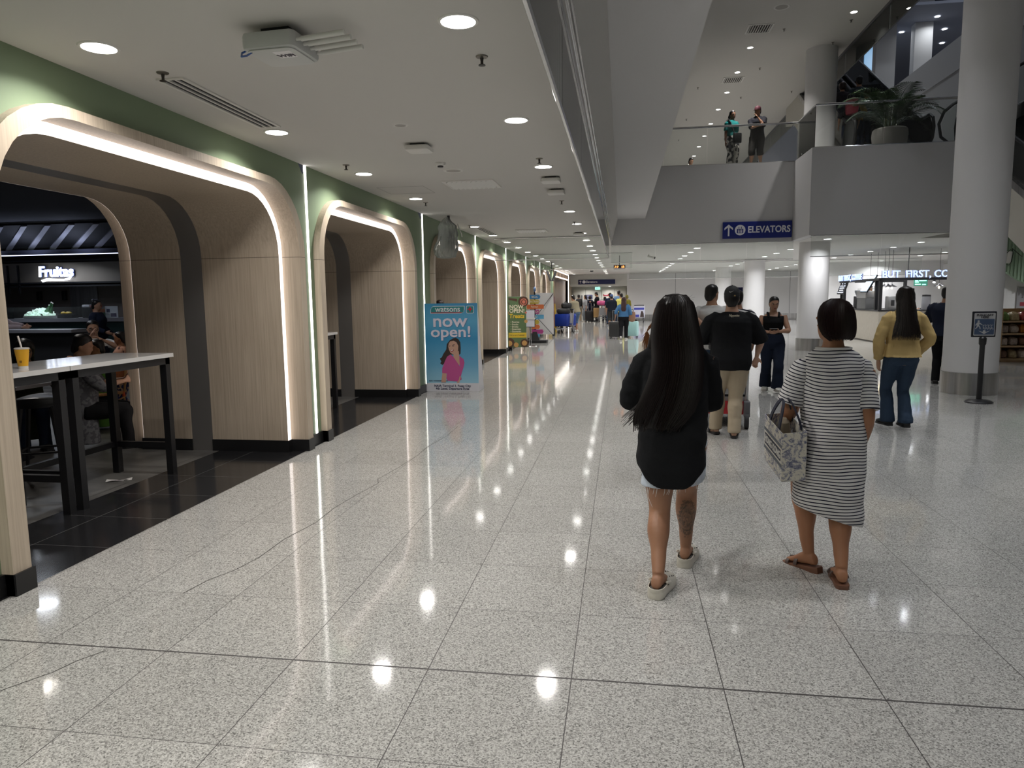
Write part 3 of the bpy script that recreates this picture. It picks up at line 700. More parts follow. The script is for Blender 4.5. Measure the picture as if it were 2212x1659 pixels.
# the photographed woman on the poster
HAIRP, SKINP, PINK = mat('print_dark_hair', (.045, .028, .025), .5), mat('print_skin', (.60, .36, .27), .5), mat('print_pink', (.55, .09, .30), .5)
art('poster_hair', HAIRP, [[(.02, .88), (.07, .895), (.12, .87), (.15, .82), (.155, .72), (.15, .63), (.11, .60), (.0, .62), (-.10, .50), (-.16, .44), (-.20, .47), (-.18, .50), (-.205, .55), (-.17, .57), (-.14, .63), (-.09, .70), (-.08, .79), (-.03, .85)]], -.0006)
art('poster_neck', SKINP, [[(.03, .65), (.12, .68), (.13, .55), (.15, .50), (.10, .38), (.06, .45), (.03, .55)]], -.0020)
art('poster_face', SKINP, [[(-.045, .80), (-.02, .835), (.04, .845), (.085, .82), (.115, .76), (.11, .69), (.075, .64), (.02, .62), (-.02, .645), (-.045, .70), (-.055, .75)]], -.0033)
art('poster_shirt', PINK, [[(-.02, .62), (.03, .575), (.10, .47), (.135, .42), (.13, .50), (.13, .60), (.16, .57), (.20, .54), (.215, .48), (.195, .40), (.17, .33), (.15, .26), (.16, .20), (.10, .165), (.0, .175), (-.08, .18), (-.10, .22), (-.09, .30), (-.17, .31), (-.165, .39), (-.12, .50), (-.08, .58)]], -.0033)
art('poster_arm', SKINP, [[(-.165, .31), (-.095, .30), (-.105, .20), (-.11, .15), (-.19, .15), (-.175, .24)], [(.13, .26), (.15, .25), (.12, .145), (.07, .145), (.11, .19)]], -.0046)
art('poster_features', HAIRP, [[(-.045, .755), (-.022, .765), (-.018, .757), (-.045, .748)], [(.01, .775), (.05, .785), (.055, .775), (.012, .767)], [(.012, .757), (.042, .762), (.044, .753), (.014, .75)]], -.0046)
art('poster_mouth', mat('print_lip', (.35, .05, .06), .5), [[(-.025, .685), (.0, .69), (.04, .705), (.035, .68), (.01, .66), (-.015, .665)]], -.0046)
art('poster_teeth', M_WH, [[(-.018, .684), (.0, .689), (.033, .70), (.02, .684), (-.005, .674)]], -.0059)
text('ASC W0000P07250', .036, 'small_print', M_INK, q, (-.24, -.002, .175), sx=1.1)
for tx, z in (('NAIA Terminal 3, Pasay City', .092), ('4th Level, Departure Area', .046)):
    text(tx, .056, 'address', M_INK, t, (0, -.004, z), bold=.012, sx=.95)

# ---------------------------------------------------------------- green treats banner
t = thing('banner_stand', 'green treats now open banner on thin black feet', 'banner', (-3.0, 20.5, 0), math.radians(3))
q = B().box(-.28, .28, 0, .004, .10, 1.56).obj('banner_sheet', mat('banner_green', (.085, .14, .06), .5), t, False)
def art(name, m, polys, y, par=None):
    b = B()
    for p in polys: P2(b, p, y)
    return b.obj(name, m, par or q, False)
M_CRM, M_YEL = mat('print_cream', (.75, .68, .52), .5), mat('print_yellow', (.62, .42, .03), .5)
art('yellow_band', M_YEL, [[(-.28, .38), (.28, .38), (.28, .52), (-.28, .52)]], -.0005)
art('chocolate', mat('print_brown', (.07, .03, .018), .5), [circ(.15, 20, .20, 1.42), [(-.24, 1.53), (.02, 1.50), (.02, 1.42), (-.22, 1.47)], [(-.28, 1.42), (-.22, 1.40), (-.20, 1.33), (-.28, 1.34)], circ(.14, 20, -.21, .23), circ(.12, 20, .22, .22)], -.0005)
art('pastry', mat('print_pastry', (.50, .27, .09), .5), [circ(.085, 16, -.22, .21), circ(.075, 16, .22, .22), circ(.07, 16, -.02, .17), circ(.05, 12, .27, .85), circ(.05, 12, -.27, .78)], -.0018)
art('chili', mat('print_salmon', (.50, .14, .09), .5), [circ(.10, 16, .21, 1.41), circ(.05, 12, -.27, 1.1), circ(.03, 12, .27, 1.1)], -.0031)
art('chili_swirl', mat('print_brown', (.07, .03, .018), .5), [circ(.075, 16, .21, 1.41)], -.0044); art('chili_heart', mat('print_salmon', (.50, .14, .09), .5), [circ(.05, 16, .21, 1.41)], -.0057)
text('NOW', .155, 'headline', M_CRM, q, (-.005, -.004, 1.265), bold=.016); text('OPEN!', .155, 'headline', M_CRM, q, (.01, -.004, 1.15), bold=.016)
text('Treats', .17, 'shop_lettering', M_YEL, q, (0, -.004, 1.0), bold=.03, shear=.1)
for k, s in enumerate(('Pastries', 'Snacks', 'Drinks', 'Essentials', 'Souvenirs')):
    text('• '+s, .068, 'list_line', M_CRM, q, (-.18, -.004, .83-.068*k), bold=.012, align='LEFT')
text('Visit us at LT Arrival', .058, 'band_lettering', mat('print_olive', (.10, .09, .02), .5), q, (0, -.004, .45), bold=.012, sx=.9)
for x in (-.2, .2):
    B().tube([(x, .02, .12), (x+.02, .03, .05), (x, -.10, .005)], .009, 6).obj('foot', M_BLACK, t)
B().cyl((-.28, .01, 1.56), (.28, .01, 1.56), .008, n=6).obj('top_bar', M_BLACK, t)
B().cyl((0, .02, .10), (0, .02, 1.56), .008, n=6).obj('back_pole', M_BLACK, t)

# ---------------------------------------------------------------- direction signpost
t = thing('direction_signpost', 'tall signpost of colourful arrow boards on a black cone base', 'signpost', (-2.90, 24.1, 0))
B().box(-.42, .42, -.25, .25, 0, .09).obj('base', M_BLACK, t, False)
B().add([(-.16, -.1, .09), (.16, -.1, .09), (.16, .1, .09), (-.16, .1, .09), (-.02, -.02, .52), (.02, -.02, .52), (.02, .02, .52), (-.02, .02, .52)], [(0, 1, 5, 4), (1, 2, 6, 5), (2, 3, 7, 6), (3, 0, 4, 7), (4, 5, 6, 7)]).obj('cone', M_BLACK, t, False)
B().cyl((0, 0, .5), (0, 0, 1.72), .025, n=10).obj('pole', M_BLACK, t)
B().ell((0, 0, 1.80), (.045, .03, .09)).obj('finial', mat('finial_blue', (.12, .20, .38), .4), t)
BL, YE, OR, PU, LB = (.05, .22, .45), (.50, .38, .05), (.62, .16, .05), (.38, .05, .22), (.10, .35, .55)
for k, (z, x0, x1, c, d, s) in enumerate(((1.55, -.17, .20, BL, 1, 'BICOL'), (1.39, -.17, .17, YE, 1, 'BATAAN'), (1.22, -.30, .31, OR, -1, 'Palawan'), (1.05, -.17, .18, PU, 1, 'BORACAY'), (.88, -.30, .31, LB, -1, 'CEBU'),
        (.70, -.1, .16, YE, 1, ''), (.54, -.1, .18, OR, 1, ''), (.38+.0, -.1, .30, PU, 1, ''), (.24, -.1, .18, LB, 1, ''))):
    h = .072
    p = [(x0, -h), (x1-.04, -h), (x1, 0), (x1-.04, h), (x0, h)] if d > 0 else [(x0, 0), (x0+.05, -h), (x1, -h), (x1, h), (x0+.05, h)]
    a = B().prism(p, (0, -.035, z), (1, 0, 0), (0, 0, 1), (0, -.012, 0)).obj('arrow_board', mat('board_%d' % (hash(c) % 9999), c, .5), t, False)
    if s: text(s, .095, 'lettering', mat('print_cream', (.75, .68, .52), .5), a, ((x0+x1)/2-.01, -.0485, z), bold=.01, sx=.8, ext=.001)

# ---------------------------------------------------------------- menu stand and back of X-banner
t = thing('menu_stand', 'small white framed notice on a twin steel pole stand', 'sign stand', (-2.84, 22.3, 0))
B().lathe([(.001, 0), (.22, 0), (.21, .018), (.03, .03), (.001, .03)], n=24).obj('base', M_CHROME, t)
for x in (-.025, .025): B().cyl((x, 0, .02), (x, 0, .85), .012, n=8).obj('pole', M_CHROME, t)
B().rbox(-.165, .165, -.02, 0, .60, 1.15, .008, 2).obj('frame', M_BLACK, t)
B().box(-.148, .148, -.024, -.02, .617, 1.133).obj('notice', mat('notice_white', (.66, .66, .74), .4), t, False)
B().box(-.17, .17, -.03, -.024, .845, .90).obj('clip_bar', M_WPLA, t, False)
t = thing('banner_stand', 'plain white back of a banner held by black crossed rods', 'banner', (-2.95, 27.6, 0))
B().box(-.38, .36, 0, .004, .10, 1.70).obj('banner_sheet', mat('banner_back', (.60, .60, .60), .6), t, False)
b = B(); hub = V((-.30, -.22, .80))
for p in ((-.36, -.01, 1.66), (.35, -.01, 1.68), (.35, -.01, .06), (-.37, -.01, .08)): b.tube([hub, V(p)], .011, 6)
b.obj('cross_rods', M_BLACK, t)
B().ell(hub, (.05, .04, .06)).obj('hub', M_BLACK, t)
t = thing('banner_stand', 'dark red banner edge-on behind the plain white banner back', 'banner', (-2.66, 28.4, 0))
B().box(-.015, .015, -.2, .2, .3, 1.55).obj('banner_sheet', mat('banner_maroon', (.12, .01, .03), .5), t, False)
B().box(-.04, .04, -.2, .2, 0, .3).obj('base', M_BLACK, t, False)

# ---------------------------------------------------------------- elevators sign on the bridge, lobby signs, doors
M_SIGNB = mat('sign_blue', (.008, .02, .20), .35); M_SW = mat('sign_white', (.80, .80, .84), .5)
def arrow_up(b, cx, cz, h, y):
    w = h*.36; k = h*.13
    P2(b, [(cx-k*.5, cz-h/2), (cx+k*.5, cz-h/2), (cx+k*.5, cz+h*.3), (cx-k*.5, cz+h*.3)], y, .003)
    for s in (-1, 1): P2(b, [(cx, cz+h/2), (cx, cz+h/2-k*1.5), (cx+s*w, cz+h*.06-k*.3), (cx+s*w, cz+h*.06+k*1.1)], y, .003)
t = thing('elevators_sign', 'blue elevators sign with white arrow on the bridge front', 'sign', (3.5, 19.755, 3.22))
q = B().rbox(-.87, .87, -.05, 0, -.215, .215, .01, 2).obj('sign_panel', M_SIGNB, t)
b = B(); arrow_up(b, -.72, 0, .30, -.051); b.obj('arrow', M_SW, q, False)
b = B(); P2(b, circ(.135, 28, -.43, 0), -.051, .003); b.obj('icon_disc', M_SW, q, False)
b = B(); P2(b, [(-.51, -.08), (-.35, -.08), (-.35, .03), (-.51, .03)], -.0545, .002)
for x in (-.46, -.40): P2(b, [(x-.012, .05), (x+.012, .05), (x, .10)], -.0545, .002); P2(b, [(x-.004, .03), (x+.004, .03), (x+.004, .06), (x-.004, .06)], -.0545, .002)
b.obj('elevator_icon', M_SIGNB, q, False)
b = B()
for x in (-.47, -.43, -.39): P2(b, circ(.011, 10, x, .005), -.057, .002); P2(b, [(x-.011, -.07), (x+.011, -.07), (x+.011, -.01), (x-.011, -.01)], -.057, .002)
b.obj('rider_icons', M_SW, q, False)
text('ELEVATORS', .235, 'lettering', M_SW, q, (.302, -.052, 0), bold=.024, fit=1.06)
t = thing('elevators_sign', 'long dark blue elevators sign above the far lobby doors', 'sign', (-1.56, 45.98, 2.46))
q = B().rbox(-1.17, 1.17, -.05, 0, -.15, .14, .01, 2).obj('sign_panel', mat('sign_navy', (.008, .014, .09), .4), t)
b = B(); arrow_up(b, -1.03, 0, .18, -.051); P2(b, circ(.10, 20, -.80, 0), -.051, .003); b.obj('arrow_and_disc', M_SW, q, False)
text('Elevators', .20, 'lettering', M_SW, q, (-.32, -.052, 0), bold=.01)
t = thing('exit_sign', 'lit green exit sign hanging above the far lobby doors', 'sign', (-1.52, 46.6, 2.05))
q = B().rbox(-.16, .16, -.03, .03, -.085, .085, .008, 2).obj('light_box', emis('exit_green', (.30, .85, .68), 1.3), t)
text('EXIT', .11, 'lettering', mat('exit_dark', (.0, .12, .08), .5), q, (.03, -.032, 0), bold=.01)
B().cyl((0, 0, .08), (0, 0, .13), .01, n=6).obj('hanger', M_BLACK, t)
for i, (x0, x1) in enumerate(((-3.15, -1.5), (-1.25, .30))):
    d = struct('door_%d' % (i+1), B().box(x0, x1, 47.42, 47.5, 0, 2.0), mat('door_cream', (.62, .61, .56), .45))
    B().box((x0+x1)/2-.008, (x0+x1)/2+.008, 47.41, 47.425, 0, 2.0).obj('door_gap', M_DARK, d, False)
    B().box((x0+x1)/2-.30, (x0+x1)/2-.2, 47.38, 47.42, .9, 1.62).obj('door_handle', mat('handle_grey', (.16, .16, .17), .4), d, False)
for x, z, wd, h, c, l in ((-2.1, 1.50, .44, .28, (.01, .02, .12), 'small blue notice on the left lobby door'), (-1.0, 1.62, .33, .13, (.35, .02, .04), 'small red notice on the right lobby door')):
    t = thing('door_notice', l, 'notice', (x, 47.41, z), 0); B().box(-wd/2, wd/2, -.012, 0, -h/2, h/2).obj('plate', mat('notice_%.2f' % c[0], c, .5), t, False)
    b = B()
    for k in range(3 if h > .2 else 2): b.box(-wd*.36, wd*.36, -.016, -.012, h*.28-k*h*.28-.012, h*.28-k*h*.28+.012)
    b.obj('print_lines', M_SW, t, False)
# wall shop entry at the far end of the green wall
t = thing('lit_shop_entrance', 'bronze shop entrance outlined in white light at the far left', 'shop entrance', (-3.24, 39.5, 0))
B().box(-.25, .02, -4.8, 4.7, 2.5, ZC).obj('fascia', mat('bronze_fascia', (.30, .20, .13), .35, .5), t, False)
B().box(-.2, -.15, -4.8, 4.7, 0, 2.5).obj('dark_opening', mat('shop_brown', (.10, .055, .035), .3), t, False)
B().box(.02, .04, -4.7, 4.6, 2.52, 2.57).box(.02, .04, -4.7, 4.6, 2.82, 2.87).box(.0, .03, 4.62, 4.69, 0, 2.85).obj('light_outline', emis('shop_outline_light', (1, .93, .85), 5), t, False)
B().box(-.22, .03, 4.7, 4.95, 0, ZC).box(-.22, .03, -5.0, -4.8, 0, ZC).obj('bronze_pier', mat('bronze_fascia', (.30, .20, .13), .35, .5), t, False)

# ---------------------------------------------------------------- push cart sign stand
t = thing('pushcart_sign', 'black post sign reading pushcart here beside the big round column', 'sign stand', (4.95, 10.72, 0), 0)
B().lathe([(.001, 0), (.175, 0), (.175, .012), (.15, .03), (.05, .045), (.035, .05)], n=32, cap=True).obj('base', M_BLKP, t)
B().lathe([(.035, .04), (.033, .80), (.045, .82), (.048, .90), (.03, .92), (.001, .92)], n=20).obj('pole', M_BLACK, t)
q = B().rbox(-.155, .155, -.018, .012, .915, 1.27, .018, 4).obj('sign_frame', mat('frame_navy_black', (.012, .013, .02), .35), t)
b = B(); P2(b, rrect(.268, .312, .012, 3, 0, 1.0925), -.0185, .0015); b.obj('white_border', mat('sign_dull_white', (.45, .45, .45), .5), q, False)
b = B(); P2(b, rrect(.250, .215, .006, 3, 0, 1.058), -.0203, .0012); b.obj('blue_panel', mat('panel_slate_blue', (.055, .085, .15), .45), q, False)
M_LT = mat('sign_dull_white', (.45, .45, .45), .5)
for s, z in (('PUSHCART', 1.217), ('HERE', 1.188)): text(s, .037, 'lettering', mat('sign_black_ink', (.03, .03, .035), .5), q, (0, -.0215, z), bold=.02, sx=1.15)
b = B(); Y = -.0218
P2(b, circ(.014, 12, -.078, 1.135), Y)
P2(b, [(-.092, 1.12), (-.066, 1.12), (-.03, 1.09), (-.034, 1.082), (-.066, 1.10), (-.068, 1.075), (-.052, 1.055), (-.048, 1.025), (-.058, 1.025), (-.064, 1.052), (-.08, 1.068), (-.09, 1.048), (-.11, 1.025), (-.12, 1.03), (-.10, 1.055), (-.096, 1.085), (-.112, 1.075), (-.12, 1.08)], Y)
for k in range(4):
    x = -.018+.034*k; P2(b, [(x, 1.045), (x+.03, 1.036), (x+.03, 1.041), (x+.006, 1.049), (x, 1.085), (x-.006, 1.09), (x-.008, 1.086), (x-.004, 1.082)], Y); P2(b, [(x+.004, 1.078), (x+.028, 1.088), (x+.028, 1.083), (x+.004, 1.073)], Y)
    P2(b, circ(.006, 8, x+.006, 1.032), Y); P2(b, circ(.006, 8, x+.026, 1.026), Y)
P2(b, [(-.075, 1.005), (-.02, .987), (-.012, 1.012), (.012, 1.012), (.02, .987), (.075, 1.005), (.0, .958)], Y)
b.obj('pictogram', M_LT, q, False)
# ---------------------------------------------------------------- bar tables in the archways
M_MARB = mat('white_marble_top', (.66, .65, .64), .10, noise=(3, .06))
def bar_table(label, x0, x1, y0, y1, h=1.09, stretch=True):
    t = thing('bar_table', label, 'bar table', ((x0+x1)/2, (y0+y1)/2, 0), 0, 'tall bar tables in the archways'); a, b_ = (x1-x0)/2, (y1-y0)/2; k = .06
    B().box(-a, a, -b_, b_, h-.035, h).obj('tabletop', M_MARB, t, False)
    f = B().box(-a+.02, a-.02, -b_+.03, -b_+.03+k, h-.095, h-.035).box(-a+.02, a-.02, b_-.03-k, b_-.03, h-.095, h-.035).box(-a+.02, -a+.02+k, -b_+.03, b_-.03, h-.095, h-.035).box(a-.02-k, a-.02, -b_+.03, b_-.03, h-.095, h-.035)
    f.obj('apron', M_BLACK, t, False)
    for sx in (-1, 1):
        for sy in (-1, 1):
            x, y = sx*(a-.02-k/2), sy*(b_-.03-k/2); B().box(x-k/2, x+k/2, y-k/2, y+k/2, 0, h-.035).obj('leg', M_BLACK, t, False)
    if stretch:
        s = B().box(-a+.02, -a+.02+.04, -b_+.05, b_-.05, .24, .29)
        for sy in (-1, 1): s.box(-a+.05, a-.05, sy*(b_-.06)-.02, sy*(b_-.06)+.02, .24, .29)
        s.obj('stretcher', M_BLACK, t, False)
    return t
bar_table('tall black legged bar table with the yellow cup, half hidden by the near wall', -4.60, -3.96, 2.75, 4.60)
bar_table('tall white topped bar table at the right end in the nearest archway', -4.60, -3.96, 4.61, 5.82)
bar_table('tall white topped bar table inside the second archway', -4.60, -3.98, 8.0, 9.62)
bar_table('tall white topped bar table in the archway behind the blue poster', -4.60, -3.98, 16.6, 18.1)
def bar_stool(label, x, y, rz=0):
    t = thing('bar_stool', label, 'stool', (x, y, 0), rz, 'black bar stools'); h = .74
    b = B(); R = []
    for z, s in ((h-.06, .165), (h-.03, .185), (h, .185), (h+.008, .16)):
        R.append([(s*c*(1.06), s*d, z+(.025*(d*d) if z > h-.01 else 0)) for c, d in [(math.cos(2*PI*i/24), math.sin(2*PI*i/24)) for i in range(24)]])
    b.rings(R).obj('seat', M_BLKP, t)
    for sx in (-1, 1):
        for sy in (-1, 1): B().tube([(sx*.11, sy*.11, h-.05), (sx*.19, sy*.19, 0)], [.02, .013], 10).obj('leg', M_BLACK, t)
    q = .157; z = .30
    B().tube([(-q, -q, z), (q, -q, z), (q, q, z), (-q, q, z), (-q, -q, z)], .010, 8).obj('footrest', M_BLACK, t)
bar_stool('black bar stool behind the yellow cup table, nearest the wall', -4.93, 4.62, .2)
bar_stool('black bar stool behind the right end bar table, splayed leg in view', -4.88, 5.30, .5)
# yellow drink cup
t = thing('drink_cup', 'yellow paper drink cup with a straw on the white bar table', 'cup', (-4.17, 4.42, 1.09))
B().lathe([(.001, 0), (.030, 0), (.0305, .018), (.030, .018)], n=28).obj('cup_foot', mat('cup_white', (.68, .66, .62), .5), t)
q = B().lathe([(.0305, .018), (.045, .135), (.0465, .138), (.045, .141)], n=32, cap=False).obj('cup_body', mat('cup_yellow', (.80, .42, .015), .45), t)
B().lathe([(.047, .136), (.048, .143), (.041, .147), (.001, .147)], n=32, cap=False).obj('lid', mat('lid_clear_white', (.62, .60, .58), .3), t)
B().tube([(0, 0, .145), (-.013, -.008, .23)], .006, 10).obj('straw', mat('straw_white', (.75, .70, .66), .5), t)
b = B()
for x, z in ((.012, .045), (.022, .045), (.012, .054), (.022, .054)): b.box(x-.003, x+.003, -.0375, -.034, z-.003, z+.003)
b.obj('printed_marks', mat('cup_print', (.16, .07, .01), .5), q, False)
# tissue on the floor
b = B()
for i in range(5):
    for j in range(3): b.v.append((i*.05, j*.035, .004+.008*math.sin(i*1.3+j)))
for i in range(4):
    for j in range(2): b.f.append([i*3+j, (i+1)*3+j, (i+1)*3+j+1, i*3+j+1]); b.mi.append(0)
o = b.obj('paper_tissue', mat('tissue_white', (.62, .60, .58), .8), None, True, loc=(-4.40, 5.40, 0), rot=(0, 0, .5)); tag(o, 'crumpled white paper tissue on the floor under the bar table', 'tissue')

# ---------------------------------------------------------------- food court room
struct('ceiling_food_court', B().box(-26, -5.3, 1, 26, 3.25, 3.4), mat('navy_black_ceiling', (.018, .019, .03), .8))
struct('wall_food_court', B().box(-26, -5.3, 18.6, 18.8, 0, 3.3), mat('taupe_stall_wall', (.12, .10, .09), .6))
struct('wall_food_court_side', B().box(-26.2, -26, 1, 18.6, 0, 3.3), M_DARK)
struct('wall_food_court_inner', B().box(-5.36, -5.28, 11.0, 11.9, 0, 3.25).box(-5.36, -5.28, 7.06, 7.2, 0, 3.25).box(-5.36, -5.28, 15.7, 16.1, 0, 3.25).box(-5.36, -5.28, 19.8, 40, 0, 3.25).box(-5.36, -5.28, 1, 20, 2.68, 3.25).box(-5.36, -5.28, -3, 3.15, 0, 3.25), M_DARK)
t = thing('slatted_ceiling_raft', 'dark sloping ceiling raft with pale diagonal slats over the food stalls', 'ceiling raft', (-12.4, 14.5, 2.72))
B().prism([(.02, .06), (-1.0, .46), (-1.0, .50), (.02, .10)], (-5, 0, 0), (0, 1, 0), (0, 0, 1), (8, 0, 0)).obj('raft_panel', mat('raft_black', (.006, .006, .008), .8), t, False)
b = B()
for k in range(13):
    x = -5.4+k*.56; b.add([(x, .03, .03), (x+.16, .03, .03), (x+1.55, -1.0, .43), (x+1.41, -1.0, .43), (x, .03, .055), (x+.16, .03, .055), (x+1.55, -1.0, .455), (x+1.41, -1.0, .455)], [(3, 2, 1, 0), (4, 5, 6, 7), (0, 1, 5, 4), (1, 2, 6, 5), (2, 3, 7, 6), (3, 0, 4, 7)])
b.obj('slats', mat('slat_pale', (.30, .30, .34), .5), t, False)
for x in (-14.2, -12.9, -11.7):
    lamp(x, 13.9, 2.45, 2.6, None, .12, (.66, .74, 1), up=True)  # bare lamps facing up, added to light the raft slats
t = thing('stall_light_rail', 'long blue white light line above the fruit drink stall', 'light rail', (-12.3, 14.4, 2.63))
B().box(-4.5, 2.2, -.03, .05, .0, .10).obj('rail', mat('rail_blue_grey', (.16, .17, .24), .5), t, False)
B().box(-4.5, 2.2, -.03, .03, -.015, .0).obj('light_line', emis('blue_white_line', (.62, .70, 1), 2.6), t, False)
# the fruit drink stall
t = thing('drink_stall', 'dark drink stall counter with taupe fascia and black frame', 'food stall', (-12.4, 14.6, 0))
B().box(-4.5, 2.2, 0, .6, 0, 1.12).obj('counter_front', mat('stall_dark_green', (.012, .03, .03), .4), t, False)
B().box(-4.5, 2.2, -.05, .7, 1.12, 1.20).obj('counter_top', mat('stall_counter_grey', (.22, .22, .24), .3), t, False)
B().box(-4.5, 2.2, 1.5, 1.55, 2.06, 2.55).obj('fascia', mat('fascia_taupe', (.26, .225, .19), .6), t, False)
B().box(-4.5, 2.2, 2.4, 2.45, 0, 2.02).obj('back_panel', mat('panel_taupe_dark', (.16, .13, .115), .5), t, False)
B().box(-2.0, -1.2, 2.36, 2.40, 1.2, 1.98).obj('steel_panel', M_STEEL, t, False)
b = B()
for z in (2.60, 2.05, 1.97): b.box(-4.5, 2.2, 1.40, 1.44, z-.02, z+.02)
for x in (-2.9, -2.6, .25, .5, .62): b.box(x-.018, x+.018, 1.40, 1.44, 1.8, 2.5)
for x in (.25, .5): b.box(x, x+.3, 1.40, 1.43, 2.2, 2.23)
b.box(1.0, 1.06, 1.6, 1.66, 0, 2.0)
b.obj('frame_bars', M_BLACK, t, False)
for x in (-2.9, -2.15): B().rbox(x-.05, x+.05, 2.3, 2.39, 1.62, 1.86, .01, 2).obj('speaker_box', M_BLACK, t)
B().box(-4.5, 1.2, -.03, .02, 1.20, 1.46).obj('glass_guard', M_GLASS, t, False)
t = thing('stall_sign', 'glowing white Fruitas sign on the stall fascia', 'sign', (-13.95, 16.02, 2.29))
MS = emis('sign_glow_white', (.80, .88, 1), 4.0); ME = mat('sign_edge_blue', (.05, .08, .30), .5)
text('Fruitas', .36, 'sign_edge', ME, t, (0, .03, .03), bold=.05, shear=.08, ext=.012)
text('Fruitas', .36, 'sign_letters', MS, t, (0, 0, .03), bold=.022, shear=.08, ext=.012)
b = B(); P2(b, [(-.40, -.17), (-.25, -.13), (0, -.14), (.25, -.15), (.38, -.11), (.42, -.05), (.44, -.12), (.38, -.17), (.2, -.19), (0, -.19), (-.2, -.18), (-.36, -.22)], -.01, .02); b.obj('sign_swoosh', MS, t, False)
lamp(-13.4, 15.2, 2.75, 18, None, .2, (.8, .88, 1)); lamp(-13.2, 14.0, 2.55, 10, None, .15, (.8, .88, 1)); lamp(-9.0, 9.5, 3.2, 16, None, .2, (.85, .9, 1)); lamp(-7.2, 7.4, 3.2, 12, None, .2, (1, .93, .85)); lamp(-11, 11.5, 3.2, 18, None, .2, (.85, .9, 1))  # lamps without fittings, added to brighten the stall and food court
# ice display with bottles
t = thing('ice_display', 'lit heap of crushed ice in a clear display on the stall counter', 'ice display', (-13.4, 14.8, 1.2))
B().box(-.33, .33, -.12, .2, 0, .06).obj('tray', mat('tray_white', (.8, .85, .8), .4), t, False)
b = B()
for k in range(60):
    x, y = RNG.uniform(-.3, .3), RNG.uniform(-.1, .18); b.obox((x, y, .07+.16*(1-abs(x)/.34)*RNG.random()), (.06, .05, .05), MX.Rotation(RNG.random()*3, 3, 'X') @ MX.Rotation(RNG.random()*3, 3, 'Z'))
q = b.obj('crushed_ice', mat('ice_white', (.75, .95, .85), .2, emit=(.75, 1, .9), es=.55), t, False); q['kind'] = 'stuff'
for k, (x, z, a) in enumerate(((.20, .20, .5), (.27, .16, .3), (.12, .14, .6))):
    o = thing('glass_bottle', ('green glass bottle leaning highest in the crushed ice', 'green glass bottle leaning at the right of the crushed ice', 'green glass bottle in the middle of the crushed ice')[k], 'bottle', (-13.4+x, 14.85, 1.2+z), 0, 'bottles in the ice display')
    R = MX.Rotation(a, 3, 'Y'); M_GB = mat('bottle_green', (.05, .16, .06), .15)
    B().tube([R @ V((0, 0, s)) for s in (-.12, .05, .09, .18)], [.035, .035, .015, .013], 10).obj('bottle_body', M_GB, o)
    B().tube([R @ V((0, 0, s)) for s in (.18, .20)], .016, 10).obj('cap', M_WPLA, o)
def prop(name, label, cat, loc, parts, group=None, rz=0):
    t = thing(name, label, cat, loc, rz, group)
    for n, m, b in parts: b.obj(n, m, t)
    return t
prop('drink_dispenser', 'black box dispenser with a red top on the stall counter', 'dispenser', (-12.15, 14.85, 1.2), [('body', M_BLKP, B().rbox(-.11, .11, -.1, .1, 0, .24, .02)), ('top', mat('dispenser_white', (.6, .62, .65), .4), B().rbox(-.1, .1, -.1, .1, .24, .30, .02))])
prop('paper_box', 'green and orange box beside the black dispenser', 'box', (-11.9, 14.85, 1.2), [('lower_half', mat('box_green', (.04, .20, .05), .5), B().box(-.1, .1, -.08, .08, 0, .12)), ('upper_half', mat('box_orange', (.55, .14, .02), .5), B().box(-.095, .095, -.08, .08, .12, .2)), ('red_flap', mat('flap_red', (.5, .03, .03), .5), B().ell((0, 0, .27), (.08, .06, .07)))])
prop('menu_card', 'white printed cards standing along the stall counter', 'menu card', (-11.62, 14.9, 1.2), [('card', mat('card_white', (.62, .66, .70), .5), B().box(-.16, .16, 0, .01, .0, .26)), ('print', M_INK, B().box(-.02, .12, -.003, 0, .02, .1).box(-.12, -.04, -.003, 0, .12, .2))])
prop('rice_cooker', 'grey metal urn at the right end of the stall counter', 'urn', (-11.15, 14.95, 1.2), [('body', mat('urn_grey', (.20, .22, .26), .35), B().lathe([(.001, 0), (.10, 0), (.11, .24), (.001, .25)])), ('lid', M_BLKP, B().lathe([(.11, .24), (.10, .28), (.001, .29)]))])
prop('purple_box', 'small purple box right of the grey urn', 'box', (-10.75, 14.9, 1.2), [('box', mat('box_purple', (.10, .03, .16), .5), B().box(-.06, .06, -.06, .06, 0, .14))])
prop('fruit_basket', 'dark tray of yellow fruit next to the ice display', 'fruit tray', (-12.72, 14.85, 1.2), [('tray', M_BLKP, B().box(-.18, .2, -.1, .1, 0, .09)), ('fruit', mat('fruit_yellow', (.55, .36, .03), .5), B().ell((-.1, 0, .11), (.06, .05, .04)).ell((.0, .02, .11), (.06, .05, .04)).ell((.08, -.02, .11), (.05, .05, .035)))])
t = thing('dining_counter', 'long dark dining counter in front of the drink stall', 'counter', (-11.6, 12.2, 0))
B().box(-4.5, 1.2, 0, .5, .98, 1.04).obj('counter_top', mat('stall_counter_grey', (.22, .22, .24), .3), t, False)
B().box(-4.5, 1.2, .1, .4, 0, .98).obj('counter_base', M_DARK, t, False)
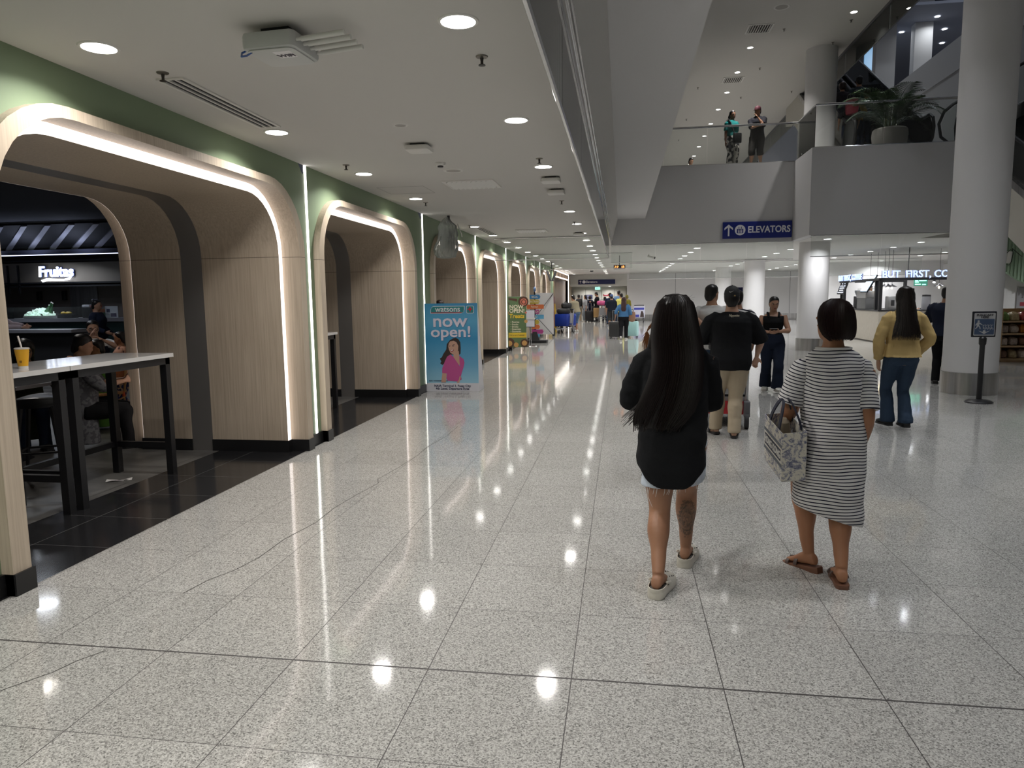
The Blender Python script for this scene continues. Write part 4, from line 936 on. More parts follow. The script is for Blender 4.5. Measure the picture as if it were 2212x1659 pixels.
# bistro chairs
def bistro_chair(label, x, y, rz):
    t = thing('bistro_chair', label, 'chair', (x, y, 0), rz, 'bamboo bistro chairs'); mb = mat('bamboo', (.38, .20, .07), .45); mo = mat('orange_binding', (.60, .09, .02), .5)
    B().rbox(-.2, .2, -.2, .2, .43, .46, .04).obj('seat', mat('woven_seat', (.34, .16, .05), .6, noise=(40, .5)), t)
    for sx in (-1, 1):
        B().tube([(sx*.18, .18, .45), (sx*.19, .2, 0)], .014, 8).obj('leg', mb, t)
        B().tube([(sx*.18, -.18, .45), (sx*.19, -.22, 0)], .014, 8).obj('leg', mb, t)
        B().tube([(sx*.19, .19, .22), (sx*.19, -.2, .40)], .010, 8).obj('brace', mb, t)
        B().tube([(sx*.186, .19, .20), (sx*.186, .185, .28)], .017, 8).tube([(sx*.183, -.185, .40), (sx*.183, -.18, .46)], .018, 8).obj('binding', mo, t)
    B().tube([(-.19, -.19, .45), (-.20, -.23, .78), (-.12, -.25, .87), (.12, -.25, .87), (.20, -.23, .78), (.19, -.19, .45)], .014, 8).obj('back_frame', mb, t)
    b = B(); R = [[(x0, y0, z) for x0, y0 in ((-.17, -.235), (.17, -.235), (.17, -.225), (-.17, -.225))] for z in (.55, .82)]; b.rings(R).obj('backrest', mat('woven_back', (.40, .12, .04), .6, noise=(45, .6)), t)
    return t
bistro_chair('bamboo bistro chair with orange bindings beside the standing girl', -6.28, 7.75, PI*.86)
bistro_chair('bamboo bistro chair with woven back near the man in glasses', -9.3, 9.6, math.radians(150))
bistro_chair('bamboo bistro chair mostly hidden behind the bar stools', -6.2, 5.9, math.radians(40))
def cafe_table(label, x, y):
    t = thing('cafe_table', label, 'table', (x, y, 0), 0, 'food court tables')
    B().box(-.35, .35, -.35, .35, .72, .75).obj('tabletop', mat('cafe_top', (.20, .19, .20), .3), t, False)
    B().cyl((0, 0, .02), (0, 0, .72), .03, n=12).obj('pedestal', M_BLACK, t); B().lathe([(.001, 0), (.24, 0), (.03, .03)], n=20).obj('base', M_BLACK, t)
cafe_table('small grey food court table in front of the man in glasses', -7.25, 8.95); cafe_table('grey food court table by the woman in green', -6.05, 6.1)
# ---------------------------------------------------------------- coffee bar under the bridge
M_CNT = mat('beige_terrazzo', (.44, .40, .33), .55, noise=(9, .12))
t = thing('coffee_counter', 'beige stone L-shaped coffee bar counter with claim here lettering', 'counter', (7.88, 23.6, 0))
B().box(0, 4.6, 0, .16, .03, .97).box(0, .16, .16, 4.2, .03, .97).obj('counter_front', M_CNT, t, False)
B().box(.03, 4.6, .03, .2, 0, .03).box(.03, .2, .2, 4.2, 0, .03).obj('toe_kick', mat('kick_brown', (.12, .10, .08), .6), t, False)
B().box(-.03, 4.6, -.03, .60, .97, 1.01).box(-.03, .60, .6, 4.2, .97, 1.01).obj('worktop', M_BLKP, t, False)
B().box(.6, 4.6, 2.6, 3.1, 0, 1.0).obj('back_counter', M_BLKP, t, False)
text('CLAIM  HERE', .135, 'counter_lettering', M_BLACK, t, (1.52, -.004, .885), bold=.015, sx=1)
t = thing('coffee_bar_frame', 'black steel frame of the coffee bar carrying the lit signs', 'frame', (7.88, 23.6, 1.01))
b = B()
for x, y, z1 in ((.04, .05, .98), (-.0, .28, .98), (.02, 3.9, .98), (.02, 3.6, .98), (1.60, 2.4, .95), (4.5, .05, .98)): b.box(x-.045, x+.045, y-.045, y+.045, 0, z1)
b.obj('post', M_BLACK, t, False)
b = B().box(0, 4.6, .0, .08, .90, .98).box(-.05, .03, .0, 4.0, .90, .98).box(0, 1.6, 2.36, 2.44, .88, .95)
b.obj('top_beam', M_BLACK, t, False)
for x, y in ((4.4, .05), (.8, .05)): B().cyl((x, y, .98), (x+.02, y, 1.9), .014, n=6).obj('hanger_rod', M_BLACK, t)
M_BFC = emis('blue_white_letters', (.44, .60, 1), 1.05); M_BFE = mat('letter_edge_blue', (.04, .08, .35), .5)
def lit_sign(label, s, loc, rz, size, sx):
    o = thing('lit_sign', label, 'sign', loc, rz, 'but first, coffee signs')
    text(s, size, 'letter_edges', M_BFE, o, (0, .02, 0), bold=.03, fit=sx*1.01, ext=.012); text(s, size, 'letters', M_BFC, o, (0, -.01, 0), bold=.014, fit=sx, ext=.015)
lit_sign('large lit BUT FIRST, COFFEE sign facing the hall, running behind the big column', 'BUT  FIRST, COFFEE', (9.14, 23.55, 2.09), 0, .30, 2.44)
lit_sign('smaller looking lit BUT FIRST, COFFEE sign on the left side of the coffee bar', 'BUT FIRST, COFFEE', (7.80, 26.3, 2.06), -PI/2, .27, 2.5)
t = thing('menu_screen', 'bright blue white menu screen tilted at the corner of the coffee bar', 'screen', (7.84, 24.55, 1.83), -PI/2)
B().obox((0, .03, 0), (.62, .04, .62), MX.Rotation(-.5, 3, 'X')).obj('case', M_BLACK, t, False)
B().obox((0, -.0, .015), (.56, .012, .56), MX.Rotation(-.5, 3, 'X')).obj('screen', emis('screen_blue_white', (.62, .80, 1), 1.6), t, False)
t = thing('menu_screen', 'dark menu screen with white lines at the far left of the coffee bar', 'screen', (7.86, 27.3, 1.80), -PI/2)
R = MX.Rotation(-.3, 3, 'X'); B().obox((0, .03, 0), (.8, .04, .62), R).obj('case', M_BLACK, t, False)
b = B()
for k in range(7): b.obox(R @ V((0, -.0, .24-k*.08)), (.62-.1*(k % 3), .006, .03), R)
b.obj('lit_lines', emis('screen_lines', (.7, .78, 1), 1.2), t, False)
t = thing('green_lit_board', 'small green lit board with writing under the large coffee sign', 'screen', (9.28, 24.2, 1.84))
B().box(-.2, .2, 0, .03, -.1, .1).obj('board', mat('board_green_dark', (.05, .16, .12), .4, emit=(.1, .5, .35), es=.25), t, False)
b = B()
for k, (x0, x1, z) in enumerate(((-.17, -.08, .06), (-.05, .16, .06), (-.17, -.06, .02), (-.17, .0, -.05), (.04, .15, -.06))): b.box(x0, x1, -.006, 0, z-.014, z+.014)
b.obj('lit_marks', emis('green_marks', (.15, 1, .6), 2.0), t, False)
def pendant(x, y, label):
    o = thing('pendant_lamp', label, 'pendant lamp', (x, y, 2.02), 0, 'black pendant lamps in the coffee bar')
    B().cyl((0, 0, -.22), (0, 0, .9), .006, n=6).obj('cord', M_BLACK, o)
    B().lathe([(.02, -.20), (.05, -.23), (.16, -.29), (.165, -.295), (.05, -.24), (.02, -.215)], n=20, cap=False).obj('shade', M_BLACK, o)
    B().ell((0, 0, -.33), (.028, .028, .04)).obj('bulb', emis('bulb_warm', (1, .78, .45), 9), o)
for k, y in enumerate((27.2, 26.5, 25.8, 25.1)):
    pendant(8.75, y, 'black pendant lamp with bare bulb in the coffee bar, %s from the left' % ORD[k])
pendant(10.1, 24.9, 'black pendant lamp with bare bulb under the large coffee sign, right part of the bar'); pendant(8.35, 24.3, 'black pendant lamp just right of the corner post')
for k, (x, a) in enumerate(((9.72, .5), (10.25, -.4), (10.75, .3))):
    o = thing('track_spotlight', 'black track spotlight under the large coffee sign, %s from the left' % ORD[k], 'spotlight', (x, 24.3, 1.95), a, 'track spotlights in the coffee bar')
    B().cyl((0, 0, 0), (0, 0, .08), .012, n=6).obj('arm', M_BLACK, o); B().tube([(.0, 0, .02), (-.07, -.04, -.1)], .045, 12).obj('can', M_BLACK, o); B().tube([(-.07, -.04, -.1), (-.075, -.043, -.106)], .038, 12).obj('lens', emis('spot_lens', (.95, .97, 1), 8), o)
struct('wall_coffee_back', B().box(8.0, 14, 34.2, 34.3, 0, ZC), M_WHITE)
lamp(9.8, 25.2, 2.85, 14, None, .12, (.98, .97, 1))
def at_bar(n, l, c, x, y, parts, rz=0): return prop(n, l, c, (x, y, 1.01), parts, None, rz)
M_SIL = mat('machine_silver', (.42, .42, .42), .3, .8)
at_bar('espresso_machine', 'silver and dark espresso machine on the left end of the bar', 'coffee machine', 8.1, 25.3, [('body', mat('machine_grey', (.10, .10, .10), .35), B().rbox(-.22, .22, -.45, .45, .0, .36, .03)), ('top', M_SIL, B().rbox(-.23, .23, -.46, .46, .36, .60, .03)), ('cup_rail', M_CHROME, B().tube([(-.2, -.44, .66), (.2, -.44, .66), (.2, .44, .66), (-.2, .44, .66), (-.2, -.44, .66)], .012, 6)), ('stacked_cups', mat('cups_brown', (.25, .13, .06), .4), B().lathe([(.001, .6), (.05, .6), (.06, .70), (.001, .7)], (0, -.2, 0)).lathe([(.001, .6), (.05, .6), (.06, .70), (.001, .7)], (0, .0, 0)).lathe([(.001, .6), (.05, .6), (.06, .70), (.001, .7)], (.0, .2, 0)))])
at_bar('coffee_grinder', 'dark coffee grinder left of the espresso machine', 'grinder', 8.15, 26.5, [('body', M_BLKP, B().rbox(-.11, .11, -.13, .13, 0, .42, .03)), ('hopper', mat('hopper_grey', (.16, .17, .18), .2), B().lathe([(.05, .42), (.11, .56), (.11, .62), (.001, .63)]))])
at_bar('milk_jug', 'steel milk jug at the far left end of the bar', 'jug', 8.1, 27.2, [('body', M_CHROME, B().lathe([(.001, 0), (.06, 0), (.055, .1), (.045, .14)], cap=False)), ('handle', M_BLACK, B().tube([(.05, 0, .12), (.1, 0, .1), (.06, 0, .03)], .008, 6))])
at_bar('water_boiler', 'steel water boiler left of the yellow sweater woman', 'boiler', 8.35, 23.95, [('body', M_SIL, B().rbox(-.14, .14, -.13, .13, 0, .42, .03)), ('front_plate', M_BLKP, B().box(-.05, .05, -.14, -.13, .12, .3))])
at_bar('blender_jug', 'ribbed grey blender jug right of the yellow sweater woman', 'blender', 9.33, 23.85, [('jug', mat('jug_grey', (.30, .30, .32), .25), B().lathe([(.001, 0), (.12, 0), (.13, .05), (.12, .38), (.125, .40), (.001, .41)], n=14)), ('lid', M_BLKP, B().lathe([(.125, .40), (.12, .45), (.001, .46)], n=14))])
for k, x in enumerate((9.62, 9.74, 9.68)):
    at_bar('glass_jar', ('small clear jar on the bar, left one of three', 'small clear jar on the bar, right one of three', 'small clear jar on the bar, rear one of three')[k], 'jar', x, 23.78+.12*(k == 2), [('jar', mat('jar_glass', (.5, .52, .52), .1), B().lathe([(.001, 0), (.045, 0), (.045, .16), (.03, .19), (.001, .19)])), ('lid', M_CHROME, B().lathe([(.036, .19), (.034, .215), (.001, .215)]))])
at_bar('snack_tray', 'tray of red wrapped snacks on the bar beside the jars', 'tray', 10.0, 23.8, [('tray', M_BLKP, B().box(-.2, .2, -.12, .12, 0, .03)), ('snacks', mat('wrap_red', (.40, .05, .05), .4), B().ell((-.12, 0, .06), (.07, .08, .04)).ell((.0, .02, .065), (.07, .08, .04)).ell((.12, 0, .06), (.07, .08, .04)))])
at_bar('card_holder', 'small black stand behind the snack tray', 'card stand', 10.02, 24.05, [('stand', M_BLACK, B().box(-.11, .11, -.01, .01, .0, .18))])

# ---------------------------------------------------------------- snack shelf at the right edge
t = thing('display_shelf', 'oak display shelf of packed snacks at the right edge', 'shelf', (8.85, 17.2, 0))
b = B().box(-.68, -.64, -.25, .55, 0, 1.15)
b.obj('side_panel', M_OAK, t, False); B().box(.64, .68, -.25, .55, 0, 1.15).obj('side_panel', M_OAK, t, False)
B().box(-.64, .64, .52, .55, 0, 1.15).obj('back_panel', M_OAK, t, False)
for z in (.08, .36, .63, .90): B().box(-.66, .66, -.27, .52, z-.035, z).obj('shelf_board', M_OAK, t, False)
B().box(-.66, .66, -.25, .5, 0, .05).obj('plinth', M_OAK, t, False)
PK = [(.42, .34, .30), (.50, .20, .03), (.55, .46, .40), (.20, .10, .06), (.16, .26, .07), (.48, .38, .22), (.30, .04, .04)]
SN = [((4, 5, 6), 'top'), ((0, 2, 1), 'second'), ((2, 0, 3), 'third'), ((3, 5, 2), 'bottom')]
CN = ['brown speckled', 'orange', 'pale cream', 'dark brown', 'green', 'tan', 'red']
for r, (z, (cs, nm)) in enumerate(zip((.90, .63, .36, .08), SN)):
    for k in range(6):
        c = cs[k % 3]; x = -.55+k*.2
        b = B(); b.rings([[(.088*math.copysign(abs(math.cos(2*PI*i/20))**.45, math.cos(2*PI*i/20))*w_, .16*math.copysign(abs(math.sin(2*PI*i/20))**.45, math.sin(2*PI*i/20))*w_, z_) for i in range(20)] for z_, w_ in ((.002, .8), (.015, .97), (.06, 1), (.11, .97), (.15, .88), (.175, .6), (.195, .12))])
        for p in range(len(b.v)):
            v = V(b.v[p]); q = 1+.16*NZ.noise(v*19+V((r, k, 0))); b.v[p] = (v.x*q, v.y*q, max(.001, v.z*(1+.1*NZ.noise(v*30))))
        o = b.obj('snack_pack', mat('snack_%d' % c, PK[c], .18, noise=(35, .5)), None, loc=(8.85+x, 17.2-.02, z))
        tag(o, '%s snack pack on the %s level of the oak shelf, %s from the left' % (CN[c], nm, ORD[k]), 'snack pack', 'snack packs on the oak shelf')
t = thing('wall_poster', 'small grey and red framed poster on the white wall above the snack shelf', 'poster', (10.55, 20.58, 1.35))
B().box(-.3, .3, -.02, 0, -.28, .28).obj('panel', mat('poster_grey', (.30, .29, .30), .5), t, False); B().box(-.22, .22, -.024, -.02, -.2, -.1).obj('red_field', mat('poster_red', (.30, .03, .05), .5), t, False)
t = thing('wall_speaker_box', 'white slatted box with loose black cables on the green cladding', 'wall box', (9.80, 20.2, 2.40))
B().obox((0, 0, 0), (.10, .1, .30), MX.Rotation(.1, 3, 'Y')).obj('box', M_WPLA, t, False)
B().tube([(.02, -.05, .2), (-.12, -.05, .05), (-.13, -.05, -.15), (.0, -.05, -.2), (.06, -.05, -.1), (.08, -.05, .1), (.05, -.06, .22), (.3, -.05, .0)], .008, 6).obj('cable', M_BLACK, t)

# ---------------------------------------------------------------- escalators
def escalator(label, x0, x1, y0, z0, z1, slope=.577):
    """rises along +y from (y0, z0) to z1"""
    t = thing('escalator', label, 'escalator', (x0, y0, z0), 0, 'escalators'); w = x1-x0; L = (z1-z0)/slope; h = z1-z0
    S = lambda y: min(max(y, 0), L)*slope
    pr_ = [(-.9, -.3), (-.1, -1.0), (0, -1.0), (L, h-1.0), (L+.9, h-1.0), (L+.9, h), (L, h), (0, 0), (-.9, 0)]
    B().prism(pr_, (0, 0, 0), (0, 1, 0), (0, 0, 1), (w, 0, 0)).obj('truss', mat('truss_beige', (.50, .48, .43), .6), t, False)
    b = B()
    for x in (.0, w-.16): b.prism([(-.9, 0), (0, 0), (L, h), (L+.9, h), (L+.9, h+.16), (L, h+.16), (0, .16), (-.9, .16)], (x, 0, 0), (0, 1, 0), (0, 0, 1), (.16, 0, 0))
    b.obj('metal_deck', M_STEEL, t, False)
    b = B(); n = int(L/.4)
    for k in range(n): b.box(.17, w-.17, k*.4, (k+1)*.4+.02, k*.4*slope-.1, (k+1)*.4*slope-.01)
    b.obj('steps', mat('step_dark', (.14, .14, .15), .5, .3), t, False)
    for x in (.08, w-.08):
        B().prism([(-.6, .16), (0, .16), (L, h+.16), (L+.6, h+.16), (L+.7, h+.6), (L+.5, h+.92), (L, h+.92), (0, .92), (-.5, .92), (-.72, .6)], (x-.006, 0, 0), (0, 1, 0), (0, 0, 1), (.012, 0, 0)).obj('balustrade', M_GLASS, t, False)
        B().tube([(x, y, z) for y, z in ((-.55, .2), (-.72, .35), (-.78, .6), (-.70, .83), (-.5, .95), (0, .95), (L, h+.95), (L+.5, h+.95), (L+.72, h+.8), (L+.78, h+.6), (L+.7, h+.3))], .038, 8).obj('handrail', M_BLKP, t)
    return t
escalator('escalator carrying people up between the column and the palm', 5.6, 6.55, 20.0, Z2, 8.3)
escalator('empty escalator behind the palm, right of the one carrying people', 6.62, 7.55, 20.0, Z2, 8.3)
escalator('escalator climbing from the hall floor at the right edge behind the big column', 8.0, 9.3, 10.2, 0, Z2)
# handrail loop of an escalator crossing behind the big column
t = thing('escalator', 'glass escalator end with black handrail loop left of the big column, upstairs', 'escalator', (7.45, 18.75, Z2), 0, 'escalators')
S2 = .577; b = B()
hp = [(.18, .1), (.0, .25), (-.06, .55), (.04, .82), (.22, .98), (.6, 1.20), (3.5, 1.20+2.9*S2)]
B().tube([(x, 0, z) for x, z in hp], .036, 8).obj('handrail', M_BLKP, t)
B().prism([(.12, .0), (.05, .3), (.0, .55), (.08, .78), (.25, .93), (.6, 1.14), (3.5, 1.14+2.9*S2), (3.5, .3+2.9*S2), (.6, .3), (.2, .12)], (0, -.006, 0), (1, 0, 0), (0, 0, 1), (0, .012, 0)).obj('balustrade', M_GLASS, t, False)
B().prism([(.1, 0), (.6, 0), (3.5, 2.9*S2), (3.5, .3+2.9*S2), (.6, .3), (.2, .12)], (0, .02, 0), (1, 0, 0), (0, 0, 1), (0, .9, 0)).obj('metal_deck', M_STEEL, t, False)

# ---------------------------------------------------------------- potted palm upstairs
t = thing('potted_palm', 'bushy palm in a round pale planter behind the bridge glass', 'potted plant', (6.27, 18.62, Z2))
B().lathe([(.001, 0), (.30, 0), (.37, .12), (.395, .30), (.38, .43), (.35, .46), (.33, .44), (.32, .38), (.001, .38)], n=32).obj('planter', mat('planter_stone', (.48, .46, .43), .4), t)
MLF = [mat('palm_leaf_%d' % k, c, .4) for k, c in enumerate(((.02, .045, .018), (.035, .065, .022), (.03, .05, .03)))]
RP = random.Random(11)
def frond(az, L, el, droop, k):
    d = V((math.cos(az), math.sin(az), 0)); b = B(); P = []; N = 22; p = V((d.x*.05, d.y*.05, .40)); a = el
    for i in range(N+1):
        P.append(p.copy()); p = p + (d*math.cos(a)+V((0, 0, math.sin(a))))*(L/N); a -= droop/N*(.3+1.4*i/N)
    b.tube(P, [lerp(.012, .003, i/N) for i in range(N+1)], 5)
    sd = V((-d.y, d.x, 0))
    for i in range(5, N+1):
        T = (P[min(i+1, N)]-P[i-1]).normalized(); up = sd.cross(T); up = up if up.z > 0 else -up
        f = (i-5)/(N-5); ln = L*.36*math.sin(PI*(.18+.80*f))
        for s in (-1, 1):
            for hh in (0, .5):
                q0 = P[i].lerp(P[min(i+1, N)], hh); dr = (sd*s*.80+T*(.55+.4*f)+up*.18).normalized(); w = T*.011
                q1 = q0+dr*ln*.55; q2 = q0+dr*ln+V((0, 0, -ln*.28))
                b.add([q0-w*.5, q0+w*.5, q1+w, q1-w, q2], [(0, 1, 2, 3), (3, 2, 4)])
    b.obj('frond', MLF[k % 3], t, False)
for k in range(20):
    az = k*2.399+RP.uniform(-.2, .2); f = (k+.5)/20
    frond(az, RP.uniform(1.0, 1.45), lerp(1.45, .75, f)+RP.uniform(-.1, .1), RP.uniform(1.3, 2.1), k)
b = B()
for k in range(9):
    a = k*.7; b.tube([(math.cos(a)*.12, math.sin(a)*.1, .36), (math.cos(a)*.10, math.sin(a)*.09, .75)], .013, 6)
b.obj('stems', mat('palm_stem', (.06, .07, .03), .5), t)

# ---------------------------------------------------------------- luggage carts and suitcases
M_RUB = mat('wheel_rubber', (.03, .03, .032), .6); M_ALU = mat('cart_aluminium', (.50, .50, .51), .3, .9)
def cart(label, x, y, rz, panel=None, panel_mat=None, red=False):
    """luggage cart pushed along +y; the handle is at its -y end"""
    t = thing('luggage_cart', label, 'luggage cart', (x, y, 0), rz, 'luggage carts')
    for s in (-1, 1):
        B().tube([(s*.27, -.36, 1.0), (s*.27, -.34, .95), (s*.27, -.22, .30), (s*.27, -.20, .20)], .018, 10).obj('upright', M_ALU, t)
        B().tube([(s*.27, -.24, .22), (s*.24, .20, .20), (s*.15, .62, .19)], .02, 10).obj('side_rail', M_ALU, t)
        B().rbox(s*.27-.035, s*.27+.035, -.36, -.16, .14, .32, .02).obj('wheel_housing', mat('housing_grey', (.12, .12, .13), .4), t)
        w = B().tube([(s*.27-.022, -.30, .10), (s*.27+.022, -.30, .10)], .10, 20).obj('wheel', M_RUB, t)
        B().tube([(s*.27-.024, -.30, .10), (s*.27+.024, -.30, .10)], .05, 14).obj('hub', M_ALU, w)
    B().tube([(-.03, .55, .08), (.03, .55, .08)], .08, 16).obj('front_wheel', M_RUB, t)
    B().tube([(-.28, -.37, 1.0), (.28, -.37, 1.0)], .026, 12).obj('handle_bar', M_BLKP, t)
    B().box(-.27, .27, -.22, -.20, .30, .36).box(-.25, .25, -.2, .5, .19, .205).obj('platform', M_ALU, t, False)
    B().obox((0, -.29, .62), (.50, .012, .46), MX.Rotation(math.radians(10), 3, 'X')).obj('back_panel', panel_mat or mat('cart_panel_grey', (.33, .33, .34), .4), t, False)
    if red: B().box(-.24, .24, -.26, -.23, .16, .31).obj('red_skirt', mat('cart_red', (.42, .02, .03), .45), t, False)
    return t
def suitcase(label, x, y, rz, w, d, h, col, z=0, handle=.3, grp='rolling suitcases'):
    t = thing('suitcase', label, 'suitcase', (x, y, z), rz, grp); m = mat('case_%.3f_%.3f' % (col[0], col[2]), col, .35)
    b = B().rbox(-w/2, w/2, -d/2, d/2, .06, h, .05)
    for k in range(5): xx = -w/2+.07+(w-.14)*k/4; b.box(xx-.012, xx+.012, -d/2-.006, d/2+.006, .12, h-.08)
    b.obj('shell', m, t)
    for sx in (-1, 1):
        for sy in (-1, 1): B().tube([(sx*(w/2-.05)-.012, sy*(d/2-.04), .03), (sx*(w/2-.05)+.012, sy*(d/2-.04), .03)], .03, 10).obj('wheel', M_RUB, t)
    if handle:
        B().tube([(-.09, -d/2+.04, h-.01), (-.09, -d/2+.04, h+handle), (.09, -d/2+.04, h+handle), (.09, -d/2+.04, h-.01)], .011, 8).obj('pull_handle', M_ALU, t)
    return t
def bag(name, label, cat, x, y, z, s, m, rz=0, grp=None, seed=1):
    t = thing(name, label, cat, (x, y, z), rz, grp); b = B(); b.ell((0, 0, s[2]), s, 18, 12)
    for p in range(len(b.v)):
        v = V(b.v[p]); q = V((v.x/s[0], v.y/s[1], (v.z-s[2])/s[2])); k = max(abs(q.x), abs(q.y), abs(q.z), .01); f = lerp(1, q.length/k, .55)*(1+.07*NZ.noise(v*9+V((seed, 0, 0))))
        b.v[p] = (v.x*f, v.y*f, s[2]+(v.z-s[2])*f)
    b.obj('bag_body', m, t)
    B().tube([(-s[0]*.4, 0, 1.85*s[2]), (-s[0]*.3, 0, 2.35*s[2]), (s[0]*.3, 0, 2.35*s[2]), (s[0]*.4, 0, 1.85*s[2])], .013, 6).obj('carry_handle', M_BLKP, t)
    return t
cart('luggage cart pushed by the man in the black cap, red skirt and grey panel', 1.20, 8.75, math.radians(-6), red=True)
q = B().box(-.2, .0, -.40, -.385, .70, .86); 
t = thing('cart_ad_board', 'small framed navy notice board on the handle of the nearest luggage cart', 'notice', (1.02, 8.34, .80), math.radians(-6)); B().box(-.13, .13, -.01, .01, -.12, .12).obj('board', mat('ad_navy', (.01, .03, .06), .4), t, False); B().box(-.14, .14, -.004, .012, -.13, .13).obj('frame', M_ALU, t, False); text('A', .09, 'lettering', M_SW, t, (.06, -.013, .02), bold=.02)
suitcase('black suitcase lying on the nearest luggage cart', 1.22, 9.0, 1.5, .40, .26, .62, (.012, .012, .014), .21, 0, 'suitcases on carts')
bag('travel_bag', 'black bag on top of the nearest luggage cart load', 'bag', 1.25, 8.9, .84, (.2, .16, .08), mat('bag_black', (.015, .015, .017), .6))
cart('luggage cart loaded with royal blue cases, pushed by the man in blue shorts', -2.40, 30.6, math.radians(158))
suitcase('big royal blue case lying across the far left luggage cart', -2.5, 30.9, math.radians(68), .38, .62, .58, (.012, .04, .30), .22, 0, 'suitcases on carts')
suitcase('royal blue case standing at the right of the far left cart', -2.12, 31.1, math.radians(80), .34, .3, .58, (.015, .05, .34), .22, 0, 'suitcases on carts')
bag('duffel_bag', 'black duffel bag on the blue cases of the left cart', 'bag', -2.47, 31.0, .79, (.30, .24, .13), mat('bag_black', (.015, .015, .017), .6), 0, None, 4)
bag('backpack', 'black backpack heaped on top of the duffel bag', 'backpack', -2.36, 31.1, 1.03, (.22, .2, .13), mat('bag_black', (.015, .015, .017), .6), .4, None, 9)
t = thing('caution_sign', 'small yellow caution board against the far green wall', 'sign', (-3.0, 31.5, 0)); B().add([(-.17, -.15, 0), (.17, -.15, 0), (.12, 0, 1.25), (-.12, 0, 1.25), (-.17, .15, 0), (.17, .15, 0)], [(0, 1, 2, 3), (3, 2, 5, 4), (0, 3, 4), (1, 5, 2)]).obj('board', mat('caution_yellow', (.70, .48, .02), .5), t, False)
cart('empty luggage cart with an advert panel parked at the far white wall', .95, 42.3, math.radians(10), panel_mat=mat('ad_white', (.55, .55, .66), .4))
t = thing('cart_advert', 'white advert with a dark haired figure on the parked luggage cart', 'advert', (1.02, 41.9, .62), math.radians(10)); B().box(-.33, .33, -.01, 0, -.33, .33).obj('panel', mat('ad_white', (.55, .55, .66), .4), t, False)
b = B(); P2(b, [(.05, -.3), (.28, -.3), (.26, -.1), (.2, .05), (.12, .05), (.08, -.1)], -.012); b.obj('figure', HAIRP, t, False); B().box(-.3, .28, -.016, -.012, .12, .24).box(-.3, .0, -.016, -.012, -.3, -.15).obj('blue_fields', mat('ad_blue', (.04, .05, .35), .5), t, False)
cart('luggage cart loaded with a pink bag in the far queue', -1.15, 43.4, math.radians(20))
bag('travel_bag', 'bright pink bag on the luggage cart in the far queue', 'bag', -1.15, 43.1, 1.0, (.30, .26, .14), mat('bag_pink', (.48, .07, .20), .6, noise=(9, .5)), 0, None, 3)
suitcase('tan suitcase on the far cart with the pink bag', -1.45, 43.6, 0, .42, .5, .62, (.40, .25, .10), .22, 0, 'suitcases on carts')
suitcase('black suitcase with a raised handle at the left of the far queue cart', -1.92, 43.8, .2, .5, .35, .68, (.012, .012, .014), 0, .45)
suitcase('charcoal suitcase pulled by the woman in the blue top', -.20, 26.4, math.radians(-12), .46, .30, .62, (.035, .036, .037), 0, .40)
suitcase('mint green suitcase at the right of the woman in the blue top', .42, 26.9, math.radians(-14), .42, .28, .60, (.38, .62, .60), 0, .1)
# ---------------------------------------------------------------- people
SKINS = {'tan': (.34, .158, .084), 'mid': (.40, .22, .14), 'light': (.50, .30, .21), 'deep': (.22, .11, .065)}
def skin(k): return mat('skin_'+k, SKINS[k], .5, spec=.4, noise=(14, .07))
M_HAIR = mat('black_hair', (.0075, .006, .006), .38, spec=.45)
M_HAIRB = mat('dark_brown_hair', (.022, .011, .009), .4, spec=.4)
def cloth(name, col, rough=.85, amt=.10): return mat('cloth_'+name, col, rough, spec=.15, noise=(7, amt), bump=(90, .15))
TOR_F = [(.455, .070, .056, 0), (.49, .094, .072, -.006), (.525, .103, .080, -.010), (.565, .095, .070, -.006), (.61, .080, .058, 0), (.645, .077, .056, .003), (.69, .085, .064, .008), (.735, .093, .072, .010), (.77, .098, .066, .002), (.80, .098, .054, -.004), (.822, .074, .042, -.006), (.842, .036, .036, -.006), (.872, .031, .034, -.002), (.89, .031, .034, 0)]
TOR_M = [(.455, .070, .058, 0), (.49, .090, .072, -.004), (.525, .096, .076, -.006), (.565, .092, .070, -.002), (.61, .088, .066, .004), (.645, .090, .066, .005), (.69, .098, .070, .005), (.735, .107, .074, .005), (.77, .112, .070, 0), (.80, .113, .060, -.004), (.822, .086, .046, -.006), (.842, .044, .042, -.006), (.872, .037, .040, -.002), (.89, .036, .040, 0)]
HEAD = [(.006, .018, .018, .028), (.016, .030, .033, .017), (.034, .0385, .046, .008), (.055, .0425, .053, .002), (.075, .0445, .0555, -.002), (.095, .0445, .056, -.004), (.115, .040, .051, -.006), (.130, .029, .038, -.007), (.139, .010, .014, -.007)]
HAIRC = {'short': [(.012, .024, .018, -.036), (.030, .037, .028, -.033), (.050, .0475, .040, -.024), (.075, .0505, .045, -.017), (.098, .0510, .052, -.010), (.120, .0465, .054, -.008), (.136, .031, .040, -.007), (.146, .010, .014, -.007)],
         'bob': [(.010, .050, .030, -.022), (.030, .060, .043, -.020), (.060, .064, .052, -.014), (.090, .061, .056, -.010), (.115, .053, .056, -.008), (.134, .038, .044, -.007), (.147, .012, .016, -.007)]}
def sring(c, ex, ey, rx, ry, n=24, e=2.3):
    o = []
    for i in range(n):
        t = 2*PI*i/n; a, s = math.cos(t), math.sin(t)
        o.append(c + ex*(rx*math.copysign(abs(a)**(2/e), a)) + ey*(ry*math.copysign(abs(s)**(2/e), s)))
    return o
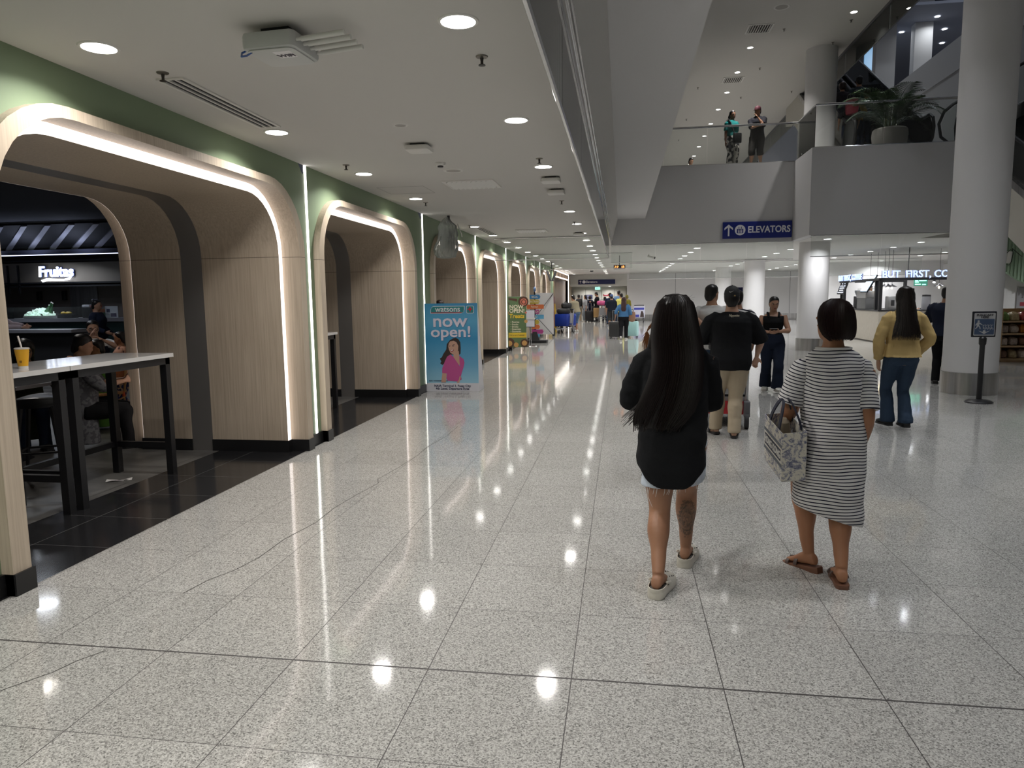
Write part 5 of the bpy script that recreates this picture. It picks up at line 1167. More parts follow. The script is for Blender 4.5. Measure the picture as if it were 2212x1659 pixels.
def ik(a, t, l1, l2, pole):
    d = t-a; L = d.length; s = L/((l1+l2)*.998)
    if s > 1: l1 *= s; l2 *= s
    d.normalize(); x = (l1*l1-l2*l2+L*L)/(2*L); h = math.sqrt(max(l1*l1-x*x, 0))
    p = pole - d*pole.dot(d); p = p.normalized() if p.length > 1e-6 else V((0, 1, 0))
    return a + d*x + p*h
def path(pts, rad, k=5):
    """Catmull-Rom through the points, radii alike"""
    P, Rr = [], []; n = len(pts)
    for i in range(n-1):
        p0, p1, p2, p3 = pts[max(i-1, 0)], pts[i], pts[i+1], pts[min(i+2, n-1)]
        for j in range(k):
            t = j/k; t2, t3 = t*t, t*t*t
            P.append(.5*((2*p1)+(p2-p0)*t+(2*p0-5*p1+4*p2-p3)*t2+(3*p1-p0-3*p2+p3)*t3)); Rr.append(lerp(rad[i], rad[i+1], t*t*(3-2*t)))
    return P+[pts[-1]], Rr+[rad[-1]]
def remesh(b, vox, sm=4, m=None, wr=0, seed=0, name='part', parent=None, mats=None):
    me = bpy.data.meshes.new('tmp'); me.from_pydata(b.v, [], b.f)
    o = bpy.data.objects.new('tmp', me)
    r = evaluated(o, [('REMESH', dict(mode='VOXEL', voxel_size=vox)), ('SMOOTH', dict(factor=.5, iterations=sm))])
    bpy.data.objects.remove(o); bpy.data.meshes.remove(me)
    r.materials.clear()
    for q in (mats or [m]): r.materials.append(q)
    if wr:
        n = len(r.vertices); co = np.empty(n*3, 'f'); no = np.empty(n*3, 'f')
        r.vertices.foreach_get('co', co); r.vertices.foreach_get('normal', no); co = co.reshape(-1, 3); no = no.reshape(-1, 3)
        for i in range(n):
            p = co[i]; h = NZ.noise(V((p[0]*9+seed, p[1]*9, p[2]*5)))+.6*NZ.noise(V((p[0]*7+p[2]*16, p[1]*16, p[2]*13+seed)))
            co[i] += no[i]*h*wr
        r.vertices.foreach_set('co', co.ravel())
    r.polygons.foreach_set('use_smooth', [True]*len(r.polygons)); r.update()
    o = bpy.data.objects.new(name, r); C.objects.link(o)
    if parent: o.parent = parent
    return o
def hand(b, w, d, n, H, curl=.5, side=1, g=1):
    """palm from the wrist w along d with palm normal n, four fingers and a thumb"""
    d = d.normalized(); n = (n-d*n.dot(d)).normalized(); s = d.cross(n)*side    # s points to the thumb side
    k = H*g
    b.rings([sring(w+d*(q*k), s, n, rx*k, ry*k, 14, 2.6) for q, rx, ry in ((-.006, .0135, .011), (.008, .015, .0105), (.026, .0215, .0105), (.044, .0235, .0098), (.056, .0225, .0085), (.060, .018, .006))])
    for f, (o, ln) in enumerate(((.0170, .040), (.0057, .046), (-.0057, .043), (-.0170, .034))):
        p = w+d*(.053*k)+s*(o*k); a = curl*(.55+.12*f); pts = [p-d*(.012*k)]; dr = d
        for q in range(4):
            pts.append(p.copy()); dr = (d*math.cos(a*q*.75)+n*math.sin(a*q*.75)); p = p+dr*(ln*k/3)
        b.tube(pts, [.0062*k, .0062*k, .0058*k, .0054*k, .0042*k], 8)
    p = w+d*(.016*k)+s*(.015*k); t1 = (s*.75+d*.7+n*.25).normalized(); t2 = (s*.35+d*.85+n*.5).normalized()
    b.tube([p-t1*(.010*k), p+t1*(.016*k), p+t1*(.020*k)+t2*(.014*k), p+t1*(.020*k)+t2*(.028*k)], [.0085*k, .0075*k, .0065*k, .0048*k], 8)
def person(label, x, y, rz, H, z=0, sex='f', g=1.0, lean=0, hip=(0, 0, .515), feet=None, hands=None, pole=(None, None), slim=None, head=(0, 0), skn='tan', hair='short', hm=None, top=None, bottom=None,
           shoes=None, vox=.012, face=False, cat='person', palm=None, curl=.5, group=None, htilt=0, lg=None, sz=.795):
    root = thing('person', label, cat, (x, y, z), rz, group)
    S = lambda v: V(v)*H
    RT = MX.Rotation(-lean, 3, 'X'); hc = V(hip)
    T = lambda p: (hc + RT @ (V(p)-V((0, 0, .515))))*H
    TX, TY = V((1, 0, 0)), RT @ V((0, 1, 0))
    TOR = TOR_F if sex == 'f' else TOR_M
    sw, wg = (.098 if sex == 'f' else .113), g
    cov = slim if slim is not None else ((.90 if top and top.get('sleeve', 1) <= 0 else .84) if top else 1)
    lf = bottom.get('len', 1.0) if bottom and bottom.get('kind') != 'skirt' else 0
    feet = feet or ((-.05, .0, 0, .1, 0), (.05, .0, 0, -.1, 0)); hands = hands or ((-.15, .02, .46), (.15, .02, .46))
    b = B()
    b.rings([sring(T((0, cy, zz)), TX, TY, rx*H*(wg*(cov if zz < .81 else 1) if zz < .82 else 1), ry*H*(wg*(cov if zz < .81 else 1) if zz < .82 else 1)) for zz, rx, ry, cy in TOR])
    # legs
    LEG = []
    for s, f in zip((-1, 1), feet):
        hj = (hc+V((s*.05*wg, 0, -.02)))*H; fx, fy, fz, fyaw, fp = f
        RF = MX.Rotation(fyaw, 3, 'Z') @ MX.Rotation(-fp, 3, 'X')    # fp > 0 : heel lifted, toe down
        toe = V((fx, fy, fz))*H; an = toe + RF @ S((0, 0, .045))
        kn = ik(hj, an, .235*H, .225*H, MX.Rotation(fyaw*.3, 3, 'Z') @ V((0, 1, .15)))
        fl = (an-kn); bk = RF @ V((0, -1, 0))
        pts = [hj+V((0, 0, .01*H)), hj.lerp(kn, .45)+V((0, .004*H, 0)), kn, kn.lerp(an, .30)+bk*(.010*H), kn.lerp(an, .68), an]
        gl = .55+.45*(lg or g)
        rad = [.060*gl*H, .050*gl*H, .034*gl*H, .0355*gl*H, .024*gl*H, .0205*H]
        P, R_ = path(pts, rad); b.tube(P, [r*(.84 if lf and i < (len(P)-1)*lf else 1) for i, r in enumerate(R_)], 14)
        LEG.append((P, R_, hj, kn, an, RF, toe))
        # bare foot: heel to toes
        q = [(-.032, .012, .010, .014), (-.024, .0185, .020, .022), (0, .0205, .026, .028), (.03, .021, .022, .022), (.06, .026, .013, .014), (.085, .025, .009, .010), (.100, .016, .006, .007)]
        b.rings([sring(toe + RF @ S((0, yy, zc)), RF @ V((1, 0, 0)), RF @ V((0, 0, 1)), rx*H, rr*H, 16) for yy, rx, rr, zc in q])
    ARM = []
    for k, (s, hd) in enumerate(zip((-1, 1), hands)):
        sj = T((s*sw*(.6+.4*wg), -.004, sz)); w = S(hd)
        pl = pole[k] or (s*.5, -1, -.3)
        el = ik(sj, w, .170*H, .150*H, V(pl)); ga = .6+.4*g
        pts = [sj, sj.lerp(el, .5), el, el.lerp(w, .35), el.lerp(w, .85), w]
        rad = [.034*ga*H, .029*ga*H, .0235*ga*H, .0235*ga*H, .0155*ga*H, .0135*H]
        P, R_ = path(pts, rad); sl_ = top.get('sleeve', .45) if top else 0; b.tube(P, [r*(.84 if i < (len(P)-1)*sl_-1 else 1) for i, r in enumerate(R_)], 12); ARM.append((P, R_, sj, el, w))
        d = (w-el).normalized(); n = V(palm[k]) if palm and palm[k] else V((-s, .2, 0))
        hand(b, w, d, n, H, curl, 1 if d.cross(n).dot(V((0, 1, .3))) > 0 else -1)
    # head
    RH = MX.Rotation(head[0], 3, 'Z') @ MX.Rotation(-head[1], 3, 'X') @ MX.Rotation(htilt, 3, 'Y')
    pv = T((0, 0, .862))
    HD = lambda p: pv + RH @ S(p)
    HX, HY, HZ_ = RH @ V((1, 0, 0)), RH @ V((0, 1, 0)), RH @ V((0, 0, 1))
    b.rings([sring(HD((0, cy, zz)), HX, HY, rx*H, ry*H, 24, 2.1) for zz, rx, ry, cy in HEAD])
    b.ell(HD((0, .056, .053)), S((.0075, .011, .010)), 10, 6, RH); b.ell(HD((0, .053, .064)), S((.005, .006, .016)), 8, 6, RH)
    b.ell(HD((0, .050, .030)), S((.013, .007, .008)), 10, 6, RH); b.ell(HD((0, .050, .081)), S((.032, .009, .007)), 10, 6, RH)
    for s in (-1, 1): b.ell(HD((s*.045, -.006, .060)), S((.005, .011, .018)), 8, 6, RH)
    mats = [skin(skn)]
    body = remesh(b, vox, 3, None, 0, 0, 'body', root, mats)
    if face:
        me = body.data; bm = bmesh.new(); bm.from_mesh(me)
        for q in (mat('eye_white', (.62, .58, .55), .3), mat('eye_dark', (.015, .01, .008), .2), mat('lip_tone', (.30, .09, .075), .5), M_HAIR): me.materials.append(q)
        def blob(c, r, mi, tilt=0):
            r_ = bmesh.ops.create_uvsphere(bm, u_segments=10, v_segments=6, radius=1); mtx = MX.Translation(HD(c)) @ (RH @ MX.Rotation(tilt, 3, 'Y')).to_4x4() @ MX.Diagonal((*S(r), 1))
            for v in r_['verts']: v.co = mtx @ v.co
            for f in {f for v in r_['verts'] for f in v.link_faces}: f.material_index = mi; f.smooth = True
        for s in (-1, 1):
            blob((s*.0185, .0475, .0695), (.0088, .0045, .0042), 1); blob((s*.0185, .0505, .0695), (.0042, .0028, .0040), 2)
            blob((s*.0185, .0490, .0745), (.0100, .0045, .0016), 4); blob((s*.0195, .0525, .0835), (.0125, .004, .0024), 4, s*.12)
        blob((0, .0545, .0325), (.0125, .0042, .0026), 3); blob((0, .0545, .0285), (.0108, .0045, .0032), 3); blob((0, .0566, .0305), (.011, .0024, .0008), 2)
        bm.to_mesh(me); bm.free()
    # ---- clothes
    if top:
        m = top['m']; of = top.get('off', .008); hem = top.get('hem', .50); fl = top.get('flare', .004); b = B(); neck = top.get('neck', .846)
        rs = [r for r in TOR if hem < r[0] < neck]
        h0 = min(TOR, key=lambda r: abs(r[0]-hem)); hr = [max(h0[1], rs[0][1]*.98), max(h0[2], rs[0][2]*.98), h0[3]]
        sk = 1+top.get('box', 0)
        R = [sring(T((0, hr[2], hem)), TX, TY, (hr[0]*wg+of+fl)*H, (hr[1]*wg+of+fl)*H)]
        for zz, rx, ry, cy in rs:
            w_ = wg if zz < .815 else 1; bx = 1
            if top.get('box') and zz < .76: rx = lerp(rx, .098 if sex == 'f' else .110, top['box']); ry = lerp(ry, .072, top['box'])
            R.append(sring(T((0, cy, zz)), TX, TY, (rx*w_+of*(1 if zz < .8 else .6))*H, (ry*w_+of*(1 if zz < .8 else .7))*H))
        if rs[-1][0] < .825 and neck >= .83: R.append(sring(T((0, -.006, neck)), TX, TY, .050*H, .045*H))
        b.rings(R)
        sl = top.get('sleeve', .45)
        for k, (P, R_, sj, el, w) in enumerate(ARM):
            if sl <= 0: continue
            n = max(2, int(round((len(P)-1)*sl))); sfl = top.get('sflare', .006)
            q = P[:n+1]; r2 = [r+(of*.8+sfl*i/n)*H for i, r in enumerate(R_[:n+1])]
            if sl >= .95 and top.get('cuff', True): r2[-1] = R_[n]+.003*H; r2[-2] = R_[n-1]+.006*H
            inn = T((math.copysign(sw*.35, (sj-T((0, 0, .8))).x), -.003, .775))
            b.tube([inn]+q, [r2[0]*.95]+r2, 14)
        o = remesh(b, top.get('vox', vox), 3, m, top.get('wr', .006 if vox < .012 else 0), H*7+x, top.get('name', 'shirt'), root)
    if bottom:
        m = bottom['m']; of = bottom.get('off', .008); b = B(); kind = bottom.get('kind', 'trousers'); wz = bottom.get('waist', .60)
        rs = [r for r in TOR if r[0] <= wz]
        if kind == 'skirt':
            hz = bottom['hem']; hw = bottom.get('w', .13)
            R = [sring(V((hc.x+bottom.get('dx', 0), hc.y+bottom.get('dy', 0), hz))*H, V((1, 0, 0)), V((0, 1, 0)), hw*H, hw*.8*H)]+[sring(T((0, cy, zz)), TX, TY, (rx*wg+of)*H, (ry*wg+of)*H) for zz, rx, ry, cy in rs[1:]]
            b.rings(R)
        else:
            b.rings([sring(T((0, cy, zz)), TX, TY, (rx*wg+of)*H, (ry*wg+of)*H) for zz, rx, ry, cy in rs])
            fr = bottom.get('len', 1.0); hemr = bottom.get('hemr', .040)
            for P, R_, hj, kn, an, RF, toe in LEG:
                n = max(3, int(round((len(P)-1)*fr))); q = P[:n+1]; r2 = []
                for i, r in enumerate(R_[:n+1]):
                    t = i/(len(P)-1); r2.append(max(r+of*H, hemr*H*bottom.get('prof', lambda u: 1)(t)) if t > .35 else r+of*H)
                q2 = list(q)
                if fr >= .99: q2.append(q[-1]-(q[-1]-q[-2]).normalized()*0+V((0, 0, -.018*H))); r2.append(r2[-1])
                b.tube(q2, r2, 16)
        remesh(b, bottom.get('vox', vox), 3, m, bottom.get('wr', .006 if vox < .012 else 0), H*3+y, bottom.get('name', 'trousers' if kind != 'skirt' else 'skirt'), root)
    if shoes:
        for P, R_, hj, kn, an, RF, toe in LEG:
            b = B(); sole = B(); hi = shoes.get('high', .034)
            q = [(-.042, .016, .012, .018), (-.036, .024, hi*.55, hi*.58), (-.01, .027, hi*.8, hi*.75), (.02, .027, hi*.62, hi*.62), (.06, .031, .018, .021), (.09, .029, .014, .016), (.112, .018, .009, .012)]
            b.rings([sring(toe + RF @ S((0, yy, zc+.004)), RF @ V((1, 0, 0)), RF @ V((0, 0, 1)), rx*H, rr*H, 16, 2.6) for yy, rx, rr, zc in q])
            o = b.obj('shoe', shoes['m'], root, True, 60)
            sole.rings([[toe + RF @ S((xx*1.05, yy, zz)) for xx, yy in ((-.018, -.044), (.018, -.044), (.029, -.02), (.029, .03), (.034, .065), (.026, .098), (.008, .118), (-.014, .116), (-.030, .095), (-.034, .06), (-.027, .03), (-.028, -.02))] for zz in (0, .012)])
            sole.obj('sole', shoes.get('sole', shoes['m']), o, False)
    # ---- hair and hats
    hm = hm or M_HAIR
    if hair:
        b = B(); st = 'bob' if hair in ('bob', 'long') else 'short'
        b.rings([sring(HD((0, cy, zz)), HX, HY, rx*H, ry*H, 24, 2.1) for zz, rx, ry, cy in HAIRC[st]])
        if hair == 'long':
            L = .24 if True else 0
            b.rings([sring(HD((0, cy, zz)), HX, HY, rx*H, ry*H, 20) for zz, rx, ry, cy in ((.09, .052, .045, -.016), (.04, .060, .040, -.026), (-.02, .066, .030, -.046), (-.09, .070, .024, -.064), (-.15, .066, .020, -.072), (-.19, .048, .014, -.074), (-.205, .02, .006, -.072))])
        if hair == 'pony':
            b.tube([HD(p) for p in ((0, -.05, .10), (0, -.075, .09), (.004, -.085, .04), (.008, -.075, -.03), (.006, -.07, -.07))], [.012*H, .014*H, .017*H, .013*H, .004*H], 10)
        if hair == 'bun': b.ell(HD((0, -.045, .125)), S((.026, .026, .024)), 12, 8, RH)
        remesh(b, max(vox, .008)*.9, 1, hm, .004, x*3, 'hair', root)
    return dict(root=root, H=H, HD=HD, RH=RH, T=T, ARM=ARM, LEG=LEG, S=S, body=body)
def baseball_cap(p, m, back=False, mark=None):
    HD, H, RH = p['HD'], p['H'], p['RH']; HX, HY = RH @ V((1, 0, 0)), RH @ V((0, 1, 0)); b = B()
    b.rings([sring(HD((0, cy, zz)), HX, HY, rx*H, ry*H, 28, 2.1) for zz, rx, ry, cy in ((.078, .0510, .0600, -.005), (.100, .0515, .0605, -.006), (.122, .0475, .0570, -.007), (.140, .0360, .0450, -.007), (.151, .0180, .0240, -.007), (.154, .004, .005, -.007))])
    o = b.obj('cap', m, p['root'], True, 60); s = -1 if back else 1
    b = B(); R = []
    for t, zz in ((0, .086), (1, .080)):
        pass
    top_, bot = [], []
    for k in range(13):
        a = PI*k/12; top_.append(((.048*math.cos(a)), s*(.040+.062*math.sin(a)), .088-.010*math.sin(a)))
    v = [HD(q) for q in top_]+[HD((q[0], q[1], q[2]-.004)) for q in top_]; n = 13
    b.add(v, [tuple(range(n)), tuple(range(2*n-1, n-1, -1))]+[(i, i+1, n+i+1, n+i) for i in range(n-1)]+[(n-1, 0, n, 2*n-1)])
    b.obj('brim', m, o, False)
    b = B().ell(HD((0, -.007, .155)), p['S']((.004, .004, .003)), 8, 6); b.obj('button', m, o)
    return o
# ---------------------------------------------------------------- woman with long black hair and black shirt
CL_BLK = cloth('black_shirt', (.010, .0105, .012), .9)
def tattoo_skin(cx, cy, z0, z1):
    m = bpy.data.materials.new('skin_with_calf_tattoo'); m.use_nodes = True; nt = m.node_tree; bs = nt.nodes['Principled BSDF']; L = nt.links.new
    tc = nd(nt, 'ShaderNodeTexCoord'); sx = nd(nt, 'ShaderNodeSeparateXYZ'); L(tc.outputs['Object'], sx.inputs[0])
    n0 = nd(nt, 'ShaderNodeTexNoise', Scale=14.0, Detail=4.0); L(tc.outputs['Object'], n0.inputs['Vector'])
    base = ramp(nt, n0.outputs[0], [(.3, (.31, .152, .086)), (.7, (.355, .18, .105))])
    dx = math_n(nt, 'DIVIDE', math_n(nt, 'SUBTRACT', sx.outputs[0], cx), .052); dz = math_n(nt, 'DIVIDE', math_n(nt, 'SUBTRACT', sx.outputs[2], (z0+z1)/2), (z1-z0)/2)
    r = math_n(nt, 'SQRT', math_n(nt, 'ADD', math_n(nt, 'MULTIPLY', dx, dx), math_n(nt, 'MULTIPLY', dz, dz)))
    n1 = nd(nt, 'ShaderNodeTexNoise', Scale=38.0, Detail=6.0, Roughness=.7, Distortion=1.2); L(tc.outputs['Object'], n1.inputs['Vector'])
    rr = math_n(nt, 'ADD', r, math_n(nt, 'MULTIPLY', math_n(nt, 'SUBTRACT', n1.outputs[0], .5), 1.5))
    inside = math_n(nt, 'LESS_THAN', rr, .93)
    wv = math_n(nt, 'SINE', math_n(nt, 'MULTIPLY', rr, 17.0))
    ink = math_n(nt, 'ADD', math_n(nt, 'MULTIPLY', wv, .20), math_n(nt, 'ADD', math_n(nt, 'MULTIPLY', n1.outputs[0], 1.5), -.22))
    ink = math_n(nt, 'MULTIPLY', math_n(nt, 'MINIMUM', math_n(nt, 'MAXIMUM', ink, .1), .92), inside)
    back = math_n(nt, 'LESS_THAN', sx.outputs[1], cy); side = math_n(nt, 'GREATER_THAN', sx.outputs[0], cx-.06)
    f = math_n(nt, 'MULTIPLY', math_n(nt, 'MULTIPLY', ink, back), side)
    mx = nd(nt, 'ShaderNodeMix', _data_type='RGBA'); L(f, mx.inputs[0]); L(base, mx.inputs[6]); mx.inputs[7].default_value = (.028, .032, .026, 1)
    L(mx.outputs[2], bs.inputs['Base Color']); bs.inputs['Roughness'].default_value = .5
    return m
H1 = 1.535
W1X, W1Y = .285, 3.80
P1 = person('woman with waist-long black hair, black shirt and white clogs, walking away', W1X, W1Y, 0, H1, sex='f', g=.98, lean=.03, hip=(-.002, .01, .512),
    feet=((-.058, -.130, .028, -.32, 0), (.058, .165, .026, -.25, .0)), hands=((-.075, .17, .70), (.05, .185, .70)), pole=((-.55, -.25, -1), (.5, -.25, -1)), lg=1.2, head=(0, .12), skn='tan', hair=None, vox=.0065, curl=.9, slim=.74,
    palm=((0, .3, 1), (0, .3, 1)))
tr = P1['LEG'][1]; kn, an = tr[3], tr[4]
P1['body'].data.materials[0] = tattoo_skin(kn.lerp(an, .45).x, kn.lerp(an, .45).y+.012, an.z+.075, kn.z-.035)
R1 = P1['root']
# oversized shirt with curved tail hem
b = B(); RG = []; NR = 40
def shirt_ring(z, rx, ry, cx, cy, dip=0):
    o = []
    for i in range(NR):
        t = 2*PI*i/NR; c, s = math.cos(t), math.sin(t)
        zz = z + dip*(abs(c)**2.2)
        o.append(V((cx+rx*math.copysign(abs(c)**(2/2.4), c), cy+ry*math.copysign(abs(s)**(2/2.4), s), zz)))
    return o
for z, rx, ry, cx, cy, dip in ((.535, .150, .125, -.018, .0, .075), (.56, .168, .135, -.018, .0, .07), (.62, .180, .140, -.018, .0, .03), (.70, .182, .135, -.016, .0, 0), (.80, .180, .128, -.012, .0, 0), (.92, .176, .120, -.006, .01, 0), (1.03, .172, .118, -.004, .01, 0), (1.13, .172, .112, -.004, .01, 0), (1.20, .170, .095, -.004, .005, 0), (1.245, .135, .075, -.002, 0, 0), (1.285, .075, .060, 0, 0, 0), (1.30, .06, .055, 0, 0, 0)):
    RG.append(shirt_ring(z, rx, ry, cx, cy, dip))
b.rings(RG)
for k, (P, R_, sj, el, w) in enumerate(P1['ARM']):
    s = (-1, 1)[k]
    n = len(P)-1; q = P[:n]; r2 = [r+.020+.010*math.sin(PI*min(i/(n*.55), 1)) for i, r in enumerate(R_[:n])]
    b.tube([V((s*.07, .0, 1.18))]+q, [.07]+r2, 16)
remesh(b, .0075, 4, CL_BLK, .011, 2.0, 'shirt', R1)
# frayed denim shorts
b = B(); M_DEN = cloth('pale_denim', (.52, .58, .66), .9, .2)
b.rings([sring(V((-.004, .01, z)), V((1, 0, 0)), V((0, 1, 0)), rx, ry) for z, rx, ry in ((.70, .140, .11), (.78, .158, .125), (.86, .155, .12), (.92, .14, .10))])
for P, R_, hj, kn, an, RF, toe in P1['LEG']:
    q = [hj+V((0, 0, .02)), hj.lerp(kn, .35), hj.lerp(kn, .62)]; b.tube(q, [.100, .096, .098], 18)
sh = remesh(b, .008, 2, M_DEN, .005, 1, 'denim_shorts', R1)
b = B(); RF1 = random.Random(5)
for (P, R_, hj, kn, an, RF, toe), s in zip(P1['LEG'], (-1, 1)):
    c = hj.lerp(kn, .62)
    for k in range(26):
        a = 2*PI*k/26+RF1.uniform(-.1, .1); p = c+V((.097*math.cos(a), .097*math.sin(a), .005)); L = RF1.uniform(.02, .05)*(2.2 if RF1.random() < .2 else 1); dx, dy = RF1.uniform(-.3, .3)*L, RF1.uniform(-.3, .3)*L
        b.tube([p, p+V((dx*.3+.004*math.cos(a), dy*.3+.004*math.sin(a), -L*.5)), p+V((dx, dy, -L))], [.0016, .0015, .0008], 5)
b.obj('frayed_threads', mat('thread_white', (.66, .64, .62), .8), sh, True)
# white clogs
def clog(P, name='clog'):
    toe, RF = P[6], P[5]; M_CL = mat('clog_white', (.58, .55, .48), .5); M_IN = mat('clog_inside', (.10, .095, .085), .8)
    F = lambda p: toe + RF @ V((p[0]*1.03, p[1]*1.10, p[2]*1.22-.042))
    Q = [(-.058, .026), (-.045, .038), (-.02, .043), (.02, .042), (.06, .047), (.10, .053), (.14, .053), (.175, .045), (.198, .030), (.207, .012)]
    def outline(k, dz): return [F((w*k, y_*1.0, dz)) for y_, w in Q]+[F((-w*k, y_, dz)) for y_, w in Q[::-1]]
    b = B(); b.rings([outline(.93, .0), outline(1.02, .006), outline(1.03, .026), outline(.97, .034)])
    o = b.obj(name, M_CL, R1, True, 50)
    b = B()      # low heel rim
    pts = [(-.043, .02, .052), (-.043, -.015, .050), (-.038, -.042, .048), (-.022, -.058, .046), (0, -.062, .045), (.022, -.058, .046), (.038, -.042, .048), (.043, -.015, .050), (.043, .02, .052)]
    b.rings([[F((p[0]*a, p[1]*a+.0, zz if zz else p[2])) for a, zz in ((1.0, .028), (1.04, .036), (1.03, 0), (.94, 0), (.90, .034))] for p in pts], cap=True)
    b.obj('heel_rim', M_CL, o, True, 40)
    b = B()      # vamp dome over the toes
    RGS = []
    for y_, w, h in ((.045, .046, .072), (.07, .050, .082), (.10, .053, .078), (.14, .052, .064), (.175, .043, .050), (.198, .028, .040), (.206, .010, .034)):
        RGS.append([F((w*math.cos(PI*i/12), y_, .028+(h-.028)*math.sin(PI*i/12))) for i in range(13)])
    b.rings(RGS, cap=False, closed=False); b.rings([[F((w*.94*math.cos(PI*i/12), y_, .028+(h-.034)*math.sin(PI*i/12))) for i in range(13)] for y_, w, h in ((.045, .046, .072), (.10, .053, .078))], cap=False, closed=False)
    b.obj('vamp', M_CL, o, True, 60)
    b = B()
    for y_, xx, zz in ((.075, .036, .063), (.10, .041, .058), (.125, .042, .051), (.085, .014, .0805), (.11, .018, .072)):
        for s in (-1, 1): b.ell(F((s*xx, y_, zz)), (.0045, .0045, .0045), 8, 6)
    b.obj('vent_holes', M_IN, o)
    B().tube([F(p) for p in ((-.049, .05, .050), (-.0495, .02, .058), (-.043, .005, .062))], .007, 8).tube([F(p) for p in ((.049, .05, .050), (.0495, .02, .058), (.043, .005, .062))], .007, 8).obj('strap', M_CL, o)
    B().rings([[F((w*.86, y_*.9, zz)) for y_, w in Q[:5]]+[F((-w*.86, y_*.9, zz)) for y_, w in Q[:5][::-1]] for zz in (.034, .0385)]).obj('footbed', M_IN, o, False)
for P in P1['LEG']: clog(P)
# very long straight hair
b = B()
hx = lambda z: -.012-(.075 if z < 1.1 else 0)*((1.1-z)/.25)**1.3 if z < 1.1 else -.012
for z, cx, cy, rx, ry in (()): pass
MASS = [(1.552, -.008, .012, .02, .02), (1.541, -.008, .010, .058, .055), (1.508, -.008, .004, .086, .084), (1.455, -.009, -.006, .101, .092), (1.41, -.010, -.022, .110, .084), (1.35, -.008, -.045, .119, .070), (1.28, .000, -.066, .124, .056), (1.20, .002, -.092, .124, .046), (1.12, -.008, -.110, .130, .038), (1.04, -.026, -.122, .136, .032), (.96, -.052, -.128, .131, .026), (.90, -.076, -.130, .108, .018), (.86, -.092, -.130, .07, .010)]
b.rings([sring(V((cx, cy, z)), V((1, 0, 0)), V((0, 1, 0)), rx, ry, 36, 2.1) for z, cx, cy, rx, ry in MASS])
b.rings([sring(V((x_, y_, z)), V((1, 0, 0)), V((0, 1, 0)), rx, ry, 16) for z, x_, y_, rx, ry in ((1.42, -.075, -.005, .035, .05), (1.33, -.108, .0, .032, .05), (1.25, -.122, .02, .034, .045), (1.18, -.120, .075, .032, .03), (1.08, -.11, .12, .02, .015))])
M_LH = mat('long_black_hair', (.006, .0045, .0045), .42, spec=.3)
hairo = remesh(b, .008, 3, M_LH, .004, 3, 'hair', R1)
b = B(); RH1 = random.Random(21); zs = [m[0] for m in MASS]
def massat(z):
    for a, c in zip(MASS[:-1], MASS[1:]):
        if c[0] <= z <= a[0]:
            t = (a[0]-z)/(a[0]-c[0]); return [lerp(p, q, t) for p, q in zip(a, c)]
    return MASS[-1]
for k in range(620):
    th = PI+PI*RH1.uniform(-.06, 1.06)      # back half
    ze = RH1.uniform(.845, 1.03) if RH1.random() < .85 else RH1.uniform(1.0, 1.2); pts = []; off = RH1.uniform(.001, .006); sway = RH1.uniform(-.02, .015); N = 16
    for i in range(N+1):
        z = lerp(1.545, ze, (i/N)**.85); _, cx, cy, rx, ry = massat(max(z, .87)); f = max(0, (1.15-z)/.3)
        pts.append(V((cx+(rx+off)*math.cos(th)+sway*f**1.5-(.035*f**1.6 if math.cos(th) < -.3 else 0), cy+(ry+off)*math.sin(th), z)))
    b.tube(pts, [.0016+.0012*min(1, i/3)-.0016*max(0, (i-N+4)/4) for i in range(N+1)], 4)
for k in range(90):       # wispy ends swept to the side
    t = RH1.random(); z0 = 1.12; N = 9; x0, y0 = -.10-.05*t, -.11-.02*RH1.random(); e = V((lerp(-.285, -.13, RH1.random()), -.13+RH1.uniform(-.01, .02), RH1.uniform(.87, .93)))
    p0 = V((x0+.02, y0, z0)); pts = [p0.lerp(e, i/N)+V((.018*math.sin(PI*i/N), 0, -.004*math.sin(PI*i/N))) for i in range(N+1)]
    b.tube(pts, [lerp(.0024, .0007, i/N) for i in range(N+1)], 4)
b.obj('hair_strands', mat('hair_strands_brown_black', (.0085, .005, .0045), .42, spec=.28), hairo, True, 60)
b = B()
for k in range(16):
    a = RH1.uniform(0, 2*PI); q = V((.05*math.cos(a), .05*math.sin(a), 1.515)); d = V((math.cos(a)*RH1.uniform(.3, 1), math.sin(a)*.5, RH1.uniform(.1, .7))); b.tube([q, q+d*.02+V((0, 0, .006)), q+d*.045], [.0004, .0003, .0002], 4)
b.obj('flyaway_hair', M_LH, hairo, True)

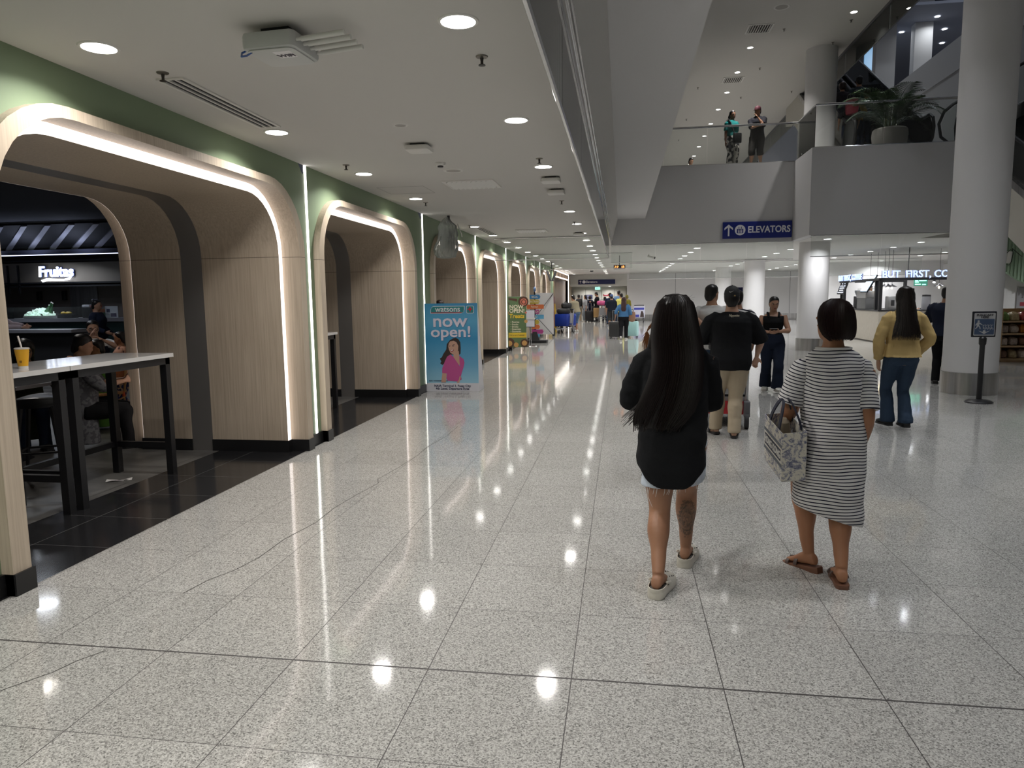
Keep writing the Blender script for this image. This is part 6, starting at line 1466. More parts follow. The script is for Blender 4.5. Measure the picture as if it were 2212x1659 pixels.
# ---------------------------------------------------------------- woman in the striped dress
H2, W2X, W2Y = 1.505, 1.112, 3.98
P2_ = person('woman with a short dark bob in a striped dress and brown sandals', W2X, W2Y, 0, H2, sex='f', g=1.22, lean=.02, hip=(0, 0, .512),
    feet=((-.036, .055, .018, .62, .14), (.035, -.085, .016, -.12, 0)), hands=((-.075, .16, .61), (.105, .02, .455)), pole=((-.42, -.3, -1), (.05, -1, 0)), head=(.66, .02), skn='tan', hair=None, vox=.0065, curl=.7, slim=.66, sz=.757)
R2 = P2_['root']
def striped(name, period, duty, c0, c1, attr='stripe'):
    m = bpy.data.materials.new(name); m.use_nodes = True; nt = m.node_tree; bs = nt.nodes['Principled BSDF']; L = nt.links.new
    at_ = nd(nt, 'ShaderNodeAttribute'); at_.attribute_name = attr
    f = math_n(nt, 'FRACT', math_n(nt, 'DIVIDE', at_.outputs['Fac'], period)); g_ = math_n(nt, 'LESS_THAN', f, duty)
    mx = nd(nt, 'ShaderNodeMix', _data_type='RGBA'); L(g_, mx.inputs[0]); mx.inputs[6].default_value = (*c0, 1); mx.inputs[7].default_value = (*c1, 1)
    L(mx.outputs[2], bs.inputs['Base Color']); bs.inputs['Roughness'].default_value = .9; bs.inputs['Specular IOR Level'].default_value = .15
    return m
def set_stripe(o, fn):
    me = o.data; a = me.attributes.new('stripe', 'FLOAT', 'POINT'); a.data.foreach_set('value', [fn(v.co) for v in me.vertices])
M_STR = striped('navy_striped_jersey', .0175, .30, (.64, .62, .615), (.012, .012, .03))
b = B(); DR = [(.345, .178, .15, .012, .02, .075), (.385, .183, .155, .010, .02, .06), (.46, .182, .15, .008, .015, .035), (.56, .176, .145, .008, .01, .015), (.68, .172, .14, .010, .0, 0), (.78, .168, .136, .010, -.005, 0), (.88, .160, .128, .010, -.002, 0), (.97, .158, .124, .006, .004, 0), (1.07, .160, .122, .002, .005, 0), (1.15, .164, .108, 0, 0, 0), (1.20, .152, .086, 0, -.005, 0), (1.232, .120, .072, 0, -.008, 0), (1.254, .084, .064, 0, -.008, 0)]
RG = []
for z, rx, ry, cx, cy, tilt in DR:
    ring = sring(V((cx, cy, z)), V((1, 0, 0)), V((0, 1, 0)), rx, ry, 40, 2.3)
    RG.append([V((p.x, p.y, p.z - tilt*(p.x-cx)/.18*.75)) for p in ring])
b.rings(RG)
dr = remesh(b, .0062, 4, M_STR, .0085, 5.0, 'dress', R2)
set_stripe(dr, lambda c: c.z + (.10*c.x*max(0, (.62-c.z)/.3) if c.z < .62 else 0) + .012*NZ.noise(c*6) - (.9*(abs(c.x)-.11)**2*6 if abs(c.x) > .11 and c.z > 1.05 else 0) + 1.0)
for k, (P, R_, sj, el, w) in enumerate(P2_['ARM']):
    s = (-1, 1)[k]; b = B(); n = 8 if k == 0 else 9
    q = [V((s*.085, -.003, 1.160))]+P[:n]; b.tube(q, [.055]+[r+.002+(.032 if k == 0 else .022)*i/n for i, r in enumerate(R_[:n])], 20)
    o = remesh(b, .0062, 3, M_STR, .005, 8.0+k, 'sleeve', dr); d = (P[n-1]-P[0]).normalized(); o_ = P[0]
    set_stripe(o, lambda c: (c-o_).dot(d)+3.0)
B().tube([V((math.cos(a)*.086, -.008+math.sin(a)*.066, 1.256+.0*math.sin(a))) for a in [2*PI*i/32 for i in range(33)]], .0065, 8).obj('neckband', mat('neckband_white', (.60, .585, .58), .9), dr)
# bobbed hair
b = B(); HD = P2_['HD']; RHm = P2_['RH']; HX, HY = RHm @ V((1, 0, 0)), RHm @ V((0, 1, 0))
BOB = [(.006, .044, .028, -.030), (.012, .057, .038, -.027), (.024, .0625, .046, -.023), (.045, .066, .053, -.017), (.070, .0655, .057, -.013), (.095, .060, .058, -.010), (.118, .050, .053, -.008), (.135, .035, .042, -.007), (.147, .012, .016, -.007)]
b.rings([sring(HD((0, cy, zz)), HX, HY, rx*H2, ry*H2, 28, 2.15) for zz, rx, ry, cy in BOB])
M_BOB = mat('dark_red_brown_hair', (.010, .005, .005), .42, spec=.3)
ho = remesh(b, .007, 3, M_BOB, .004, 4, 'hair', R2)
b = B(); RB = random.Random(4)
for k in range(620):
    th = 2*PI*RB.random()
    if abs(th-PI/2) < .75: continue
    pts = []; z1 = .148; z0 = .001+RB.uniform(0, .018); N = 11; off = RB.uniform(.0, .0022)
    for i in range(N+1):
        zz = lerp(z1, z0, i/N)
        for (a, c) in zip(BOB[::-1][:-1], BOB[::-1][1:]):
            if c[0] <= zz <= a[0]:
                t = (a[0]-zz)/(a[0]-c[0]); rx, ry, cy = [lerp(p, q, t) for p, q in zip(a[1:], c[1:])]; break
        else: rx, ry, cy = (BOB[0] if zz < BOB[0][0] else BOB[-1])[1:]
        pts.append(HD(((rx+off)*math.cos(th), cy+(ry+off)*math.sin(th), zz)))
    b.tube(pts, [.0014+.0008*min(1, i/2)-.0013*max(0, (i-N+3)/3) for i in range(N+1)], 4)
for k in range(0):
    a = RB.uniform(PI*.6, PI*1.1); q = HD((.05*math.cos(a), .05*math.sin(a), .125)); d = V((math.cos(a), math.sin(a)*.4, RB.uniform(-.2, .7))); b.tube([q, q+d*.016, q+d*.03], [.0004, .0003, .0002], 4)
b.obj('hair_strands', mat('hair_strands_red_brown', (.015, .006, .0055), .42, spec=.3), ho, True, 60)
# flat brown slide sandals
def slide(P):
    toe, RF = P[6], P[5]; M_SO = mat('sandal_tan_sole', (.16, .07, .04), .55); M_ST = mat('sandal_brown_strap', (.075, .05, .042), .55)
    F = lambda p: toe + RF @ V((p[0], p[1], p[2]-.022))
    Q = [(-.068, .022), (-.056, .032), (-.03, .037), (.02, .036), (.06, .040), (.10, .046), (.14, .044), (.165, .033), (.178, .014)]
    O = lambda k, dz, h=0: [F((w*k, y_, dz+(h if y_ < -.0 else 0))) for y_, w in Q]+[F((-w*k, y_, dz+(h if y_ < 0 else 0))) for y_, w in Q[::-1]]
    o = B().rings([O(.96, -.002), O(1, .003), O(1, .016), O(.95, .020)]).obj('sandal', M_SO, R2, True, 40)
    hb = [(y_, w) for y_, w in Q if y_ <= .02]; B().rings([[F((w*k, y_, zz)) for y_, w in hb]+[F((-w*k, y_, zz)) for y_, w in hb[::-1]] for k, zz in ((.98, -.022), (.99, .002))]).obj('heel_block', M_SO, o, False)
    for y0, y1, wv in ((.052, .074, .046), (.110, .130, .048)):
        R = []
        for i in range(13):
            a = PI*i/12; p = (wv*math.cos(a), 0, .018+.036*math.sin(a)*(.85 if y0 > .1 else 1.15)); R.append([F((p[0]*k, yy, .014+(p[2]-.014)*k)) for k, yy in ((1, y0), (1, y1), (1.07, y1), (1.07, y0))])
        B().rings(R).obj('strap', M_ST, o, True, 40)
    B().tube([F((-.012, .06, .060)), F((-.010, .12, .050))], .009, 8).obj('strap_bridge', M_ST, o, True, 40)
for P in P2_['LEG']: slide(P)

# ---------------------------------------------------------------- printed tote bag on her forearm
def toile():
    m = bpy.data.materials.new('toile_print_canvas'); m.use_nodes = True; nt = m.node_tree; bs = nt.nodes['Principled BSDF']; L = nt.links.new
    tc = nd(nt, 'ShaderNodeTexCoord'); n = nd(nt, 'ShaderNodeTexNoise', Scale=16.0, Detail=5.0, Distortion=2.4, Roughness=.6); L(tc.outputs['Object'], n.inputs['Vector'])
    wv = nd(nt, 'ShaderNodeTexNoise', Scale=46.0, Detail=3.0, Distortion=2.0); L(tc.outputs['Object'], wv.inputs['Vector'])
    f = math_n(nt, 'ADD', math_n(nt, 'MULTIPLY', n.outputs[0], .72), math_n(nt, 'MULTIPLY', wv.outputs[0], .30))
    L(ramp(nt, f, [(.38, (.085, .095, .16)), (.46, (.26, .26, .31)), (.52, (.56, .53, .46)), (.62, (.60, .57, .49))]), bs.inputs['Base Color']); bs.inputs['Roughness'].default_value = .8
    return m
t = thing('tote_bag', 'cream and blue floral tote bag reading HONG KONG, hung on her forearm', 'tote bag', (.885, 3.985, .585))
t.rotation_euler = (math.radians(11), math.radians(-4), math.radians(6))
tw, td, th_ = .145, .062, .28      # local y is the long side
b = B(); b.rings([[(x_, y_, z_) for x_, y_ in ((-td*k, -tw*k2), (td*k, -tw*k2), (td*k, tw*k2), (-td*k, tw*k2))] for k, k2, z_ in ((.92, .94, 0), (1, 1, .01), (1.02, 1.02, th_), (.96, .985, th_), (.94, .96, .05))], cap=True)
q = b.obj('bag_body', toile(), t, False)
M_NAVY = mat('bag_navy', (.012, .015, .035), .6); M_GB_ = mat('band_grey', (.11, .12, .14), .7); M_CRE = mat('band_cream', (.58, .55, .49), .7)
for side in (-1, 1):
    X_ = side*td*1.022
    for z0, z1, m_, d_ in ((.085, .215, M_CRE, .0015), (.195, .213, M_GB_, .003), (.087, .105, M_GB_, .003), (.118, .182, M_NAVY, .003)):
        B().box(X_-side*.001, X_+side*d_, -tw*(.99 if m_ is not M_NAVY else .90), tw*(.99 if m_ is not M_NAVY else .90), z0, z1).obj('band', m_, q, False)
    text('HONG KONG', .058, 'lettering', mat('bag_letter_white', (.66, .64, .60), .6), q, (X_+side*.0042, 0, .150), (PI/2, 0, side*PI/2), bold=.03, sx=.72, ext=.0008)
for side in (-1, 1):
    b = B(); R = []
    for i in range(21):
        u = i/20; yy = lerp(-.075, .075, u); h = th_-.02+.155*math.sin(PI*u)**.62; xx = side*lerp(td*.98, .016, math.sin(PI*u)**.8)
        R.append([(xx+dx, yy+dy, h) for dx, dy in ((-.003, -.014), (.003, -.014), (.003, .014), (-.003, .014))])
    b.rings(R); b.obj('handle', M_NAVY, t, True, 50)
B().rings([sring(V((0, .02, z)), V((1, 0, 0)), V((0, 1, 0)), r, r*1.2, 12) for z, r in ((.1, .03), (.22, .034), (.28, .028), (.30, .012))]).obj('wrapped_item', mat('kraft_item', (.30, .24, .17), .7, noise=(20, .3)), t)
# ---------------------------------------------------------------- mid-distance people
D2R = math.radians
C_ = lambda n, c: cloth(n, c)
WHT, NAVY_, GRY, BEI = C_('white', (.62, .61, .60)), C_('navy', (.014, .018, .035)), C_('grey', (.22, .22, .23)), C_('beige', (.42, .35, .255))
DENIM, DDEN = C_('blue_denim', (.034, .055, .092)), C_('dark_denim', (.014, .020, .038))
BLK2 = C_('black', (.009, .009, .010)); YEL2 = C_('yellow_sweater', (.52, .375, .16))
SH_W, SH_K, SH_N = dict(m=mat('sneaker_white', (.60, .58, .54), .5), sole=mat('sneaker_sole', (.5, .48, .44), .6)), dict(m=mat('shoe_black', (.015, .015, .016), .45)), dict(m=mat('shoe_navy', (.02, .03, .05), .5))
WALK = ((-.05, -.11, 0, .08, .25), (.05, .12, 0, -.08, 0)); WALK2 = ((-.05, .12, 0, .08, 0), (.05, -.11, 0, -.08, .25)); STAND = ((-.06, 0, 0, .15, 0), (.06, .01, 0, -.15, 0))
flare = lambda u: 1 if u < .55 else 1+.25*(u-.55)/.45

p = person('man in a black tee, beige trousers and black cap, pushing a luggage cart', 1.17, 7.92, 0, 1.615, sex='m', g=1.12, lean=.03, feet=((-.075, .09, .008, .2, .15), (.03, -.03, .008, -.15, .0)), hands=((-.20, .13, .53), (.19, .13, .53)),
    pole=((-1, -.5, -.8), (1, -.5, -.8)), head=(-.12, .0), skn='light', hair='short', top=dict(m=CL_BLK, off=.018, hem=.455, box=.6, sleeve=.42, sflare=.018, name='tee_shirt'), bottom=dict(m=BEI, off=.012, hemr=.044), shoes=None, vox=.009, palm=((0, .2, -1), (0, .2, -1)), curl=1.2)
cap_ = baseball_cap(p, mat('cap_black', (.012, .0125, .014), .7), back=False)
HDp = p['HD']; RHp = p['RH']
b = B()     # small curved tick and buckle on the back of the cap
tk = [(-.014, .004), (-.010, -.003), (-.004, -.004), (.016, .007), (-.003, .0), (-.009, .001)]
o_, ux, uz = HDp((-.006, -.0655, .112))/1, RHp @ V((1, 0, 0)), RHp @ V((0, -.25, .97))
b.prism([(x*1.7, z*1.7) for x, z in tk], o_, ux, uz, RHp @ V((0, -.004, 0))); b.obj('cap_mark', mat('mark_white', (.6, .6, .58), .5), cap_, False)
B().prism([(-.008, -.006), (.008, -.006), (.008, .008), (-.008, .008)], HDp((.016, -.067, .086)), ux, uz, RHp @ V((0, -.004, 0))).obj('cap_buckle', mat('buckle_brass', (.45, .32, .15), .4, .6), cap_, False)
text('Nipponies', .036, 'shirt_lettering', mat('letter_cream', (.55, .50, .38), .6), p['root'], (.005, -.142, 1.325), (PI/2-.16, 0, 0), bold=.01, shear=.15, fit=.105)
def slip_on(p, m, name='slip_on_sandal'):
    for P in p['LEG']:
        toe, RF = P[6], P[5]; F = lambda q: toe+RF @ V(q)
        Q = [(-.07, .026), (-.03, .036), (.04, .038), (.10, .045), (.15, .043), (.185, .025)]
        o = B().rings([[F((w, y_, z_)) for y_, w in Q]+[F((-w, y_, z_)) for y_, w in Q[::-1]] for z_ in (-.010, .016)]).obj(name, m, p['root'], False)
        b = B(); R = []
        for i in range(11):
            a = PI*i/10; R.append([F((.048*math.cos(a)*k, yy, .01+.055*k*math.sin(a))) for k, yy in ((1, .06), (1, .13), (1.1, .13), (1.1, .06))])
        b.rings(R); b.obj('strap', m, o, True, 50)
slip_on(p, mat('slip_on_black', (.012, .012, .013), .5))

p = person('woman in a yellow sweater and flared blue jeans with long dark hair', 3.14, 8.60, 0, 1.60, sex='f', g=1.0, feet=((-.068, .02, .02, .22, 0), (.03, -.045, .02, -.05, 0)), hands=((-.142, .03, .492), (.115, .06, .53)), pole=((-1, -.6, 0), (1.2, -.8, 0)), head=(-.05, 0), skn='mid', hair='long',
    top=dict(m=YEL2, off=.016, hem=.515, box=.55, sleeve=1.0, sflare=.006, wr=.009, name='sweater'), bottom=dict(m=DENIM, off=.006, hemr=.040, prof=flare), shoes=SH_K, vox=.008, curl=.6)
B().tube([V(p['ARM'][0][0][-1])+V((0, 0, .015)), V(p['ARM'][0][0][-1])+V((0, 0, .035))], .0285, 14).obj('wrist_watch', M_BLKP, p['root'])
b = B(); RY = random.Random(9)
for k in range(420):
    u = RY.uniform(-1, 1); pts = []; N = 10
    for i in range(N+1):
        f = i/N; zz = lerp(.13, -.20-RY.uniform(0, .03)*(i == N), f); w = (.046 if zz > .05 else lerp(.068, .05, max(0, min(1, (zz+.2)/.25)) if zz > -.2 else 0)); yb = lerp(-.062, -.088, f)
        pts.append(p['HD']((u*w*(1.0+.06*math.sin(f*9+k)+.38*f**2), yb-.022*f+.030*u*u+.003*math.sin(k+f*7), zz)))
    b.tube(pts, [.0022*(1-.7*(i/N)**3) for i in range(N+1)], 4)
b.obj('hair_strands', mat('hair_strands_dark', (.012, .008, .007), .36, spec=.5), p['root'], True, 60)

p = person('woman in a black tank top and wide dark jeans facing the camera, holding a wallet', 2.37, 11.75, PI-.12, 1.50, sex='f', g=1.12, feet=((-.055, .05, .015, .15, 0), (.055, -.09, .015, -.15, .1)), hands=((-.045, .185, .645), (.055, .175, .64)), pole=((-1, -.6, -.5), (1, -.6, -.5)), head=(.15, .22), skn='mid', hair='pony',
    top=dict(m=BLK2, off=.005, hem=.555, sleeve=0, neck=.805, name='tank_top'), bottom=dict(m=DDEN, off=.010, hemr=.052, waist=.62, prof=flare), shoes=SH_W, vox=.0085, face=True, palm=((.6, -.3, .7), (-.6, -.3, .7)), curl=.9)
b = B()
for s in (-1, 1): b.tube([p['T']((s*.050, .058, .79)), p['T']((s*.056, .030, .828)), p['T']((s*.056, -.03, .832)), p['T']((s*.050, -.055, .80))], .019, 10)
b.obj('tank_straps', BLK2, p['root'])
B().obox(V((.005, .205, .655))*1.5, (.13, .02, .075), MX.Rotation(-.5, 3, 'X')).obj('wallet_held', mat('wallet_black', (.02, .022, .02), .45), None, False)
o = bpy.data.objects['wallet_held']; o.name = 'wallet'; o.location = (2.37, 11.75, 0); o.rotation_euler = (0, 0, PI-.12); tag(o, 'dark patterned wallet in the hands of the woman in the tank top', 'wallet')

p = person('man in a white tee beside the man in the cap, head turned right', 1.20, 9.9, 0, 1.67, sex='m', g=1.02, feet=WALK, hands=((-.17, .05, .50), (.15, .12, .55)), head=(-.75, .02), skn='mid', hair='short', top=dict(m=WHT, off=.014, hem=.47, box=.7, sleeve=.48, sflare=.012, name='tee_shirt'), bottom=dict(m=GRY), shoes=SH_W, vox=.011)
p = person('person in a black and white striped shirt behind the man in the cap', 1.60, 10.35, 0, 1.60, sex='m', g=1.0, feet=WALK2, hands=((-.15, .05, .48), (.16, .10, .52)), head=(-.2, 0), skn='mid', hair='short', top=dict(m=striped('black_white_stripe', .042, .5, (.58, .57, .56), (.012, .012, .02)), off=.014, hem=.50, box=.5, sleeve=.55, name='striped_shirt'), bottom=dict(m=BLK2), shoes=SH_K, vox=.011)
for o in p['root'].children:
    if o.name.startswith('striped_shirt'): set_stripe(o, lambda c: c.z+.25*abs(c.x)+5)
t = thing('phone', 'dark phone raised above the head of the person in the striped shirt', 'phone', (1.615, 10.48, 1.603)); B().box(-.075, .075, -.006, .006, -.02, .04).obj('phone_body', mat('phone_navy', (.02, .02, .08), .3), t, False)
p = person('bare-armed woman in a white skirt holding the hand of the man in the white tee', .83, 9.75, 0, 1.53, sex='f', g=1.02, feet=WALK, hands=((-.12, .03, .47), (.150, .06, .63)), pole=((-1, -1, 0), (1, -1, -.2)), head=(.1, .15), skn='mid', hair='bun', hm=M_HAIRB, top=dict(m=GRY, off=.006, hem=.56, sleeve=0, neck=.79, name='tube_top'), bottom=dict(m=WHT, kind='skirt', hem=.16, w=.14), shoes=SH_W, vox=.011)
p = person('woman with ginger brown hair almost hidden behind the long haired woman', .345, 6.0, .1, 1.47, sex='f', g=.92, feet=STAND, hands=((-.07, .13, .56), (.03, .15, .56)), head=(.1, .05), skn='light', hair='long', hm=mat('ginger_brown_hair', (.16, .060, .018), .45), top=dict(m=C_('cream_top', (.56, .53, .47)), off=.010, hem=.52, sleeve=.3, name='blouse'), bottom=dict(m=BLK2), shoes=SH_K, vox=.010)
b = B(); RG_ = random.Random(2)
for k in range(60):
    N = 8; x0 = RG_.uniform(-.085, -.03); e = p['HD']((-.135+RG_.uniform(0, .05), -.05, RG_.uniform(-.13, -.04))); a = p['HD']((x0*.75, -.04, .05)); m_ = p['HD']((-.105, -.05, -.01))
    b.tube([a, a.lerp(m_, .6)+V((-.01, 0, 0)), m_, m_.lerp(e, .5), e], [.003, .004, .004, .003, .001], 5)
b.obj('hair_strands', mat('ginger_brown_hair', (.16, .060, .018), .45), p['root'], True, 60)
p = person('person in a dark coat at the bar, mostly hidden by the big round column', 5.50, 12.9, -.5, 1.62, sex='m', g=1.05, feet=STAND, hands=((-.06, .20, .70), (.06, .20, .70)), pole=((-1, -.5, -.6), (1, -.5, -.6)), head=(0, .25), skn='mid', hair='short', top=dict(m=NAVY_, off=.022, hem=.50, sleeve=1, name='jacket'), bottom=dict(m=BLK2), shoes=SH_K, vox=.012)
p['root'].location.x = 5.36
t = thing('phone', 'dark phone and papers held in front of the coat wearer by the column', 'phone', (5.22, 13.13, 1.27), .4); B().obox((0, 0, 0), (.13, .012, .10), MX.Rotation(.4, 3, 'Y')).obj('phone_body', mat('phone_black', (.02, .02, .025), .3), t, False)

# people upstairs on the bridge
TEAL2 = C_('teal', (.012, .17, .165))
def patt(name, c0, c1, sc, th=.5):
    m = bpy.data.materials.new(name); m.use_nodes = True; nt = m.node_tree; bs = nt.nodes['Principled BSDF']; L = nt.links.new
    tc = nd(nt, 'ShaderNodeTexCoord'); n = nd(nt, 'ShaderNodeTexVoronoi', Scale=sc); L(tc.outputs['Object'], n.inputs['Vector']); sp = nd(nt, 'ShaderNodeSeparateColor'); L(n.outputs['Color'], sp.inputs[0])
    f = math_n(nt, 'GREATER_THAN', sp.outputs[0], th); mx = nd(nt, 'ShaderNodeMix', _data_type='RGBA'); L(f, mx.inputs[0]); mx.inputs[6].default_value = (*c0, 1); mx.inputs[7].default_value = (*c1, 1)
    L(mx.outputs[2], bs.inputs['Base Color']); bs.inputs['Roughness'].default_value = .85; return m
PATBW = patt('black_cream_print', (.012, .012, .016), (.36, .34, .31), 16, .55)
p = person('woman in a teal top and printed trousers standing at the bridge glass', 2.92, 20.5, PI+.5, 1.52, Z2-.02, sex='f', g=1.12, feet=STAND, hands=((-.11, -.08, .50), (.13, .0, .47)), pole=((-1, -.8, 0), (1, -1, 0)), head=(.1, .05), skn='deep', hair='pony', top=dict(m=TEAL2, off=.010, hem=.50, sleeve=.33, box=.4, name='blouse'), bottom=dict(m=PATBW, off=.016, hemr=.052), shoes=SH_K, vox=.010, face=True)
t = thing('shoulder_bag', 'black shoulder bag worn by the woman in the teal top', 'bag', (3.03, 20.31, Z2+.62), .3); B().rbox(-.12, .12, -.05, .05, 0, .27, .05).obj('bag_body', M_BLACK, t); B().tube([(-.08, 0, .25), (-.16, .08, .55), (-.20, .16, .66)], .016, 8).obj('bag_strap', M_BLACK, t)
p = person('man in a maroon cap and dark overalls standing at the bridge glass, hand to mouth', 3.57, 20.5, PI-.35, 1.60, Z2-.02, sex='m', g=1.05, feet=((-.07, 0, 0, .2, 0), (.08, .03, 0, -.3, 0)), hands=((-.03, .13, .795), (-.06, .155, .66)), pole=((-.6, .1, -1), (1, -.3, -.4)), head=(-.35, .05), skn='mid', hair='short', top=dict(m=C_('charcoal_black', (.018, .018, .024)), off=.014, hem=.53, sleeve=.42, sflare=.012, name='tee_shirt'), bottom=dict(m=C_('dark_shorts', (.030, .027, .025)), kind='shorts', len=.55, off=.016, hemr=.056, name='shorts'), shoes=SH_K, vox=.010, face=True, curl=.8)
baseball_cap(p, mat('cap_maroon', (.07, .008, .018), .7))
B().rbox(-.14, .14, -.165, -.13, .86, 1.13, .02).obj('bib', C_('dark_shorts', (.030, .027, .025)), p['root'], True, loc=(0, .28, 0))
p = person('man with short hair whose head alone shows over the bridge floor edge', 2.48, 27.6, PI+.3, 1.62, Z2-.02, sex='m', feet=STAND, head=(.3, .3), skn='mid', hair='short', top=dict(m=BLK2, off=.012, sleeve=1), bottom=dict(m=GRY), vox=.014, face=True)
# riders on the upstairs escalator
esc = lambda y: Z2+.577*(y-20.0)
for k, (x, y, l, tm, hm_, H, rz) in enumerate(((6.33, 21.3, 'in a grey tee and dark cap, topmost rider in view', C_('slate_tee', (.06, .075, .085)), M_HAIR, 1.66, .1), (5.88, 21.2, 'with brown hair, behind the round column, upper left rider', C_('floral_dark', (.04, .035, .04)), M_HAIRB, 1.58, 0),
        (6.05, 20.55, 'in a mustard yellow top', C_('mustard', (.28, .18, .05)), M_HAIR, 1.55, .1), (6.36, 20.7, 'in a navy and white striped top behind the palm', striped('navy_white_stripe', .07, .55, (.36, .37, .40), (.012, .015, .03)), M_HAIRB, 1.52, 0), (5.82, 20.25, 'in dark clothes with a red backpack', BLK2, M_HAIR, 1.56, -.1))):
    p = person('escalator rider '+l, x, y, rz, H, esc(y)+.0, sex='m' if k == 0 else 'f', feet=STAND, hands=((-.15, .08, .52), (.15, .08, .52)), skn='mid', hair='short' if k in (0, 4) else 'bob', hm=hm_, top=dict(m=tm, off=.012, sleeve=.45, name='shirt'), bottom=dict(m=DDEN), shoes=SH_K, vox=.016, group='people riding the upstairs escalator')
    if k == 3:
        for o in p['root'].children:
            if o.name.startswith('shirt'): set_stripe(o, lambda c: c.z+5)
    if k == 0: baseball_cap(p, mat('cap_black', (.012, .0125, .014), .7))
bag('backpack', 'red backpack worn by the lowest escalator rider', 'backpack', 5.82, 20.09, esc(20.25)+1.0, (.16, .09, .22), mat('bag_red', (.20, .012, .025), .6), 0, None, 6)

# ---------------------------------------------------------------- people in the food court
SEAT = dict(hip=(0, 0, .285), feet=((-.06, .24, 0, .1, 0), (.06, .24, 0, -.1, 0)))
PEACH = patt('peach_print', (.60, .33, .24), (.10, .05, .05), 42, .86); NPR = patt('navy_print', (.012, .022, .10), (.46, .30, .20), 30, .70)
p = person('young girl in a peach printed top and navy printed trousers, standing by the boy', -6.34, 8.25, PI*.62, 1.17, sex='f', g=1.05, feet=((-.06, .05, .012, .2, .1), (.06, -.03, .012, -.1, 0)), hands=((-.05, .18, .66), (.10, .16, .64)), head=(.1, .05), skn='tan', hair='short', top=dict(m=PEACH, off=.014, hem=.50, sleeve=.55, name='blouse'), bottom=dict(m=NPR, off=.012, hemr=.050), shoes=dict(m=mat('slipper_pink', (.35, .18, .14), .6)), vox=.011, face=True)
p = person('boy in a green top sitting on the bamboo chair, face towards the hall', -6.28, 7.75, PI*.86, 1.42, sex='m', g=1.0, hands=((-.06, .20, .60), (.10, .22, .44)), pole=((-1, -.3, -1), (1, -.5, -.3)), head=(-.2, .05), skn='tan', hair='short', top=dict(m=C_('leaf_green', (.11, .26, .05)), off=.014, hem=.26, sleeve=.45, name='tee_shirt'), bottom=dict(m=BLK2, len=.75), shoes=SH_K, vox=.011, face=True, **SEAT)
p = person('man in a grey checked shirt seated with his back to the hall', -5.54, 6.60, -.9, 1.58, sex='m', g=1.0, hands=((-.05, .24, .46), (.08, .24, .46)), head=(-.2, .25), skn='mid', hair='short', top=dict(m=patt('grey_check', (.09, .09, .10), (.16, .16, .17), 40), off=.014, hem=.28, sleeve=.5, name='shirt'), bottom=dict(m=BLK2), shoes=SH_K, vox=.011, **SEAT)
p = person('woman in an olive green tee with long hair, bent over a food court table', -6.36, 6.75, -2.3, 1.55, sex='f', g=1.08, lean=.28, hands=((-.09, .27, .50), (.10, .27, .50)), head=(.1, .35), skn='mid', hair='long', hm=M_HAIR, top=dict(m=C_('olive', (.045, .05, .025)), off=.012, hem=.28, sleeve=.42, name='tee_shirt'), bottom=dict(m=DDEN), shoes=SH_K, vox=.011, face=True, **SEAT)
p = person('man in glasses and a dark vest holding a phone to his face', -7.82, 9.60, PI+.75, 1.66, sex='m', g=1.0, hands=((-.06, .18, .60), (.03, .13, .635)), pole=((-1, -.4, -.6), (.7, .1, -1)), head=(.0, .12), skn='light', hair='short', top=dict(m=WHT, off=.010, hem=.28, sleeve=.5, name='shirt'), bottom=dict(m=BLK2), shoes=SH_K, vox=.011, face=True, **SEAT)
b = B()
for s in (-1, 1): b.tube([p['HD']((s*.020+.015*math.cos(a), .060, .069+.012*math.sin(a))) for a in [2*PI*i/16 for i in range(17)]], .003, 5)
b.tube([p['HD']((-.006, .061, .070)), p['HD']((.006, .061, .070))], .003, 5); b.obj('glasses', M_BLACK, p['root'])
b = B().rings([sring(p['T']((0, cy, zz)), V((1, 0, 0)), V((0, 1, 0)), (rx+.017)*1.66, (ry+.017)*1.66) for zz, rx, ry, cy in TOR_M if .5 < zz < .79]); b.obj('vest', NAVY_, p['root'])
t = thing('phone', 'black phone held up by the man in glasses', 'phone', (-7.77, 9.42, 1.03), .75); B().rbox(-.04, .04, -.006, .006, -.075, .075, .005, 2).obj('phone_body', mat('phone_black', (.02, .02, .025), .3), t)
p = person('woman in a dark jacket standing sideways before the drink stall counter', -10.95, 13.6, -PI/2+.2, 1.60, sex='f', g=1.1, feet=STAND, hands=((-.1, .12, .55), (.1, .14, .58)), head=(0, .12), skn='mid', hair='bun', top=dict(m=NAVY_, off=.018, hem=.50, sleeve=1, name='jacket'), bottom=dict(m=BLK2), shoes=SH_K, vox=.013, face=True)
p = person('person in a pale sleeve at the far left of the food court counter', -12.6, 12.85, -.9, 1.6, sex='f', g=1.0, feet=STAND, hands=((.0, .27, .68), (.1, .25, .66)), head=(0, .1), skn='mid', hair='short', top=dict(m=C_('pale_pink', (.34, .27, .27)), off=.012, sleeve=.9, name='shirt'), bottom=dict(m=BLK2), shoes=SH_K, vox=.014)
p = person('person inside the archway whose hair just shows above the blue poster', -3.72, 14.4, 2.2, 1.50, sex='f', feet=STAND, skn='mid', hair='bob', hm=M_HAIRB, top=dict(m=GRY, off=.012, sleeve=.5), bottom=dict(m=BLK2), shoes=SH_K, vox=.014)
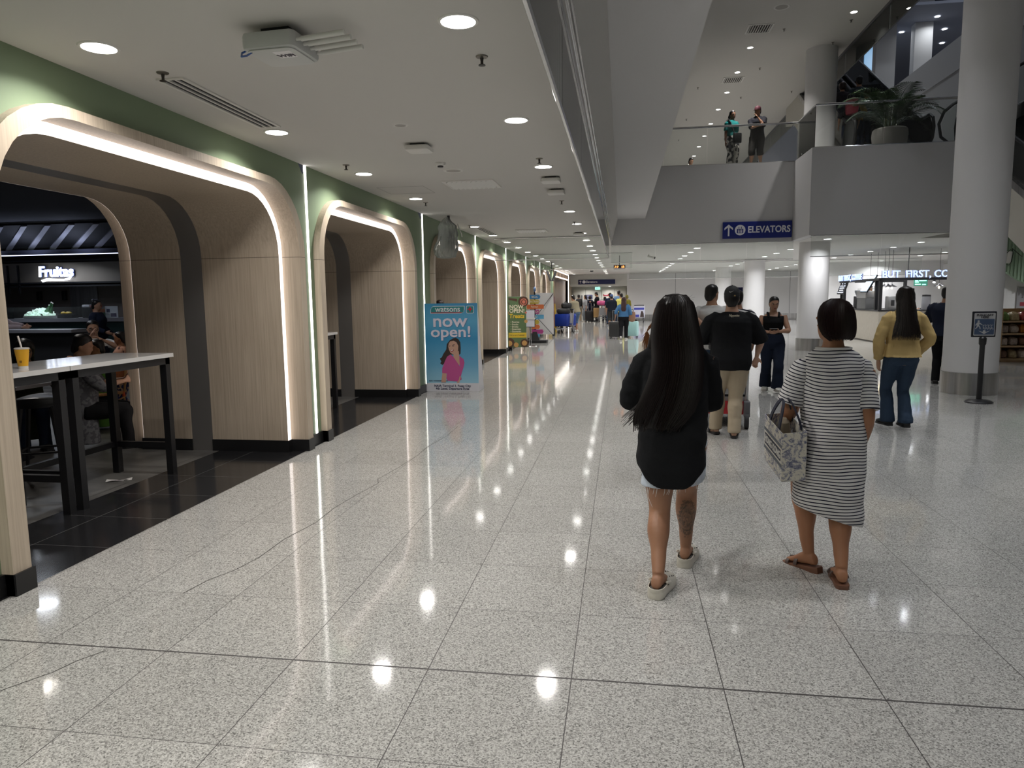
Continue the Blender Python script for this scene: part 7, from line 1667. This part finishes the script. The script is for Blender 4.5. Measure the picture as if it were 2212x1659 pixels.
# baristas
p = person('barista in dark clothes behind the bar, beyond the yellow sweater woman', 9.05, 24.65, PI+.5, 1.62, sex='m', feet=STAND, hands=((-.1, .18, .62), (.1, .18, .62)), head=(-.3, .2), skn='light', hair='short', top=dict(m=BLK2, off=.012, sleeve=.5), bottom=dict(m=BLK2), shoes=SH_K, vox=.016, face=True)
baseball_cap(p, mat('cap_black', (.012, .0125, .014), .7))
p = person('barista in black at the far left end of the coffee bar', 8.85, 27.6, PI/2, 1.55, sex='f', feet=STAND, skn='mid', hair='short', top=dict(m=BLK2, off=.014, sleeve=1), bottom=dict(m=BLK2), shoes=SH_K, vox=.016)

# ---------------------------------------------------------------- far queue before the lobby doors
def far(l, x, y, rz, H, tc, bc, sex='m', g=1.0, hair='short', hm=None, head=(0, 0), hands=None, kind='trousers', ln=1.0, sl=.45, lean=0, feet=STAND, shoes=SH_K, hat=None, pole=(None, None), hem=.5):
    nm = lambda c: C_('far_%d_%d_%d' % tuple(int(q*999) for q in c), c)
    p = person(l, x, y, rz, H, sex=sex, g=g, lean=lean, feet=feet, hands=hands, head=head, skn='mid', hair=hair, hm=hm, top=dict(m=nm(tc), off=.014, hem=hem, sleeve=sl, box=.5, name='shirt'), bottom=dict(m=nm(bc), kind=kind, len=ln, off=.012, hem=.12, w=.13, hemr=.06 if ln < 1 else .045, name='shorts' if ln < .8 else ('skirt' if kind == 'skirt' else 'trousers')), shoes=shoes, vox=.017, pole=pole)
    if hat: baseball_cap(p, mat('cap_%.3f' % hat[2], hat, .7))
    return p
far('man in a khaki tee and blue shorts leaning on the far left luggage cart', -1.98, 31.6, D2R(55), 1.60, (.27, .24, .165), (.10, .15, .23), g=1.35, head=(0, .2), hands=((-.16, .26, .58), (.1, .28, .58)), ln=.55, lean=.30, shoes=SH_W, hip=None) if False else far('man in a khaki tee and blue shorts leaning on the far left luggage cart', -1.98, 31.6, D2R(55), 1.62, (.27, .24, .165), (.10, .15, .23), g=1.35, head=(0, .2), hands=((-.16, .26, .58), (.1, .28, .58)), ln=.55, lean=.25, shoes=SH_W)
far('man with a black backpack, white tee and beige trousers in the queue', -2.62, 44.6, -.3, 1.66, (.55, .55, .54), (.34, .27, .19), head=(.5, 0), shoes=SH_W)
bag('backpack', 'black backpack on the man in beige trousers in the far queue', 'backpack', -2.58, 44.36, .93, (.21, .14, .24), mat('bag_black', (.015, .015, .017), .6), -.3, None, 8)
far('masked woman in a light grey top and grey trousers in the far queue', -2.2, 44.2, PI/2+.4, 1.62, (.32, .33, .35), (.20, .23, .26), 'f', hair='long', shoes=SH_W)
far('person in a long dark navy coat with a black bag in the far queue', -1.93, 45.0, -.5, 1.58, (.010, .012, .028), (.010, .012, .028), 'f', 1.1, 'bob', kind='skirt', sl=1.0)
bag('hand_bag', 'black hand bag on the arm of the navy coat wearer', 'bag', -1.62, 44.9, .62, (.22, .11, .17), mat('bag_black', (.015, .015, .017), .6), 0, None, 5)
far('tall man in black clothes looking at his phone in the far queue', -1.50, 44.9, PI/2, 1.80, (.010, .010, .012), (.012, .012, .014), head=(0, .35), sl=1.0, hands=((-.05, .20, .66), (.05, .20, .66)))
far('woman with dark hair and a white top behind the pink bag cart', -1.02, 45.2, .2, 1.50, (.50, .50, .50), (.02, .02, .03), 'f', hair='long')
far('person in an orange brown top pushing the pink bag cart', -.66, 43.0, .35, 1.57, (.26, .12, .035), (.03, .05, .10), head=(.2, 0), hands=((-.13, .22, .6), (.13, .22, .6)))
far('man in navy with a blue cap and dark shorts, seen from behind in the queue', -.47, 35.2, .1, 1.62, (.012, .016, .026), (.035, .036, .038), g=1.05, ln=.55, hat=(.05, .10, .24), shoes=SH_W)
far('person in a light blue shirt and visor behind the yellow tee man', -.15, 41.5, .2, 1.85, (.18, .30, .48), (.02, .03, .05), head=(.3, 0))
far('man in a bright yellow tee in the far queue', -.02, 37.3, .3, 1.68, (.66, .62, .16), (.015, .015, .018), g=1.15, head=(.5, 0), hem=.42)
far('woman in a mustard scarf behind the yellow tee man', .32, 42.5, 0, 1.6, (.22, .19, .03), (.1, .1, .1), 'f', hair='bob', hm=mat('scarf_mustard', (.20, .17, .03), .8))
far('woman in a blue top and black leggings pulling two suitcases away', .09, 25.75, -.05, 1.50, (.06, .16, .31), (.010, .010, .012), 'f', 1.15, 'long', mat('red_brown_hair', (.045, .015, .014), .5), feet=((-.06, -.16, .03, .1, .8), (.05, .10, 0, -.05, 0)), hands=((-.20, -.02, .52), (.17, .0, .50)), shoes=SH_W, sl=.6, hem=.54)
bag('shoulder_bag', 'tan brown shoulder bag on the woman in the blue top', 'bag', .37, 25.75, .62, (.13, .10, .19), mat('bag_tan', (.24, .13, .08), .6), 0, None, 2)
far('man in navy standing beside the person in orange brown', -.62, 40.0, .1, 1.72, (.014, .02, .05), (.03, .05, .09), hm=M_HAIRB)
far('person with a dark grey pack behind the backpack man', -2.95, 45.0, .2, 1.5, (.05, .05, .06), (.03, .03, .03), 'f', hair='bob')
bpy.data.scenes.remove(TS)
